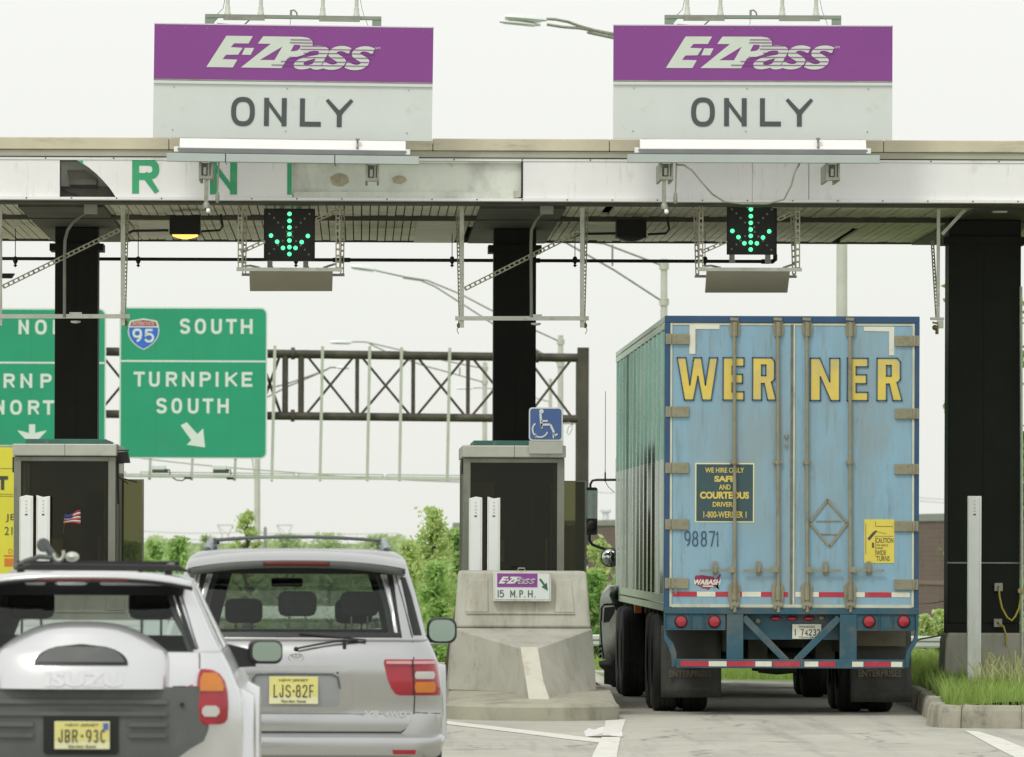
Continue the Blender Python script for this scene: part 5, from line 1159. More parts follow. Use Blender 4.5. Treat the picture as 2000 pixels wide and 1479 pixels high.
mb = MB(); mb.box(q(8), q(34), Yt-.006, Yt-.001, zz(1087.5), zz(1084)); text(mb, 'D', q(17), q(25), zz(1081), zz(1072.5), Yt-.006); mb.box(q(9), q(32), Yt-.006, Yt-.003, zz(1106), zz(1091)); mb.build('orange_label', mat('label_orange', (.75,.22,.05), .5), r)
mb = MB(); mb.box(q(-290), q(30), Yt+.1, Yt+7.5, .6, .9); mb.box(q(-290), q(25), Yt-.1, Yt+.0, .5, .62); mb.build('chassis', M['dark'], r)
for x_ in (q(-230), q(-10)):
    for y_ in (Yt+1.5, Yt+9.3): mb = MB(); mb.lathe((x_-.15,y_,.5), (1,0,0), [(0,0),(.3,0),(.48,.02),(.5,.06),(.5,.24),(.48,.28),(.3,.3),(0,.3)], 24); mb.build('wheel', M['rubber'], r)
MB().box(q(-290), q(20), Yt+8.3, Yt+10.2, .6, 2.4).build('cab', m_y, r, bevel=.1)
# ------------------------------------------------------------------ semi trailer
YT = 78.3; kt = YT/F
tx = lambda px, py=1000: X(px,YT,py)
tz = lambda py, px=1546: Z(py,YT,px)
M['tr_blue'] = mat('trailer_door_paint', A(122,158,177,.82), .42, 0, .05, 1.5, dirt=[(A(118,132,134,.80),.44,1.5,(2.4,1,.35)), (A(98,104,100,.80),.26,5,(2.5,1,.25)), (A(112,88,68,.80),.12,8,(2,1,.4)),(A(128,138,136,.80),.50,.75,(1.3,1,.6))], coat=.15)
M['tr_frame'] = mat('trailer_frame_paint', A(38,72,106,.84), .5, 0, .15, 3, dirt=((.10,.10,.08),.25,3,(1,1,.4)))
M['tr_under'] = mat('trailer_bumper_paint', A(40,80,96,.86), .55, 0, .16, 3, dirt=[((.15,.15,.11),.40,2.5,W_),((.17,.09,.04),.36,4,W_)])
M['tr_hw'] = mat('door_hardware', A(124,121,102,.72), .6, .15, .12, 6, dirt=((.14,.11,.07),.3,6,W_))
M['tr_side'] = mat('trailer_side_sheet', (.50,.55,.53), .20, .95, .05, 2, dirt=((.36,.39,.36),.3,1.2,(1,.6,.4)))
M['tr_seal'] = mat('door_seal', A(165,168,150,.66), .6, 0, .12, 4, dirt=((.2,.18,.13),.35,4,(1,1,.4)))
M['tape_red'] = mat('tape_red', A(165,42,60,.82), .4, 0, .12, 5, dirt=((.35,.2,.15),.3,5,W_))
M['tape_white'] = mat('tape_white', A(205,205,190,.84), .4, 0, .06, 5, dirt=((.4,.35,.25),.25,4,W_))
M['yellow_let'] = mat('trailer_letter_yellow', A(206,184,84,.86), .45, 0, .08, 3, dirt=((.42,.40,.26),.45,3,(1,1,.5)))
M['navy'] = mat('decal_navy', A(40,66,88,.62), .5, 0, .15, 4, dirt=((.12,.2,.26),.25,5,W_))
M['decal_dark'] = mat('decal_dark_green', A(44,66,70,.66), .5, 0, .1, 4)
L_T = 15.0; TX0, TX1 = tx(1297.5), tx(1795); TZ0, TZ1 = tz(1195), tz(617.5)
tr = thing('semi_trailer', 'long box trailer with light blue rear doors stopped in the right toll lane', 'trailer', ((TX0+TX1)/2, YT+3, 0))
# body: ribbed sheet sides, roof, front
mb = MB(); pts = []
y = YT+.12; NP = 13; st = (L_T-.2)/NP
for i in range(NP):
    a = y+i*st; pts += [(-.0065*(1-(2*k/8-1)**2), a+(st-.10)*k/8) for k in range(9)]+[(-.026,a+st-.085),(-.026,a+st-.02),(0,a+st-.008)]
pts.append((0, y+NP*st))
mb.rows([[(TX0+.03+dx, yy, z_) for dx, yy in pts] for z_ in (TZ0+.16, 2.62)], smooth=True)
mb.rows([[(TX1-.03-dx, yy, z_) for dx, yy in pts] for z_ in (TZ0+.16, 2.62)], smooth=True)
mb.build('side_wall', M['tr_side'], tr, angle=25)
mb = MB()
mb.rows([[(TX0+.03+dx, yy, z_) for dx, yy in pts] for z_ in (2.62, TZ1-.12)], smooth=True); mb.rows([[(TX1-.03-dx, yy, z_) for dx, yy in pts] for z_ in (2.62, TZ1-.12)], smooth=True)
mb.build('reflection_band', mat('trailer_side_reflection', (.27,.42,.36), .16, .9, .12, 2, dirt=((.44,.48,.45),.42,1.5,(1,.6,.3))), tr, angle=25)  # green sign's reflection painted as teal on the upper side sheets
mb = MB()
for sx_ in (TX0, TX1-.045):
    mb.box(sx_, sx_+.045, YT+.05, YT+L_T, TZ1-.13, TZ1-.005); mb.box(sx_+.005, sx_+.04, YT+.05, YT+L_T, TZ0+.0, TZ0+.17)
mb.build('side_rail', mat('trailer_rail', A(150,165,152,.62), .35, .6, .1, 3), tr)
mb = MB()
for i in range(120): mb.cyl((TX0-.003, YT+.15+i*.124, TZ1-.06),(TX0+.001, YT+.15+i*.124, TZ1-.06), .008, 5); mb.cyl((TX0-.001, YT+.15+i*.124, TZ0+.08),(TX0+.006, YT+.15+i*.124, TZ0+.08), .008, 5)
mb.build('rivets', M['galv_dark'], tr)
MB().box(TX0+.04, TX1-.04, YT+.1, YT+L_T, TZ1-.03, TZ1-.008).build('roof', mat('trailer_roof', (.6,.6,.58), .5), tr)
MB().box(TX0+.035, TX1-.035, YT+L_T-.05, YT+L_T-.001, TZ0+.0, TZ1-.03).build('front_wall', M['tr_side'], tr)
MB().box(TX0+.04, TX1-.04, YT+.1, YT+L_T-.06, TZ0+.05, TZ0+.16).build('floor', M['soffit_beam'], tr)
# rear frame
mb = MB(); mb.box(TX0, TX1, YT, YT+.11, tz(631), TZ1); mb.box(TX0, tx(1308), YT, YT+.11, TZ0, tz(631)); mb.box(tx(1785.5), TX1, YT, YT+.11, TZ0, tz(631)); mb.build('rear_frame', M['tr_frame'], tr, bevel=.006)
mb = MB(); mb.box(tx(1313), tx(1782), YT+.01, YT+.03, tz(636), tz(631)-.003); mb.box(tx(1308)+.001, tx(1312.5), YT+.005, YT+.03, tz(1186), tz(631)-.003); mb.box(tx(1781), tx(1785.5)-.001, YT+.005, YT+.03, tz(1186), tz(631)-.003); mb.box(tx(1312.5), tx(1781), YT+.0, YT+.03, tz(1187), tz(1181)); mb.build('door_seal', M['tr_seal'], tr)
MB().box(tx(1309), tx(1785), YT+.045, YT+.09, tz(1186), tz(632)).build('door_recess', M['dark'], tr)
# sill
MB().box(TX0, TX1, YT-.02, YT+.1, tz(1200), tz(1187.5)+.0).build('sill', M['tr_under'], tr, bevel=.006)
M['tr_seal2'] = M['tr_seal']
doors = []
for a, b, lab in ((1313,1546,'left light blue rear door with yellow lettering'),(1549.5,1781,'right light blue rear door with scuffed paint')):
    d_ = MB().box(tx(a), tx(b), YT+.015, YT+.044, tz(1181.5), tz(636.5)).build('door', M['tr_blue'], tr, bevel=.004); d_['label'] = lab; doors.append(d_)
MB().box(tx(1543.5), tx(1550.5), YT+.008, YT+.012, tz(1183), tz(634)).build('door_gap_seal', mat('gap_seal', (.16,.155,.12), .7, 0, .3, 8), doors[0])
MB().box(tx(1548.8), tx(1552), YT+.004, YT+.008, tz(1183), tz(634)).build('edge_strip', M['tr_seal'], doors[1])
yd = YT+.011
# corner tapes and red white tape
mb = MB(); mb.prism([(tx(a),tz(b)) for a, b in ((1345.5,634.5),(1404,634.5),(1404,643.5),(1357,643.5),(1357,692),(1345.5,692))], yd-.002, yd+.003); mb.build('corner_tape', M['tape_white'], doors[0])
mb = MB(); mb.prism([(tx(a),tz(b)) for a, b in ((1686,637.5),(1745.5,637.5),(1745.5,693.5),(1735.5,693.5),(1735.5,647),(1686,646))], yd-.002, yd+.003); mb.build('corner_tape', M['tape_white'], doors[1])
for d_, reds, whites in ((doors[0], ((1315,1362),(1398,1450),(1487,1540)), ((1362,1398),(1450,1487))), (doors[1], ((1600,1655),(1690,1742)), ((1554,1600),(1655,1690),(1742,1778)))):
    mb = MB(); [mb.box(tx(a), tx(b)-.001, yd, yd+.003, tz(1166), tz(1156.5)) for a, b in reds]; mb.build('red_tape', M['tape_red'], d_)
    mb = MB(); [mb.box(tx(a), tx(b)-.001, yd, yd+.003, tz(1166), tz(1156.5)) for a, b in whites]; mb.build('white_tape', M['tape_white'], d_)
# big block lettering with dark outline
GL = {'W': [[(0,1),(.215,1),(.315,.36),(.40,.93),(.415,1),(.60,1),(.70,.36),(.80,1),(1,1),(.845,0),(.625,0),(.515,.56),(.405,0),(.185,0)]],
 'E': [[(0,0),(0,1),(1,1),(1,.80),(.43,.80),(.43,.61),(.93,.61),(.93,.40),(.43,.40),(.43,.195),(1,.195),(1,0)]],
 'R': [[(0,0),(0,1),(.80,1),(.93,.91),(.93,.50),(.80,.42),(1,0),(.64,0),(.49,.39),(.38,.39),(.38,0)],[(.38,.58),(.38,.83),(.56,.83),(.56,.58)]],
 'N': [[(0,0),(0,1),(.32,1),(.66,.45),(.66,1),(1,1),(1,0),(.70,0),(.34,.56),(.34,0)]]}
def block(ch, a, b, py1, py0, door, yy=None):
    yy = yd if yy is None else yy
    x0, x1, z0, z1 = tx(a), tx(b), tz(py1,(a+b)/2), tz(py0,(a+b)/2)
    mk = lambda L_: [[(x0+u_*(x1-x0), z0+v_*(z1-z0)) for u_, v_ in l] for l in L_]
    lp = mk(GL[ch]); lp = [lp[0]]+[l[::-1] for l in lp[1:]]
    return lp
for door, its in ((doors[0], (('W',1321.5,1400.5),('E',1411.5,1452),('R',1469,1515))),(doors[1], (('N',1582,1639),('E',1654,1694),('R',1712,1761)))):
    mo = MB(); my = MB()
    for ch, a, b in its:
        py1, py0 = (781.5,699) if b < 1540 else (782.5,700)
        lp = block(ch, a, b, py1, py0, door)
        loops(my, lp, yd-.006)
        # outline: strokes along each loop
        for l in lp:
            for p, q2 in zip(l, l[1:]+l[:1]):
                P1 = Vector((p[0], yd-.008, p[1])); P2 = Vector((q2[0], yd-.008, q2[1])); dd = (P2-P1).normalized()*.006; mo.bar(P1-dd, P2+dd, .013, .004)
    my.build('yellow_lettering', M['yellow_let'], door); mo.build('letter_outline', M['navy'], door)
# small decals
d0, d1 = doors
mb = MB(); mb.box(tx(1357.5), tx(1473), yd-.001, yd+.003, tz(1021), tz(905)); mb.build('notice_border', M['plate_pale'], d0)
nb_ = MB(); nb_.box(tx(1360), tx(1470.5), yd-.004, yd-.002, tz(1018.5), tz(907.5)); nb_ = nb_.build('notice_panel', M['decal_dark'], d0)
mb = MB()
for s_, a, b, c, d_, bo in (('WE HIRE ONLY',1377,1453,924,914,.02),('SAFE',1395,1436,942,930,.05),('AND',1404,1427,957,947,.02),('COURTEOUS',1367,1463,975,961,.05),('DRIVERS',1392,1436,990.5,981,.02),('1-800-WERNER 1',1374,1458,1012,999.5,.015)):
    text(mb, s_, tx(a), tx(b), tz(c), tz(d_), yd-.007, bold=bo)
mb.build('notice_lettering', M['yellow_let'], d0)
mb = MB(); [glyph(mb, c_, tx(a), tx(b), tz(1068), tz(1038), yd-.003, .0135) for c_, a, b in (('9',1337,1349),('8',1352,1364),('8',1369,1381),('7',1385,1397),('1',1398,1406))]; mb.build('fleet_number', M['navy'], d0)
# map shaped maker decal
mp_ = [(1359,1125),(1372,1124),(1384,1126),(1394,1127),(1398,1132),(1403,1126),(1407,1121),(1409,1124),(1406,1130),(1404,1138),(1403,1144),(1400,1149),(1404,1151),(1406,1152),(1398,1147),(1390,1147),(1385,1152),(1383,1153),(1380,1150),(1374,1150),(1367,1146),(1359,1142),(1356,1134)]
mb = MB(); mb.prism([(tx(a),tz(b)) for a, b in mp_], yd-.001, yd+.003); o = mb.build('maker_decal', mat('decal_maroon', A(130,42,74,.82), .5, 0, .1, 5), d0)
mb = MB(); text(mb, 'WABASH', tx(1355.5), tx(1409), tz(1143), tz(1132.5), yd-.004, bold=.05, shear=.2); mb.box(tx(1373), tx(1394), yd-.003, yd-.002, tz(1147), tz(1144.5)); mb.build('decal_lettering', M['tape_white'], d0)
mb = MB(); mb.box(tx(1688.5), tx(1747), yd-.001, yd+.003, tz(1099.5), tz(1014)); o = mb.build('caution_sticker', mat('sticker_yellow', A(206,190,80,.84), .5, 0, .05, 4), d1)
mb = MB(); yy = yd-.003
text(mb, 'CAUTION', tx(1711), tx(1745), tz(1060), tz(1050), yy, bold=.01); text(mb, 'THIS VEHICLE', tx(1712), tx(1735), tz(1066.5), tz(1062.5), yy); text(mb, 'MAKES', tx(1712), tx(1725), tz(1072), tz(1068.5), yy)
text(mb, 'WIDE', tx(1711.5), tx(1731), tz(1084), tz(1074.5), yy, bold=.01); text(mb, 'TURNS', tx(1712), tx(1738), tz(1095.5), tz(1085.5), yy, bold=.01)
mb.bar(P(1696,1054,yy), P(1708,1040,yy), .028, .002); mb.bar(P(1707,1041,yy), P(1712,1037,yy), .02, .0025); mb.bar(P(1710,1019,yy), P(1710,1028,yy), .004, .002); mb.bar(P(1710,1028,yy), P(1744,1028.5,yy), .004, .0025); mb.bar(P(1691,1022,yy), P(1691,1083,yy), .004, .002); mb.bar(P(1710,1048,yy), P(1710,1086,yy), .0035, .002); mb.bar(P(1710,1047.5,yy), P(1744,1047.5,yy), .003, .002); mb.bar(P(1712,1038,yy), P(1731,1043,yy), .003, .002); mb.bar(P(1705,1060,yy), P(1705,1070,yy), .02, .002)
mb.build('sticker_print', M['plate_ink'], d1)
mb = MB()
pl = [(1616,976),(1655,1022),(1620,1067),(1581,1021)]
for i in range(4): a = pl[i]; b = pl[(i+1)%4]; mb.bar(P(a[0],a[1],yd-.006), P(b[0],b[1],yd-.006), .024, .01)
mb.bar(P(1594,1018,yd-.004), P(1643,1017.5,yd-.004), .008, .006); mb.bar(P(1596,1043,yd-.004), P(1641,1044,yd-.004), .008, .006); mb.bar(P(1614,975,yd-.004), P(1624,988,yd-.004), .02, .006); mb.build('placard_frame', M['tr_hw'], d1)
# hinges
for side, a, b in ((0,1299,1345),(1,1747,1794)):
    for yc_ in ((663,805,915,1025,1140) if side == 0 else (665,807,915.5,1027,1141)):
        mb = MB(); mb.box(tx(a), tx(b), YT-.012, YT+.013, tz(yc_+10.5), tz(yc_-10)); kn = a+9 if side == 0 else b-9; mb.cyl((tx(kn),YT-.014,tz(yc_+10.5)),(tx(kn),YT-.014,tz(yc_-10)), .016, 8)
        for q in ((.45,-6),(.85,-3),(.45,7)): xx = a+(b-a)*q[0] if side == 0 else b-(b-a)*q[0]; mb.cyl((tx(xx),YT-.018,tz(yc_+q[1])),(tx(xx),YT-.010,tz(yc_+q[1])), .007, 6)
        mb.build('hinge', M['tr_hw'], doors[side], bevel=.003)
# lock rods with keepers, guides and handles
for i, (px, dside, hdir) in enumerate(((1434,0,-1),(1519,0,-1),(1575.5,1,1),(1660,1,1))):
    rod = MB(); yr = YT-.022; rod.tube([Vector((tx(px,630),yr,tz(629,px))), Vector((tx(px+1,1200),yr,tz(1196,px)))], .0185, 10); ro = rod.build('lock_rod', M['tr_hw'], doors[dside])
    mb = MB()
    mb.prism([(tx(px-11),tz(640)),(tx(px-8),tz(628)),(tx(px+8),tz(628)),(tx(px+11),tz(640)),(tx(px+9),tz(656)),(tx(px+4),tz(660)),(tx(px-4),tz(660)),(tx(px-9),tz(656))], YT-.008, YT+.012); mb.cyl((tx(px),YT-.022,tz(657)),(tx(px),YT-.022,tz(630)), .026, 8); mb.bar(P(px-8,623,YT-.02),P(px+8,624,YT-.02),.03)
    mb.build('upper_keeper', M['tr_hw'], ro)
    mb = MB(); mb.prism([(tx(px-11),tz(1144)),(tx(px-4),tz(1138)),(tx(px+6),tz(1138)),(tx(px+12),tz(1144)),(tx(px+12),tz(1170)),(tx(px+5),tz(1184)),(tx(px-5),tz(1184)),(tx(px-11),tz(1170))], YT-.010, YT+.012); mb.cyl((tx(px+1),YT-.026,tz(1172)),(tx(px+1),YT-.026,tz(1145)), .026, 8); mb.bar(P(px-9,1180,YT-.03),P(px+10,1180,YT-.03),.035); mb.sphere(P(px+6,1184,YT-.03),(.02,.02,.02),8,6); mb.sphere(P(px-5,1186,YT-.03),(.02,.02,.03),8,6)
    mb.build('lower_keeper', M['tr_hw'], ro)
    mb = MB(); c = P(px,903,YT-.015); mb.bar(c-Vector((.045,0,0)), c+Vector((.045,0,0)), .022, .03); mb.cyl(c-Vector((0,.008,.022)), c+Vector((0,-.008,.022)), .026, 8); mb.build('rod_guide', M['tr_hw'], ro)
    mb = MB(); a = P(px+hdir*5,1113,YT-.04); b = P(px+hdir*67,1115,YT-.04); mb.bar(a, b, .022, .016); mb.box(a.x-.03,a.x+.03,YT-.05,YT-.02,a.z-.026,a.z+.03); c = P(px+hdir*37,1110,YT-.03); mb.prism([(c.x-.022,c.z-.07),(c.x+.022,c.z-.07),(c.x+.03,c.z+.02),(c.x+.02,c.z+.07),(c.x-.02,c.z+.07),(c.x-.03,c.z+.02)], YT-.012, YT+.012); mb.bar(c+Vector((0,-.03,-.04)), c+Vector((0,-.03,.02)), .022, .02)
    mb.build('handle', M['tr_hw'], ro)
mb = MB(); mb.cyl(P(1320,1148,YT-.03),P(1320,1160,YT-.03),.012,6); mb.cyl(P(1536,850,YT+.0),P(1536,856,YT+.0),.02,6); mb.cyl(P(1536,868,YT+.0),P(1536,874,YT+.0),.014,6); mb.build('door_stop', M['tr_hw'], doors[0])
# rear underride structure
yb_ = YT-.02
mb = MB(); mb.box(tx(1300), tx(1418), yb_+.02, yb_+.10, tz(1229), tz(1200)-.002); mb.box(tx(1672), tx(1788), yb_+.02, yb_+.10, tz(1229), tz(1200)-.002); mb.box(tx(1454), tx(1641), yb_+.14, yb_+.16, tz(1250), tz(1200)-.002)
for a in (1350,1376,1718,1744): mb.box(tx(a-1), tx(a+1), yb_, yb_+.02, tz(1228), tz(1200)-.002)
mb.box(tx(1300), tx(1418), yb_, yb_+.03, tz(1231.5), tz(1229)); mb.box(tx(1672), tx(1788), yb_, yb_+.03, tz(1231.5), tz(1229)); mb.build('light_panel', M['tr_under'], tr, bevel=.003)
mb = MB(); mb.box(tx(1420), tx(1452.5), yb_, yb_+.08, tz(1291), tz(1200)-.002); mb.box(tx(1641), tx(1674), yb_, yb_+.08, tz(1291), tz(1200)-.002)
mb.bar(Vector((tx(1453),yb_+.04,tz(1206))), Vector((tx(1537),yb_+.04,tz(1291))), .07, .05); mb.bar(Vector((tx(1640),yb_+.04,tz(1206))), Vector((tx(1556),yb_+.04,tz(1291))), .07, .05); mb.build('bumper_strut', M['tr_under'], tr, bevel=.004)
mb = MB(); mb.box(tx(1321), tx(1768), yb_-.02, yb_+.07, tz(1305.5), tz(1288)); bumper = mb.build('underride_bar', M['tr_under'], tr, bevel=.006)
for nm, its, m_ in (('red_tape', ((1330,1385),(1420,1475),(1510,1563),(1600,1632),(1689,1741)), 'tape_red'), ('white_tape', ((1385,1420),(1476,1508),(1572,1599),(1665,1687),(1741,1763)), 'tape_white')):
    mb = MB(); [mb.box(tx(a), tx(b)-.001, yb_-.0235, yb_-.0205, tz(1302), tz(1292)) for a, b in its]; mb.build(nm, M[m_], bumper)
for sgn, pts in ((1,((1300,1232),(1303,1243),(1316,1258),(1322,1276),(1322,1300),(1314,1303),(1312,1282),(1306,1264),(1298,1250),(1297.5,1200),(1300,1200))), (-1,((1789,1232),(1786,1248),(1773,1268),(1769,1284),(1768,1303),(1775,1303),(1777,1288),(1781,1272),(1793,1252),(1795,1200),(1789,1200)))):
    mb = MB(); mb.prism([(tx(a),tz(b)) for a, b in pts], yb_-.0, yb_+.12); mb.build('side_bracket', M['tr_under'], tr)
for a in (1330,1395,1697,1765):
    mb = MB(); c = P(a,1214,yb_+.02); mb.lathe(c, (0,-1,0), [(.066,-.01),(.066,.012),(.058,.02),(.055,.02)], 20); hs = mb.build('lamp_ring', M['dark'], tr)
    mb = MB(); mb.lathe(c, (0,-1,0), [(.057,.0),(.057,.02),(.05,.03),(.03,.036),(0,.038)], 20); mb.build('lens', M['red_lens'], hs)
for a in (1515,1547,1580):
    mb = MB(); mb.sphere(P(a,1208,yb_+.13), (.058,.03,.026), 14, 8); mb.build('marker_lamp', M['red_lens'], tr)
mb = MB(); mb.sphere(P(1605,1207,yb_+.12),(.03,.02,.022),8,6); mb.sphere(P(1480,1213,yb_+.12),(.03,.02,.03),8,6); mb.build('air_fitting', M['tr_hw'], tr)
pm = MB().box(tx(1549.5), tx(1606), yb_+.12, yb_+.128, tz(1248), tz(1219.5)).build('number_plate', M['tape_white'], tr)
mb = MB(); [glyph(mb, c_, tx(a), tx(b), tz(1241.5), tz(1229), yb_+.116, .009) for c_, a, b in (('I',1554,1556.5),('7',1566,1572),('4',1573.5,1580),('2',1581.5,1588),('3',1589.5,1596),('2',1597.5,1603.5))]; text(mb, 'TENNESSEE', tx(1561), tx(1594), tz(1226.5), tz(1222.5), yb_+.116); text(mb, 'TRAILER', tx(1562), tx(1592), tz(1246.5), tz(1243.5), yb_+.116); mb.build('plate_lettering', M['plate_ink'], pm)
# chassis, axles, wheels, flaps
mb = MB()
for xx in (tx(1436), tx(1658)): mb.box(xx-.06, xx+.06, YT+.15, YT+5.2, TZ0-.42, TZ0+.0)
for i in range(12): mb.box(TX0+.1, TX1-.1, YT+.6+i*1.2, YT+.7+i*1.2, TZ0-.08, TZ0+.06)
for yy in (80.4, 81.7):
    mb.cyl((TX0+.1,yy,.52),(TX1-.1,yy,.52),.07,12); mb.lathe((4.38,yy,.52),(1,0,0),[(.0,-.2),(.12,-.2),(.14,0),(.12,.2),(0,.2)],14)
mb.box(tx(1452), tx(1640), 84.0, 85.2, .62, 1.0); mb.box(tx(1410), tx(1680), 86.4, 86.5, .60, 1.0); mb.box(4.05,4.25,79.9,82.3,.55,.85); mb.box(4.75,4.95,79.9,82.3,.55,.85)
mb.build('chassis', M['soffit_beam'], tr)
mb = MB()
for xx in (TX0+.5, TX1-.5): mb.box(xx-.06, xx+.06, YT+10.4, YT+10.52, .35, TZ0)
mb.bar((TX0+.5,YT+10.46,.6),(TX1-.5,YT+10.46,.9),.05); mb.box(TX0+.4,TX0+.6,YT+10.3,YT+10.6,.3,.35); mb.box(TX1-.6,TX1-.4,YT+10.3,YT+10.6,.3,.35); mb.build('landing_gear', M['tr_under'], tr)
def tyre(mb, x, y, r, w_, n=36):
    mb.lathe((x-w_/2,y,r), (1,0,0), [(r*.55,0.01),(r*.62,0),(r*.90,-.004),(r*.975,.018),(r,.05),(r,w_*.3),(r*.985,w_*.31),(r*.985,w_*.34),(r,w_*.35),(r,w_*.49),(r*.985,w_*.495),(r*.985,w_*.52),(r,w_*.525),(r,w_*.66),(r*.985,w_*.665),(r*.985,w_*.69),(r,w_*.7),(r,w_-.05),(r*.975,w_-.018),(r*.90,w_+.004),(r*.62,w_),(r*.55,w_-.01)], n)
def dual(x_out, y, sgn, parent, r=.51, loc=False):
    for k_ in (0, 1):
        mb = MB(); xx = x_out+sgn*(.13+k_*.31); tyre(mb, xx, y, r, .26); o = mb.build('wheel', M['rubber'], parent, loc)
        rm = MB(); rm.lathe((xx-.1,y,r), (1,0,0), [(0,.02),(.1,.0),(r*.35,.04),(r*.56,0),(r*.56,.2),(0,.2)], 20); rm.build('rim', M['galv'], o, loc)
wl, wr = tx(1289), tx(1770)
for yy in (80.4, 81.7): dual(wl, yy, 1, tr); dual(wr, yy, -1, tr)
for a0, a1, b0_, b1_, t0, t1, word_ in ((1291,1408,1291,1404,1222,1362,1),(1660,1779,1662,1774,1225,1371,0)):
    mb = MB(); yq = 79.72 if word_ else 79.55; yq = 79.75; n = 8; rws = []
    for j in range(n+1):
        t = j/n; rws.append([(X(a0+(b0_-a0)*t+(a1+(b1_-b0_)*0-a0)*i/10*(1 if True else 0),yq,1300), yq+.03*math.sin(i*.9+word_)*t-.04*t*t, Z(t0+(t1-t0)*t,yq,a0)) for i in range(11)])
    mb.rows(rws); o = mb.build('mud_flap', M['rubber_flap'], tr); md = o.modifiers.new('s','SOLIDIFY'); md.thickness = .012
    mb = MB(); ta, tb = (1306,1389) if word_ else (1676,1760); text(mb, 'ENTERPRISES', X(ta,yq,1300), X(tb,yq,1300), Z(1322,yq,ta), Z(1309 if word_ else 1307.5,yq,ta), yq-.062, bold=.03); mb.build('flap_lettering', mat('faded_flap_print', (.14,.11,.07) if word_ else (.17,.145,.10), .7, 0, .3, 8), o)
    mb = MB(); text(mb, 'Omaha, Nebraska', X(ta+4,yq,1300), X(tb-1,yq,1300), Z(1350,yq,ta), Z(1342,yq,ta), yq-.066); mb.build('flap_small_print', mat('faded_flap_print2', (.085,.085,.075), .7, 0, .2, 8), o)
mb = MB(); mb.box(X(1300,79.8,1300), X(1408,79.8,1300), 79.77, 79.8, Z(1225,79.8), Z(1215,79.8)); mb.box(X(1660,79.8,1300), X(1780,79.8,1300), 79.77, 79.8, Z(1225,79.8), Z(1215,79.8)); mb.build('flap_hanger', M['tr_under'], tr)
mb = MB(); mb.box(X(1672,79.7,1240), X(1768,79.7,1240), 79.64, 79.7, Z(1262,79.7,1720), Z(1232,79.7,1720)); mb.build('flap_plate', mat('flap_plate', (.16,.14,.10), .6, 0, .2, 5), tr)
mb = MB(); mb.box(TX0+.02, TX0+.10, 87.2, 87.3, TZ0-.1, TZ0-.0); mb.build('side_marker', M['orange_lens'], tr)

# ------------------------------------------------------------------ tractor unit
M['cab'] = mat('cab_paint', (.055,.07,.065), .3, .1, .1, 3, coat=.6)
M['cab_pale'] = mat('cab_fairing', (.34,.36,.32), .35, .3, .12, 2, dirt=((.12,.11,.08),.3,3,W_))
tc_ = thing('truck_tractor', 'dark truck cab pulling the blue trailer, only its left edge showing', 'truck', (4.35,92,0))
cx0, cx1 = 3.06, 5.62
for yy in (88.0, 89.3):
    dual(cx0-.06, yy, 1, tc_); dual(cx1+.02, yy, -1, tc_)
for xx in (cx0+.14, cx1-.16):
    mb = MB(); tyre(mb, xx, 93.6, .51, .28); o = mb.build('wheel', M['rubber'], tc_); rm = MB(); rm.lathe((xx-.1,93.6,.51), (1,0,0), [(0,-.03),(.1,-.03),(.18,.03),(.28,0),(.28,.2),(0,.2)], 20); rm.build('rim', M['galv'], o)
mb = MB(); mb.box(3.95,4.1,86.5,95,.7,.98); mb.box(4.6,4.75,86.5,95,.7,.98); mb.cyl((cx0+.1,88,.52),(cx1-.1,88,.52),.08,10); mb.cyl((cx0+.1,89.3,.52),(cx1-.1,89.3,.52),.08,10); mb.lathe((4.35,88.65,.98),(0,0,1),[(0,0),(.45,0),(.45,.05),(0,.06)],20); mb.build('chassis', M['dark'], tc_)
# cab lofted front to back (x half width, z)
def cabsec(y_, hw, z0, z1, r_=.12): return [(4.35+sx_*hw*(1 if k_ else 1), y_, z_) for sx_, z_, k_ in ((-1,z0,1),(-1,z1-r_,1),(-.9,z1,0),(.9,z1,0),(1,z1-r_,1),(1,z0,1))]
mb = MB(); mb.rows([cabsec(93.55,1.18,1.0,2.75), cabsec(93.7,1.2,1.0,2.95), cabsec(94.6,1.2,.9,2.95), cabsec(95.2,1.12,.9,2.2)], closed=True, smooth=False); mb.f += [(5,4,3,2,1,0),(18,19,20,21,22,23)]; mb.sm += [False]*2
mb.build('cab', M['cab'], tc_, bevel=.04, fix=True)
mb = MB(); mb.rows([cabsec(95.2,1.0,.7,1.75,.2), cabsec(96.2,.92,.6,1.62,.2), cabsec(97.0,.82,.55,1.45,.25)], closed=True, smooth=False); mb.f += [(5,4,3,2,1,0),(12,13,14,15,16,17)]; mb.sm += [False]*2; mb.build('hood', M['cab'], tc_, bevel=.05, fix=True)
for sx_ in (-1,1):
    # front fender: curved arch with side skirt, protruding past the body
    mb = MB(); rws = []
    xo = 4.35+sx_*1.36; xi = 4.35+sx_*.95
    for i in range(13):
        t = i/12; a = PI*(1-t); yy = 95.0-0.85*math.cos(a)*-1 if False else 95.0-.85*math.cos(a)*-1
        yy = 94.6+.95*math.cos(a); zz_ = .62+.58*math.sin(a)+(.12 if 3 < i < 9 else 0)*0
        rws.append([(xi,yy,zz_+.05),(xo-.07*sx_,yy,zz_+.04),(xo,yy,zz_-.06),(xo,yy,zz_-.14)])
    mb.rows(rws); o = mb.build('fender', M['cab_pale'], tc_); md = o.modifiers.new('s','SOLIDIFY'); md.thickness = .02
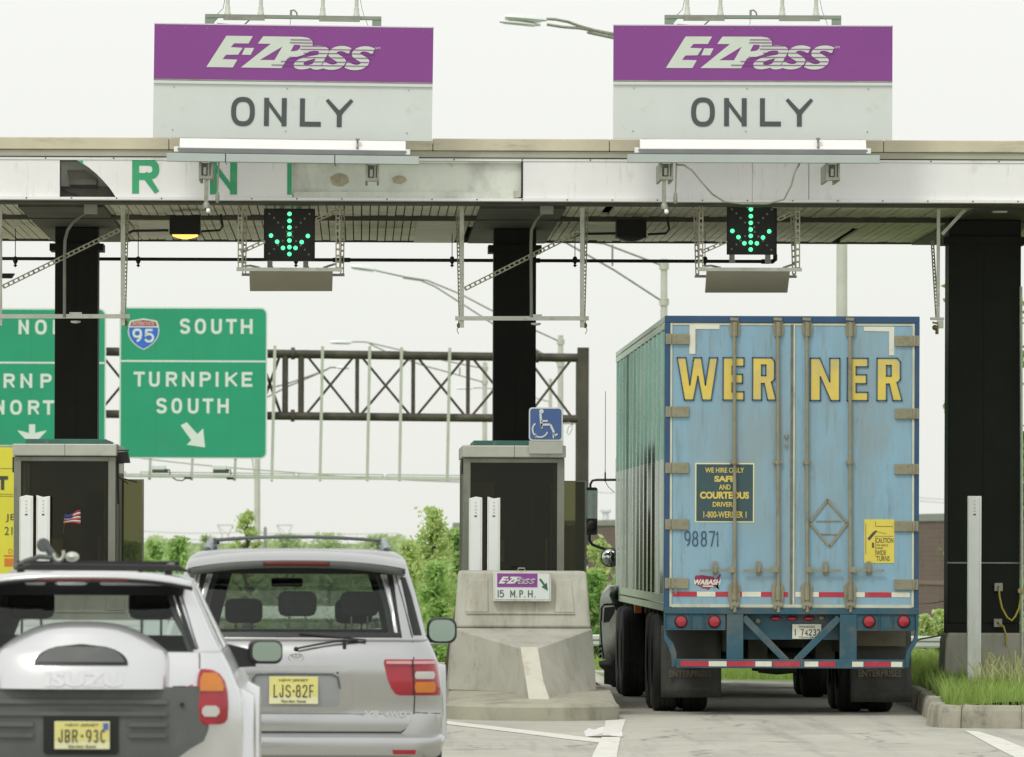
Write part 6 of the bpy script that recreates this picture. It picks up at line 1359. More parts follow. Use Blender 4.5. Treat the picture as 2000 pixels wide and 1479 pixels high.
# pieces seen along the left edge between block and trailer (fairing, step, tank)
mb = MB(); mb.rows([[(X(a,Yq,1250),Yq,Z(b,Yq,1185)) for a, b, Yq in ln] for ln in (
    ((1180,1160,92.4),(1176,1172,92.4),(1176,1200,92.4),(1177,1228,92.4),(1176,1262,92.4),(1180,1288,92.4)),
    ((1192,1147,92.2),(1190,1165,92.2),(1196,1180,92.1),(1206,1200,92.1),(1203,1230,92.1),(1203,1288,92.1)),
    ((1206,1144,92.6),(1210,1165,92.6),(1212,1180,92.6),(1216,1200,92.6),(1216,1230,92.6),(1216,1288,92.6)))])
o = mb.build('side_fairing', M['cab_pale'], tc_); md = o.modifiers.new('s','SOLIDIFY'); md.thickness = .03
mb = MB(); mb.prism([(X(1180,91.9,1200),Z(1186,91.9)),(X(1203,91.9,1200),Z(1184,91.9)),(X(1200,91.9,1200),Z(1196,91.9)),(X(1190,91.9,1200),Z(1214,91.9)),(X(1178,91.9,1200),Z(1216,91.9))], 91.85, 91.9); mb.build('lower_glass', M['cab'], tc_)
mb = MB(); mb.tube([P(1205,1180,91.8),P(1180,1181,91.8),P(1175,1188,91.8),P(1174,1214,91.8)], .014, 6); mb.tube([P(1173,1214,91.8),P(1175,1255,91.8),P(1179,1284,91.8)], .010, 6); mb.build('grab_rail', M['black'], tc_)
mb = MB(); mb.rows([[(X(a,Yq,1250),Yq,Z(b,Yq,1185)) for a, b, Yq in ln] for ln in (((1169,1292,92.2),(1171,1302,92.2),(1180,1310,92.2),(1180,1336,92.2)),((1205,1284,92.0),(1205,1300,92.0),(1205,1310,92.0),(1206,1340,92.0)))]); o = mb.build('step', M['dark'], tc_); md = o.modifiers.new('s','SOLIDIFY'); md.thickness = .05
mb = MB()
for b in (1262,1272,1282): mb.sphere(P(1172,b,91.9), (.022,.03,.022), 8, 6)
mb.build('bolt_row', M['black'], tc_)
mb = MB(); mb.box(cx0+.05,cx0+.55,90.1,91.6,.35,.95); mb.box(cx1-.55,cx1-.05,90.1,91.6,.35,.95); mb.build('fuel_tank', M['galv_dark'], tc_, bevel=.08)
mb = MB(); mb.box(X(1194,92.4,1155), X(1199,92.4,1155), 92.3, 92.4, Z(1159,92.4,1190), Z(1151,92.4,1190)); mb.build('side_marker', M['orange_lens'], tc_)
Ym = 93.8
mr = MB(); mr.prism(rrect(X(1140,Ym,1000),X(1167,Ym,1000),Z(1045,Ym,1150),Z(952,Ym,1150),.03), Ym, Ym+.12); mo = mr.build('mirror', M['black'], tc_)
MB().prism(rrect(X(1143.5,Ym,1000),X(1166,Ym,1000),Z(1013,Ym,1150),Z(958,Ym,1150),.012), Ym-.006, Ym-.002).build('mirror_glass', mat('mirror_grey', (.55,.6,.58), .04, 1.0, .02, 3), mo)
mb = MB(); mb.sphere(P(1155,1028,Ym-.0),(.06,.02,.07),12,8); mb.build('convex_glass', M['dark'], mo)
mb = MB(); mb.tube([P(1153,955,Ym+.05),P(1153,946,Ym+.05),P(1157,939,Ym+.05),P(1165,937.5,Ym+.05),P(1260,937,Ym+.05)], .015, 8); mb.tube([P(1151,1043,Ym+.05),P(1151,1056,Ym+.05),P(1157,1064,Ym+.05),P(1170,1069,Ym+.05),P(1230,1086,Ym+.05)], .018, 8); mb.build('mirror_arm', M['black'], tc_)
mb = MB(); mb.lathe(P(1182,937,Ym+.05), (0,0,1), [(.018,-.02),(.016,.0),(.010,.02),(.010,.08),(.004,.1),(.0035,1.08),(0,1.08)], 8); mb.tube([P(1182,940,Ym+.05),P(1188,951,Ym+.05),P(1200,962,Ym+.05)], .004, 5); mb.build('aerial', M['black'], tc_)
mb = MB(); mb.lathe(P(1192,1089,Ym-.05), (0,1,0), [(0,-.02),(.08,-.01),(.118,.02),(.118,.05),(.05,.1),(0,.11)], 20); o = mb.build('round_mirror', M['black'], tc_)
mb = MB(); mb.lathe(P(1192,1089,Ym-.05), (0,1,0), [(0,-.045),(.05,-.04),(.085,-.028),(.104,-.005)], 20); mb.build('round_glass', bpy.data.materials['mirror_grey'], o)
# ------------------------------------------------------------------ car bodies by plan-view lofting
def halfcols(w, yr, yf, rr, rf, rearf, sidef, frontf, crown=.0):
    """half plan loop from rear centre round the right side to front centre"""
    p = []
    wf = w-rr
    for f_ in rearf: x = wf*f_; p.append((x, yr+crown*(f_**2)))
    y0 = yr+crown
    for i in range(1, 7): a = PI/2*i/6; p.append((wf+rr*math.sin(a), y0+rr*(1-math.cos(a))))
    ya, yb = y0+rr, yf-rf
    for f_ in sidef: p.append((w, ya+(yb-ya)*f_))
    for i in range(1, 6): a = PI/2*i/5; p.append((w-rf*(1-math.cos(a)), yb+rf*math.sin(a)))
    for f_ in frontf: p.append(((w-rf)*f_, yf))
    return p
def body(rows_, spec, kind, parent, mats, names, scale=1.0, fixn=True):
    """rows_: (z,w,yr,yf,rr,rf,crown). kind(i,j) -> key or None ; returns objects per key"""
    loops_ = []
    for (z_, w_, yr, yf, rr, rf, cr) in rows_:
        h = halfcols(w_, yr, yf, rr, rf, *spec, crown=cr); n = len(h)
        full = [(x, y, z_) for x, y in h]+[(-x, y, z_) for x, y in h[-2:0:-1]]
        loops_.append(full)
    N_ = len(loops_[0]); nh = len(h); out = {}
    for i in range(len(loops_)-1):
        for j in range(N_):
            jj = j if j < nh-1 else N_-1-j
            k_ = kind(i, jj)
            if k_ is None: continue
            mb = out.setdefault(k_, MB())
            a, b = loops_[i], loops_[i+1]
            mb.add([a[j], a[(j+1)%N_], b[(j+1)%N_], b[j]], [(0,1,2,3)], True)
    return out, loops_
def clean(mb, name, m, parent, angle=40, solid=None, cap=None):
    o = mb.build(name, m, parent, True, fix=True, angle=angle)
    if solid: md = o.modifiers.new('s','SOLIDIFY'); md.thickness = solid; md.offset = -1
    return o
def patch(rows_, surf, off, name, m, parent, N_=12, th=.02, angle=40, bulge=None):
    """rows_: (z, xl, xr); follows surf(x,z); raised by off, with a skirt going th deep"""
    mb = MB(); fr = []
    for z_, xl, xr in rows_:
        fr.append([(xl+(xr-xl)*i/N_, surf(xl+(xr-xl)*i/N_, z_)-off-(bulge((2*i/N_-1), z_) if bulge else 0), z_) for i in range(N_+1)])
    mb.rows(fr)
    ring = [fr[0][i] for i in range(N_+1)]+[r[N_] for r in fr[1:]]+[fr[-1][i] for i in range(N_-1,-1,-1)]+[r[0] for r in fr[-2:0:-1]]
    back = [(x, y+th, z_) for x, y, z_ in ring]
    mb.rows([ring, back], closed=True, smooth=False)
    return mb.build(name, m, parent, True, fix=True, angle=angle)
def interp(tab, z_):
    for (a, b) in zip(tab[:-1], tab[1:]):
        if min(a[0],b[0]) <= z_ <= max(a[0],b[0]): t = (z_-a[0])/(b[0]-a[0]+1e-12); return [a[k]+(b[k]-a[k])*t for k in range(len(a))]
    return list(tab[0] if abs(z_-tab[0][0]) < abs(z_-tab[-1][0]) else tab[-1])
def surf_of(tab):
    def f_(x, z_):
        _, w_, yr, yf, rr, rf, cr = interp(tab, z_); wf = w_-rr; ax = abs(x)
        if ax <= wf: return yr+cr*(ax/wf)**2
        d_ = min(ax-wf, rr); return yr+cr+rr-math.sqrt(max(0, rr*rr-d_*d_))
    return f_
def seat(parent, x, y, zb, m, hw=.26, top=.62, head=True):
    mb = MB(); mb.box(x-hw, x+hw, y-.06, y+.08, zb, zb+top); o = mb.build('seat', m, parent, True, bevel=.05)
    if head:
        mb = MB(); mb.box(x-.13, x+.13, y-.05, y+.05, zb+top+.09, zb+top+.26); h_ = mb.build('headrest', m, o, True, bevel=.045)
        mb = MB(); mb.cyl((x-.055,y,zb+top-.02),(x-.055,y,zb+top+.12),.007,6); mb.cyl((x+.055,y,zb+top-.02),(x+.055,y,zb+top+.12),.007,6); mb.build('headrest_post', M['galv'], o, True)
    return o
M['silver'] = mat('silver_paint', (.52,.525,.525), .25, .90, .03, 2, coat=.5, dirt=((.45,.46,.46),.15,2,W_))
M['white_silver'] = mat('pale_silver_paint', (.73,.735,.745), .25, .68, .02, 2, coat=.5)
M['trim'] = mat('grey_plastic', (.105,.115,.11), .6, 0, .12, 4, dirt=((.16,.165,.15),.3,4,W_))
M['trim_silver'] = mat('silver_lower', (.34,.36,.36), .35, .4, .08, 3, coat=.3)
M['cabin'] = mat('cabin_lining', (.10,.105,.10), .85, 0, .2, 4)
M['cabin_seat'] = mat('seat_fabric', (.075,.08,.08), .9, 0, .2, 9)
M['cabin_pale'] = mat('cabin_pale', (.32,.33,.30), .8, 0, .1, 4)
m_mirror = mat('wing_mirror_glass', (.42,.52,.48), .06, 1.0, .05, 3)

# ================================================================== silver car in the middle
KQ = 294.0; YQ = F/KQ; cxq = (579-VX)/KQ
sq = thing('parked_car', 'large silver four wheel drive car with roof bars queuing in the toll lane', 'car', (cxq, YQ, 0)); sq.name = 'silver_car'; ORG['silver_car'] = Vector((0,0,0))
qx = lambda px: (px-579)/KQ; qz = lambda py: EYE-(py-HY+.4)/KQ
low = [ # z, w, yr, yf, rr, rf, crown
 (.34,.93,.10,4.9,.20,.25,.03),(.48,.975,.02,5.0,.20,.3,.03),(.60,.985,.025,5.05,.20,.35,.035),(.615,.985,.030,5.05,.20,.35,.035),(.70,.982,.006,5.1,.20,.4,.04),(.80,.975,-.012,5.1,.20,.4,.04),(.88,.962,-.020,5.1,.20,.4,.04),(.95,.947,-.017,5.1,.20,.4,.04),(1.0,.93,-.006,5.0,.20,.4,.04),(1.05,.909,.016,4.9,.20,.45,.04),(1.08,.895,.036,4.8,.20,.45,.04),(1.10,.885,.056,4.75,.20,.5,.04)]
gh = [(1.10,.880,.045,3.75,.18,.35,.04),(1.118,.872,.055,3.72,.18,.35,.04),(1.135,.866,.065,3.66,.18,.35,.04),(1.30,.826,.13,3.42,.17,.35,.04),(1.45,.785,.19,3.2,.17,.35,.04),(1.535,.757,.225,3.08,.17,.35,.04),(1.575,.745,.24,3.02,.17,.35,.04),(1.615,.735,.25,2.98,.17,.35,.04),(1.655,.712,.27,2.92,.17,.33,.04),(1.685,.665,.31,2.84,.17,.3,.04),(1.703,.55,.38,2.7,.17,.25,.04),(1.709,.34,.55,2.5,.15,.2,.03)]
spec = ([0,.25,.5,.75,.955,1.0], [.0,.04,.26,.29,.54,.57,.80,.83,.97,1.0], [.9,.45,.0])
nr = 6
def kindq(i, j):
    zt_ = gh[i+1][0]; zb_ = gh[i][0]
    if zb_ >= 1.134 and zt_ <= 1.58:
        if j <= 3: return 'glass' if zt_ <= 1.536+.05 else 'paint'
        if j in (12,14,16,18) : return 'sglass' if zt_ <= 1.536 else 'paint'
        if j >= 21+4: return 'wglass' if zt_ <= 1.536+.05 else 'paint'
    return 'paint'
o_, l_ = body(low, spec, lambda i, j: 'paint', sq, None, None)
n = len(l_[0]); o_['paint'].add(l_[-1], [tuple(range(n))]); o_['paint'].add(l_[0], [tuple(range(n-1,-1,-1))])
bodyq = clean(o_['paint'], 'body', M['silver'], sq)
g_, l_ = body(gh, spec, kindq, sq, None, None); n = len(l_[0]); g_['paint'].add(l_[-1], [tuple(range(n))], True)
clean(g_['paint'], 'roof', M['silver'], sq, solid=.02)
clean(g_['glass'], 'rear_window', M['dark_glass'], sq); clean(g_['sglass'], 'side_window', M['dark_glass'], sq); clean(g_['wglass'], 'windscreen', M['clear_glass'], sq)
gi = [(z_, w_-.04, yr+.05, yf-.05, rr, rf, cr) for z_, w_, yr, yf, rr, rf, cr in gh[:-2]]
k2, l2 = body(gi, spec, lambda i, j: 'in' if kindq(i, j) == 'paint' else None, sq, None, None); n = len(l2[0]); k2['in'].add(l2[-1], [tuple(range(n))], True)
clean(k2['in'], 'lining', M['cabin'], sq)
MB().box(-.8, .8, .3, 3.5, 1.0, 1.10).build('cabin_floor', M['cabin'], sq, True)
S = surf_of(low); SG = surf_of(gh)
# window band in dark trim round the rear glass and the D pillar quarter glass
for sg in (-1, 1):
    rws = [(z_, a*sg, b*sg) if sg > 0 else (z_, b*sg, a*sg) for z_, a, b in ((1.55,.60,.64),(1.45,.625,.655),(1.30,.65,.675),(1.15,.675,.70))]
    patch(rws, SG, .004, 'window_trim', M['black'], sq, 3, .012)
for sg in (-1, 1):
    f_ = lambda z_, a, b: (z_, a, b) if sg > 0 else (z_, -b, -a)
    patch([f_(1.52,.695,.728),f_(1.40,.722,.768),f_(1.27,.748,.802),f_(1.135,.782,.838)], SG, .004, 'quarter_glass', M['dark'], sq, 6, .01)
patch([(1.152,-.70,.70),(1.122,-.705,.705)], SG, .006, 'window_trim', M['black'], sq, 16, .012)
patch([(1.585,-.62,.62),(1.54,-.63,.63)], SG, .003, 'window_trim', M['black'], sq, 16, .012)
# spoiler over the rear window
mb = MB(); prof = lambda t: .055*(1-abs(t)**2.5)
rws = []
for dy, dz in ((.42,1.700),(.20,1.690),(.06,1.655),(.035,1.632),(.06,1.606),(.17,1.585),(.30,1.58)):
    rws.append([(x*.725*(1 if dy < .3 else .97), dy+.14*abs(x)**3, dz-.055*abs(x)**2.6-(.0 if dz < 1.65 else .0)) for x in [i/10-1 for i in range(21)]])
mb.rows(rws); mb.build('spoiler', M['silver'], sq, True, fix=True, angle=50)
mb = MB(); mb.rows([[(x*.70, .045+.14*abs(x)**3+.0, 1.630-.055*abs(x)**2.6-.004), ] for x in [i/10-1 for i in range(21)]] ) if False else None
mb = MB(); rr1 = []; 
for dz, dy in ((.002,-.012),(-.046,.004)): rr1.append([(x*.70, .038+dy+.14*abs(x)**3, 1.630-.055*abs(x)**2.6+dz) for x in [i/10-1 for i in range(21)]])
mb.rows(rr1); o = mb.build('spoiler_edge', M['trim'], sq, True); md = o.modifiers.new('s','SOLIDIFY'); md.thickness = .012
mb = MB(); rr1 = []
for dz, dy in ((-.006,-.022),(-.034,-.012)): rr1.append([(x, .036+dy+.14*abs(x/.7)**3, 1.630-.055*abs(x/.7)**2.6+dz) for x in [-.22+.44*i/10 for i in range(11)]])
mb.rows(rr1); o = mb.build('brake_light', mat('dull_red_lens', (.14,.02,.02), .3), sq, True); md = o.modifiers.new('s','SOLIDIFY'); md.thickness = .006
# tail lamps
for sg in (-1, 1):
    f_ = lambda z_, a, b: (z_, a, b) if sg > 0 else (z_, -b, -a)
    rws = [f_(.975,.59,.925),(f_(.955,.583,.935)),f_(.90,.595,.948),f_(.84,.61,.956),f_(.78,.635,.962),f_(.745,.66,.962),f_(.735,.69,.96)]
    tl = patch(rws, S, .012, 'tail_light', M['red_lens'], sq, 14, .03, bulge=lambda t, z_: .008*math.sin((z_-.73)*26))
    patch([f_(.895,.80,.915),f_(.88,.79,.925),f_(.86,.79,.925),f_(.845,.80,.915)], S, .022, 'reversing_lens', M['clear_lens'], tl, 8, .012)
    patch([f_(.825,.80,.92),f_(.805,.79,.93),f_(.775,.79,.93),f_(.755,.80,.92)], S, .022, 'indicator_lens', M['amber_lens'], tl, 8, .012)
    patch([f_(.965,.60,.925),f_(.945,.60,.93)], S, .020, 'pale_band', mat('tail_pale', (.62,.30,.30), .25, coat=.5) if 'tail_pale' not in bpy.data.materials else bpy.data.materials['tail_pale'], tl, 8, .008)
    mb = MB(); mb.bar((sg*.775,S(.775,.97)-.023,.975),(sg*.785,S(.785,.74)-.023,.735),.008,.012); mb.build('lens_gap', M['dark'], tl, True)
# tailgate seams
mb = MB()
for sg in (-1,1):
    pts = [(sg*.775,1.10),(sg*.782,.98),(sg*.79,.73),(sg*.785,.60),(sg*.76,.53),(sg*.70,.49)]
    mb.tube([(x, S(x, z_)-.001, z_) for x, z_ in pts], .004, 5)
mb.tube([(x, S(x,.488)-.001, .488) for x in [i/10*.70-.70*.0-.0 for i in range(-10,11)]], .006, 5)
for sg in (-1,1):
    mb.tube([(sg*x, S(sg*x,z_)-.001, z_) for x, z_ in ((.79,.622),(.86,.618),(.93,.615),(.965,.612))], .003, 5)
    mb.tube([(sg*x, SG(sg*x,z_)-.001, z_) for x, z_ in ((.655,1.55),(.70,1.40),(.74,1.25),(.775,1.12))], .003, 5)
mb.build('tailgate_seam', M['dark'], sq, True)
mb = MB(); mb.tube([(x, S(x,.615)-.002, .612) for x in [i/10*.76 for i in range(-10,11)]], .004, 5); mb.build('crease', M['trim_silver'], sq, True)
# plate recess and its raised surround
def rr_rows(x0, x1, z0, z1, r_, n=5):
    out = []
    for i in range(n+1): a = PI/2*i/n; out.append((z1-r_*(1-math.sin(a)) if False else z1-r_+r_*math.cos(a), x0+r_-r_*math.sin(a), x1-r_+r_*math.sin(a)))
    for i in range(n+1): a = PI/2*i/n; out.append((z0+r_-r_*math.sin(a), x0+r_-r_*math.cos(a), x1-r_+r_*math.cos(a)))
    return out
patch(rr_rows(qx(470),qx(688),qz(1390),qz(1300),.07), S, .014, 'plate_surround', M['silver'], sq, 20, .02)
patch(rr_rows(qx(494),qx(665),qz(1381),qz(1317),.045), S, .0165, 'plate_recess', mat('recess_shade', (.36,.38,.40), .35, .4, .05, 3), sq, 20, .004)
mb = MB(); mb.tube([(qx(494),S(0,.85)-.02,qz(1372)),(qx(495),S(0,.85)-.02,qz(1326)),(qx(502),S(0,.85)-.02,qz(1318)),(qx(540),S(0,.85)-.02,qz(1316.5)),(qx(650),S(0,.85)-.02,qz(1317)),(qx(661),S(0,.85)-.02,qz(1323)),(qx(665),S(0,.85)-.018,qz(1345))], .007, 6); mb.build('recess_edge', M['trim'], sq, True)
def plate(parent, x0, x1, z0, z1, y_, chars, top, bottom, stick=None):
    p_ = MB().box(x0, x1, y_, y_+.006, z0, z1).build('number_plate', M['plate_pale'], parent, True, bevel=.004)
    MB().box(x0+.004, x1-.004, y_-.002, y_-.0005, z0+(z1-z0)*.30, z1-.004).build('plate_field', M['plate_yellow'], p_, True)
    mb = MB(); W_p = x1-x0; H_ = z1-z0
    for ch, a, b in chars: glyph(mb, ch, x0+W_p*a, x0+W_p*b, z0+H_*.24, z0+H_*.70, y_-.005, .0078)
    mb.lathe((x0+W_p*.50, y_-.002, z0+H_*.47), (0,-1,0), [(.008,0),(.008,.003),(0,.003)], 8)
    text(mb, top, x0+W_p*.2, x0+W_p*.8, z0+H_*.80, z0+H_*.91, y_-.005); text(mb, bottom, x0+W_p*.25, x0+W_p*.75, z0+H_*.06, z0+H_*.15, y_-.005)
    mb.build('plate_lettering', M['plate_ink'], p_, True); return p_
plate(sq, qx(527), qx(622.5), qz(1375), qz(1321.5), S(0,.8)-.03, [('L',.09,.17),('J',.21,.29),('S',.335,.44),('8',.545,.645),('2',.68,.78),('F',.82,.905)], 'NEW JERSEY', 'Garden State')
# emblem, badges
mb = MB(); ye = S(0,1.0)-.006
for rx_, rz_, cx_, cz_ in ((.052,.034,0,0),(.034,.013,0,.012),(.013,.030,0,.003)):
    ring = [(cx_+rx_*math.cos(2*PI*i/24), ye+.0, 1.0-.012+cz_+rz_*math.sin(2*PI*i/24)) for i in range(25)]; mb.tube(ring, .0035, 5)
mb.build('emblem', mat('chrome', (.8,.8,.82), .15, 1.0, .02, 4), sq, True)
mb = MB(); yb2 = S(.55,.6)-.006; text(mb, 'V8', qx(713), qx(741), qz(1400), qz(1388), yb2, bold=.03, shear=.1); text(mb, '4WD', qx(752), qx(795), qz(1400), qz(1389), yb2+.0, bold=.03, shear=.1); mb.build('badge', bpy.data.materials['chrome'], sq, True)
mb = MB(); text(mb, 'i-FORCE', qx(689), qx(711), qz(1400), qz(1395), yb2, shear=.1); mb.build('small_badge', M['trim'], sq, True)
mb = MB(); mb.lathe((qx(660.5), S(qx(660),.87)-.016, qz(1314)), (0,-1,0), [(.007,0),(.007,.006),(0,.006)], 8); mb.build('lock_button', M['dark'], sq, True)
# wiper
mb = MB(); mb.lathe((qx(579), SG(0,1.1)-.02, qz(1268)), (0,-1,0), [(0,-.02),(.016,-.02),(.016,.02),(0,.024)], 10); mb.tube([(qx(579),S(0,1.08)-.05,qz(1267)),(qx(625),S(.1,1.1)-.05,qz(1258)),(qx(655),SG(.2,1.13)-.04,qz(1253)),(qx(700),SG(.2,1.16)-.03,qz(1250))], .008, 6)
mb.bar((qx(585),SG(0,1.17)-.02,qz(1238)),(qx(716),SG(.3,1.14)-.02,qz(1250)),.010,.02); mb.build('wiper', M['black'], sq, True)
mb = MB(); mb.box(qx(670), qx(677), S(.3,1.09)-.04, S(.3,1.09), qz(1266), qz(1249)); mb.build('wiper_stop', M['black'], sq, True, bevel=.003)
# roof bars
for sg in (-1,1):
    mb = MB(); mb.tube([(sg*.60,.62,1.70),(sg*.585,.66,1.75),(sg*.58,.9,1.765),(sg*.58,2.1,1.765),(sg*.59,2.35,1.70)], [.03,.026,.02,.02,.03], 8); mb.build('roof_rail', mat('rail_silver', (.36,.38,.40), .35, .5, .05, 4) if 'rail_silver' not in bpy.data.materials else bpy.data.materials['rail_silver'], sq, True)
for y_ in (.72, 1.9):
    mb = MB(); rws = [(x*.575, y_, 1.7615+.026*(1-x*x)) for x in [i/8-1 for i in range(17)]]; mb.tube(rws, .0115, 8); mb.box(-.60,-.545,y_-.03,y_+.03,1.735,1.772); mb.box(.545,.60,y_-.03,y_+.03,1.735,1.772); mb.build('roof_bar', M['dark'] if y_ > 1 else mat('bar_grey', (.10,.105,.11), .4, .4, .1, 4), sq, True)
# wing mirror
for sg in (-1,1):
    mb = MB(); mb.prism(rrect(sg*1.00-.105, sg*1.00+.105, 1.045, 1.225, .06), 2.85, 2.97); o = mb.build('wing_mirror', M['black'], sq, True, bevel=.02)
    MB().prism(rrect(sg*1.00-.09, sg*1.00+.09, 1.06, 1.21, .055), 2.842, 2.848).build('mirror_glass', m_mirror, o, True)
    mb = MB(); mb.bar((sg*.84,2.9,1.08),(sg*.93,2.9,1.08),.06,.05); mb.build('mirror_stalk', M['black'], o, True)
# bumper with reflectors, arches, wheels
bq = [(.30,.90,-.02,.5,.18,.1,.03),(.34,.96,-.07,.5,.2,.1,.03),(.42,.99,-.085,.5,.2,.1,.03),(.455,.99,-.075,.5,.2,.1,.03),(.475,.985,-.03,.5,.2,.1,.03)]
b_, l_ = body(bq, ([0,.25,.5,.75,.955,1.0],[0,.5,1.0],[.9,.45,0]), lambda i, j: 'p', sq, None, None); n = len(l_[0]); b_['p'].add(l_[-1], [tuple(range(n))], True); b_['p'].add(l_[0], [tuple(range(n-1,-1,-1))]); clean(b_['p'], 'bumper', M['silver'], sq)
SB = surf_of(bq)
for sg in (-1,1):
    f_ = lambda z_, a, b: (z_, a, b) if sg > 0 else (z_, -b, -a)
    patch([f_(.61,.775,.955),f_(.56,.765,.97),f_(.47,.70,.975)], S, .018, 'bumper_corner', M['silver'], sq, 8, .03)
    patch([f_(.375,.64,.80),f_(.345,.65,.795)], SB, .006, 'reflector', M['red_lens'], sq, 8, .01)
    mb = MB(); rws = []
    for i in range(15):
        a = PI*i/14; yy = 1.15-.52*math.cos(a)*1; zz_ = .44+.50*math.sin(a)
        rws.append([(sg*.93,yy,zz_),(sg*1.005,yy-.0,zz_-.015),(sg*1.01,1.15-.47*math.cos(a),.44+.45*math.sin(a)),(sg*.93,1.15-.46*math.cos(a),.44+.44*math.sin(a))])
    mb.rows(rws); mb.build('arch', M['silver'], sq, True)
    for y_ in (1.15, 4.15):
        mb = MB(); tyre(mb, sg*.85, y_, .38, .25); o = mb.build('wheel', M['rubber'], sq, True); rm = MB(); rm.lathe((sg*.85-.12,y_,.38),(1,0,0),[(0,.02),(.2,.0),(.22,.03),(.22,.2),(.2,.24),(0,.22)],20); rm.build('rim', M['galv'], o, True)
for x_ in (-.38,.38): seat(sq, x_, 2.1, .66, M['cabin_seat'], top=.44)
for x_ in (-.42,.0,.42): seat(sq, x_, .95, .62, M['cabin_seat'], top=.54, head=(x_ != -.42))
MB().box(-.72,.72,3.1,3.5,.9,1.12).build('dashboard', M['cabin'], sq, True, bevel=.03)
mb = MB(); mb.box(-.20,.02,2.9,2.93,1.44,1.50); mb.build('inner_mirror', M['cabin'], sq, True, bevel=.01)

# ================================================================== white-silver compact car at the lower left
KV = 357.0; YV = F/KV; cxv = (160-VX)/KV
vc = thing('compact_car', 'short silver off-road car with a humped spare wheel cover at the lower left', 'car', (cxv, YV, 0)); ORG[vc.name] = Vector((0,0,0))
vx = lambda px: (px-160)/KV; vz = lambda py: EYE-(py-HY+2)/KV
lowv = [(.32,.84,.10,3.9,.16,.25,.05),(.50,.88,.03,4.0,.17,.3,.05),(.70,.885,.0,4.05,.17,.35,.05),(.85,.875,-.005,4.1,.17,.4,.05),(.945,.862,.0,4.1,.17,.4,.05),(.965,.850,.0,4.1,.17,.4,.05),(1.05,.815,.02,4.0,.17,.4,.05),(1.10,.790,.04,3.8,.16,.4,.05),(1.145,.765,.07,3.6,.15,.4,.05)]
ghv = [(1.145,.762,.07,2.9,.14,.3,.05),(1.165,.752,.085,2.86,.14,.3,.05),(1.25,.71,.14,2.68,.13,.3,.05),(1.36,.66,.21,2.45,.13,.3,.05),(1.46,.615,.275,2.28,.12,.3,.05),(1.49,.603,.29,2.22,.12,.3,.05),(1.515,.59,.30,2.18,.12,.3,.05),(1.545,.565,.32,2.1,.12,.25,.05),(1.565,.51,.37,1.95,.12,.22,.05),(1.575,.38,.5,1.8,.1,.2,.04)]
specv = ([0,.25,.5,.75,.99,1.0], [.0,.05,.42,.46,.93,1.0], [.9,.45,.0])
def kindv(i, j):
    zb_, zt_ = ghv[i][0], ghv[i+1][0]
    if zt_ <= 1.50 and zb_ >= 1.14:
        if j <= 3: return 'glass'
        if j in (12,14) and zb_ >= 1.16: return 'sglass'
        if j >= 18: return 'wglass' if j > 20 else 'paint'
    return 'paint'
o_, l_ = body(lowv, specv, lambda i, j: 'paint', vc, None, None); n = len(l_[0]); o_['paint'].add(l_[-1], [tuple(range(n))]); o_['paint'].add(l_[0], [tuple(range(n-1,-1,-1))])
clean(o_['paint'], 'body', M['white_silver'], vc)
g_, l_ = body(ghv, specv, kindv, vc, None, None); n = len(l_[0]); g_['paint'].add(l_[-1], [tuple(range(n))], True)
clean(g_['paint'], 'roof', M['white_silver'], vc, solid=.02)
clean(g_['glass'], 'rear_window', M['clear_glass'], vc); clean(g_['sglass'], 'side_window', M['clear_glass'], vc); clean(g_['wglass'], 'windscreen', M['clear_glass'], vc)
gi = [(z_, w_-.035, yr+.05, yf-.05, rr, rf, cr) for z_, w_, yr, yf, rr, rf, cr in ghv[:-1]]
k2, l2 = body(gi, specv, lambda i, j: 'in' if kindv(i, j) == 'paint' else None, vc, None, None); n = len(l2[0]); k2['in'].add(l2[-1], [tuple(range(n))], True); clean(k2['in'], 'lining', M['cabin'], vc)
MB().box(-.7,.7,.3,2.7,1.0,1.148).build('cabin_floor', M['cabin'], vc, True)
SV = surf_of(lowv); SVG = surf_of(ghv); SA = lambda x, z_: SV(x, z_) if z_ < 1.145 else SVG(x, z_)
# spare wheel hump
hump = [(1.312,-.03,.03),(1.310,-.10,.10),(1.302,-.17,.17),(1.288,-.235,.235),(1.268,-.29,.29),(1.24,-.345,.345),(1.21,-.39,.39),(1.185,-.425,.425),(1.165,-.450,.450),(1.150,-.468,.468),(1.12,-.478,.478),(1.06,-.48,.48),(1.0,-.478,.478),(.945,-.475,.475)]
HB = lambda t, z_: (.11+.02*min(1,(1.312-z_)*6))*(max(0,1-abs(t)**2.6))**.6*min(1,max(0,(1.315-z_)/.035))**.5
flat = lambda x, z_: SA(0, min(z_,1.10)) if z_ < 1.10 else SA(0,1.10)+(z_-1.10)*.18
hp = patch(hump, lambda x, z_: min(SA(x, z_), 9), .006, 'spare_wheel_cover', M['white_silver'], vc, 28, .02, angle=60, bulge=HB)
def hump_y(x, z_):
    hw = interp([(a,c) for a, b, c in hump], z_)[1]; return SA(x, z_)-.006-HB(min(1,abs(x)/hw), z_)
def hpatch(rows_, off, name, m, parent, N_=16, th=.01): return patch(rows_, hump_y, off, name, m, parent, N_, th)
dr = []
for i in range(9): t = i/8; dr.append((1.190-.112*t, -.245*math.sqrt(1-(1-t)**2.2)-.012, .245*math.sqrt(1-(1-t)**2.2)+.012))
hpatch(dr, .008, 'cover_opening', M['black'], hp); hpatch([(z_-.006 if False else .003*0+z_, a*.93, b*.93) for z_, a, b in dr[1:-1]], .012, 'cover_inset', M['trim'], hp)
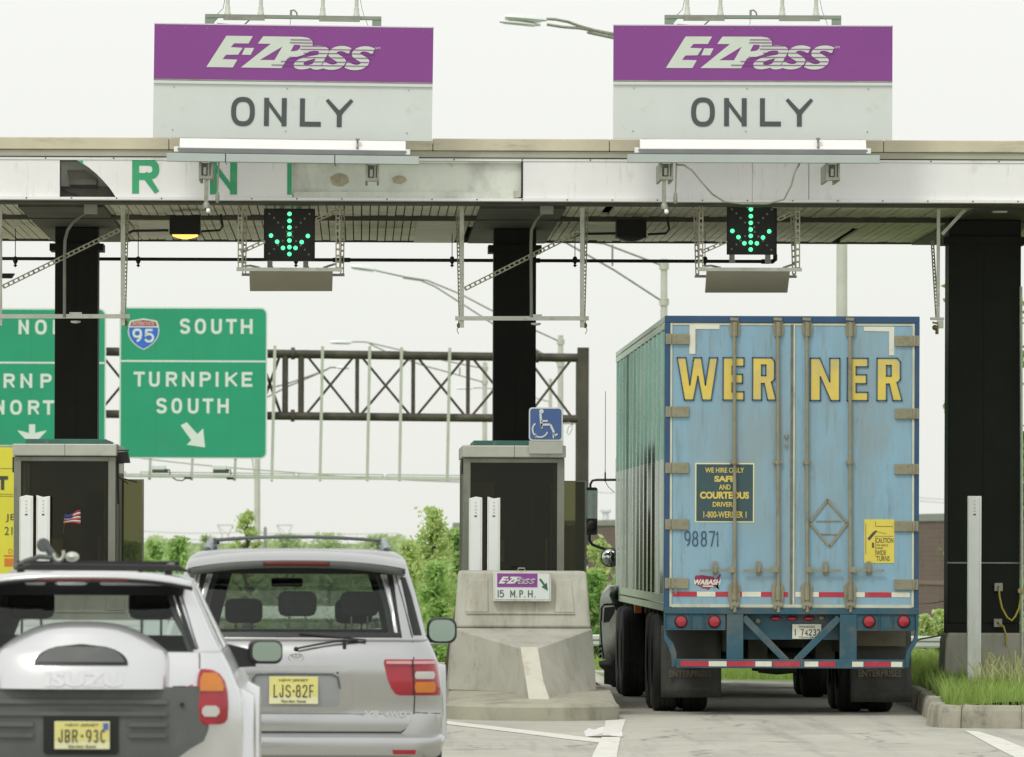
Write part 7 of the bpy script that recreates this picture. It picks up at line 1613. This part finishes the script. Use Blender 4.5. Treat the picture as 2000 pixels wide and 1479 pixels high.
mb = MB(); text(mb, 'ISUZU', vx(90), vx(243), vz(1341), vz(1311), 0, bold=.05); mb.v = [(x, hump_y(x, z_)-.005+y, z_) for x, y, z_ in mb.v]; mb.build('embossed_lettering', M['white_silver'], hp, True)
# grooves beside the cover
mb = MB()
for sg in (-1,1): mb.tube([(sg*x, SA(sg*x, z_)-.002, z_) for x, z_ in ((.33,1.02+.1),(.40,1.06),(.50,1.10)) ], .003, 5) if False else None
# dark lower cladding with ribs and a plate recess
def fz_(z_, a): return (z_, -a, a)
cl_ = patch([fz_(.955,.69),fz_(.90,.70),fz_(.80,.70),fz_(.72,.695),fz_(.66,.67),fz_(.62,.60),fz_(.56,.52),fz_(.46,.42),fz_(.40,.38)], SV, .022, 'lower_cladding', M['trim'], vc, 24, .03, bulge=lambda t, z_: .012)
for zr_ in (.875,.81,.75,.69):
    for sgn in (-1,1):
        a_, b_ = (.26,.47) if zr_ < .80 else (.0,.47)
        patch([(zr_+.012,sgn*a_ if sgn > 0 else -b_, b_ if sgn > 0 else -a_),(zr_-.012,sgn*a_ if sgn > 0 else -b_, b_ if sgn > 0 else -a_)], SV, .05, 'cladding_rib', M['trim'], cl_, 8, .02)
patch([(.805,-.19,.19),(.79,-.205,.205),(.60,-.205,.205),(.585,-.19,.19)], SV, .046, 'plate_recess', M['black'], cl_, 6, .01)
plv = plate(vc, vx(108.5), vx(216.5), vz(1463), vz(1408.5), -.062, [('J',.07,.15),('B',.19,.28),('R',.32,.42),('9',.57,.67),('3',.71,.79),('C',.83,.92)], 'NEW JERSEY', 'Garden State')
mb = MB(); mb.box(vx(203.5), vx(213.5), -.068, -.064, vz(1425), vz(1412)); mb.build('plate_sticker', mat('sticker_blue', (.08,.14,.5), .4), plv, True)
mb = MB(); mb.lathe((vx(357), SV(.55,.88)-.04, vz(1376)), (0,-1,0), [(.012,0),(.012,.008),(0,.006)], 10); mb.build('lock', M['dark'], cl_, True)
mb = MB(); text(mb, '4x4', vx(333), vx(379), vz(1343), vz(1336), SV(.55,.98)-.006, shear=.1, sp=1.3); mb.build('red_badge', mat('badge_red', (.42,.08,.07), .5), vc, True)
mb = MB()
for sg in (-1,1):
    mb.tube([(sg*x_, SVG(sg*x_, z_)-.001, z_) for x_, z_ in ((.535,1.47),(.57,1.36),(.605,1.25),(.635,1.165))], .0035, 5)
    mb.tube([(sg*x_, SV(sg*x_, z_)-.001, z_) for x_, z_ in ((.642,1.14),(.645,1.10),(.645,1.055))], .0035, 5)
    mb.tube([(sg*x_, SV(sg*x_, z_)-.001, z_) for x_, z_ in ((.50,.958),(.56,.957),(.64,.957))], .003, 5)
mb.build('panel_gap', M['dark'], vc, True)
# tail lamps
for sg in (-1,1):
    f_ = lambda z_, a, b: (z_, a, b) if sg > 0 else (z_, -b, -a)
    rws = [f_(1.055,.655,.69),f_(1.05,.648,.72),f_(1.03,.64,.755),f_(.99,.635,.785),f_(.93,.635,.80),f_(.85,.635,.805),f_(.78,.638,.80),f_(.76,.65,.785),f_(.752,.665,.76)]
    tl = patch(rws, SV, .03, 'tail_light', M['red_lens'], vc, 12, .05, bulge=lambda t, z_: .018*(1-t*t))
    patch([f_(1.035,.665,.735),f_(1.0,.650,.765),f_(.96,.648,.78),f_(.935,.650,.775)], lambda x, z_: SV(x, z_)-.018, .036, 'indicator_lens', M['amber_lens'], tl, 8, .012)
    patch([f_(.855,.68,.735),f_(.84,.662,.755),f_(.815,.66,.757),f_(.795,.675,.74)], lambda x, z_: SV(x, z_)-.018, .036, 'reversing_lens', M['clear_lens'], tl, 8, .012)
# rear window lip, spoiler and brake light
rws_ = []
mb = MB()
for dy, dz in ((.50,1.583),(.26,1.588),(.17,1.572),(.15,1.556)): rws_.append([(x*.60, dy+.12*abs(x)**3, dz-.05*abs(x)**3) for x in [i/10-1 for i in range(21)]])
mb.rows(rws_); o = mb.build('spoiler', M['white_silver'], vc, True, angle=60); md = o.modifiers.new('s','SOLIDIFY'); md.thickness = .014
mb = MB(); mb.rows([[(x*.60, .156+.12*abs(x)**3, 1.553-.05*abs(x)**3+dz) for x in [i/10-1 for i in range(21)]] for dz in (.0,-.022)]); o = mb.build('spoiler_lip', M['black'], vc, True); md = o.modifiers.new('s','SOLIDIFY'); md.thickness = .012
mb = MB(); mb.rows([[(x, .150+.12*abs(x/.6)**3, 1.549-.05*abs(x/.6)**3+dz) for x in [-.25+.5*i/10 for i in range(11)]] for dz in (.0,-.014)]); o = mb.build('brake_light', bpy.data.materials['dull_red_lens'], vc, True); md = o.modifiers.new('s','SOLIDIFY'); md.thickness = .006
for a, b in ((43,87),(103,168),(190,322)):
    patch([(1.528,vx(a)+.02,vx(b)-.02),(1.520,vx(a),vx(b)),(1.510,vx(a)+.02,vx(b)-.02)], SVG, .02, 'roof_lip', M['white_silver'], vc, 6, .02)
patch([(1.528,-.56,.56),(1.455,-.545,.545)], SVG, .012, 'window_header', M['black'], vc, 12, .012)
for sg in (-1,1):
    f_ = lambda z_, a, b: (z_, a, b) if sg > 0 else (z_, -b, -a)
    patch([f_(1.46,.50,.522),f_(1.36,.53,.555),f_(1.25,.565,.595),f_(1.16,.60,.63)], SVG, .004, 'window_trim', M['black'], vc, 3, .01)
mb = MB(); mb.tube([(vx(160-120),SVG(0,1.35)-.01,1.02+.15),(vx(100),SVG(0,1.3)-.02,1.30)], .001, 4) if False else None
# black roof rack with carrier clamps
rk = thing('roof_rack', 'black roof rack with clamps on the short silver car', 'roof rack', (cxv, YV+.6, 1.58)); ORG[rk.name] = Vector((cxv, YV+.6, 1.58))
RL = lambda x, y, z_: (x, y, z_)
mb = MB(); mb.prism([(-.40,.015),(-.36,.03),(-.30,.048),(.52,.040),(.535,.03),(.60,.0),(.50,.008),(-.38,.010)], -.05, .02); mb.build('front_bar', M['black'], rk, True, bevel=.004)
mb = MB(); mb.bar((-.42,.9,.045),(.50,.9,.045),.03); mb.build('rear_bar', M['black'], rk, True)
for x_ in (-.36,.46): mb = MB(); mb.bar((x_,-.03,.03),(x_,.95,.04),.03,.03); mb.bar((x_,0,-.02),(x_,0,.03),.04); mb.build('side_bar', M['black'], rk, True)
mb = MB(); mb.tube([(-.40,.1,.02),(-.34,.1,.06),(-.26,.1,.085),(-.19,.1,.08)], .014, 8); mb.tube([(-.24,.12,.16),(-.20,.12,.11),(-.165,.12,.065),(-.14,.12,.055)], .022, 8); mb.lathe((-.24,.12,.15),(.3,-1,.1),[(0,-.02),(.035,-.02),(.04,.0),(.035,.02),(0,.02)],12); mb.build('carrier_clamp', M['trim'], rk, True)
mb = MB(); ring = [(-.155+.028*math.cos(t*PI/8), .1, .105+.04*math.sin(t*PI/8)) for t in range(8,18)]; mb.tube(ring, .009, 8); mb.sphere((-.08,.1,.085),(.04,.05,.028),10,8); mb.build('carrier_hook', M['galv'], rk, True)
# mirrors
for sg in (-1,1):
    mb = MB(); mb.prism(rrect(sg*.975-.10, sg*.975+.10, 1.045, 1.185, .045), 2.45, 2.55); o = mb.build('wing_mirror', M['black'], vc, True, bevel=.02)
    MB().prism(rrect(sg*.985-.083, sg*.985+.083, 1.062, 1.172, .04), 2.442, 2.448).build('mirror_glass', m_mirror, o, True)
    mb = MB(); mb.prism([(sg*.74,1.02),(sg*.92,1.03),(sg*.92,1.12),(sg*.76,1.16)], 2.48, 2.56); mb.build('mirror_stalk', M['black'], o, True)
    # flares and wheels
    for y_ in (.85, 3.2):
        mb = MB(); rws = []
        for i in range(15):
            a = PI*i/14; rws.append([(sg*.86,y_-.50*math.cos(a),.42+.52*math.sin(a)),(sg*.935,y_-.47*math.cos(a),.42+.48*math.sin(a)),(sg*.94,y_-.42*math.cos(a),.42+.42*math.sin(a)),(sg*.87,y_-.40*math.cos(a),.42+.40*math.sin(a))])
        mb.rows(rws); mb.build('arch', M['white_silver'] if True else M['trim_silver'], vc, True)
        mb = MB(); tyre(mb, sg*.80, y_, .37, .24); o = mb.build('wheel', M['rubber'], vc, True); rm = MB(); rm.lathe((sg*.80-.11,y_,.37),(1,0,0),[(0,.02),(.2,.0),(.22,.03),(.22,.2),(.2,.22),(0,.2)],20); rm.build('rim', M['galv'], o, True)
for x_ in (-.34,.34): seat(vc, x_, 1.55, .72, M['cabin_seat'], top=.50)
seat(vc, 0, .85, .60, M['cabin_seat'], hw=.5, top=.48, head=False)
MB().box(-.62,.62,2.3,2.7,.9,1.13).build('dashboard', M['cabin'], vc, True, bevel=.03)
# white car roof edge beyond at far left
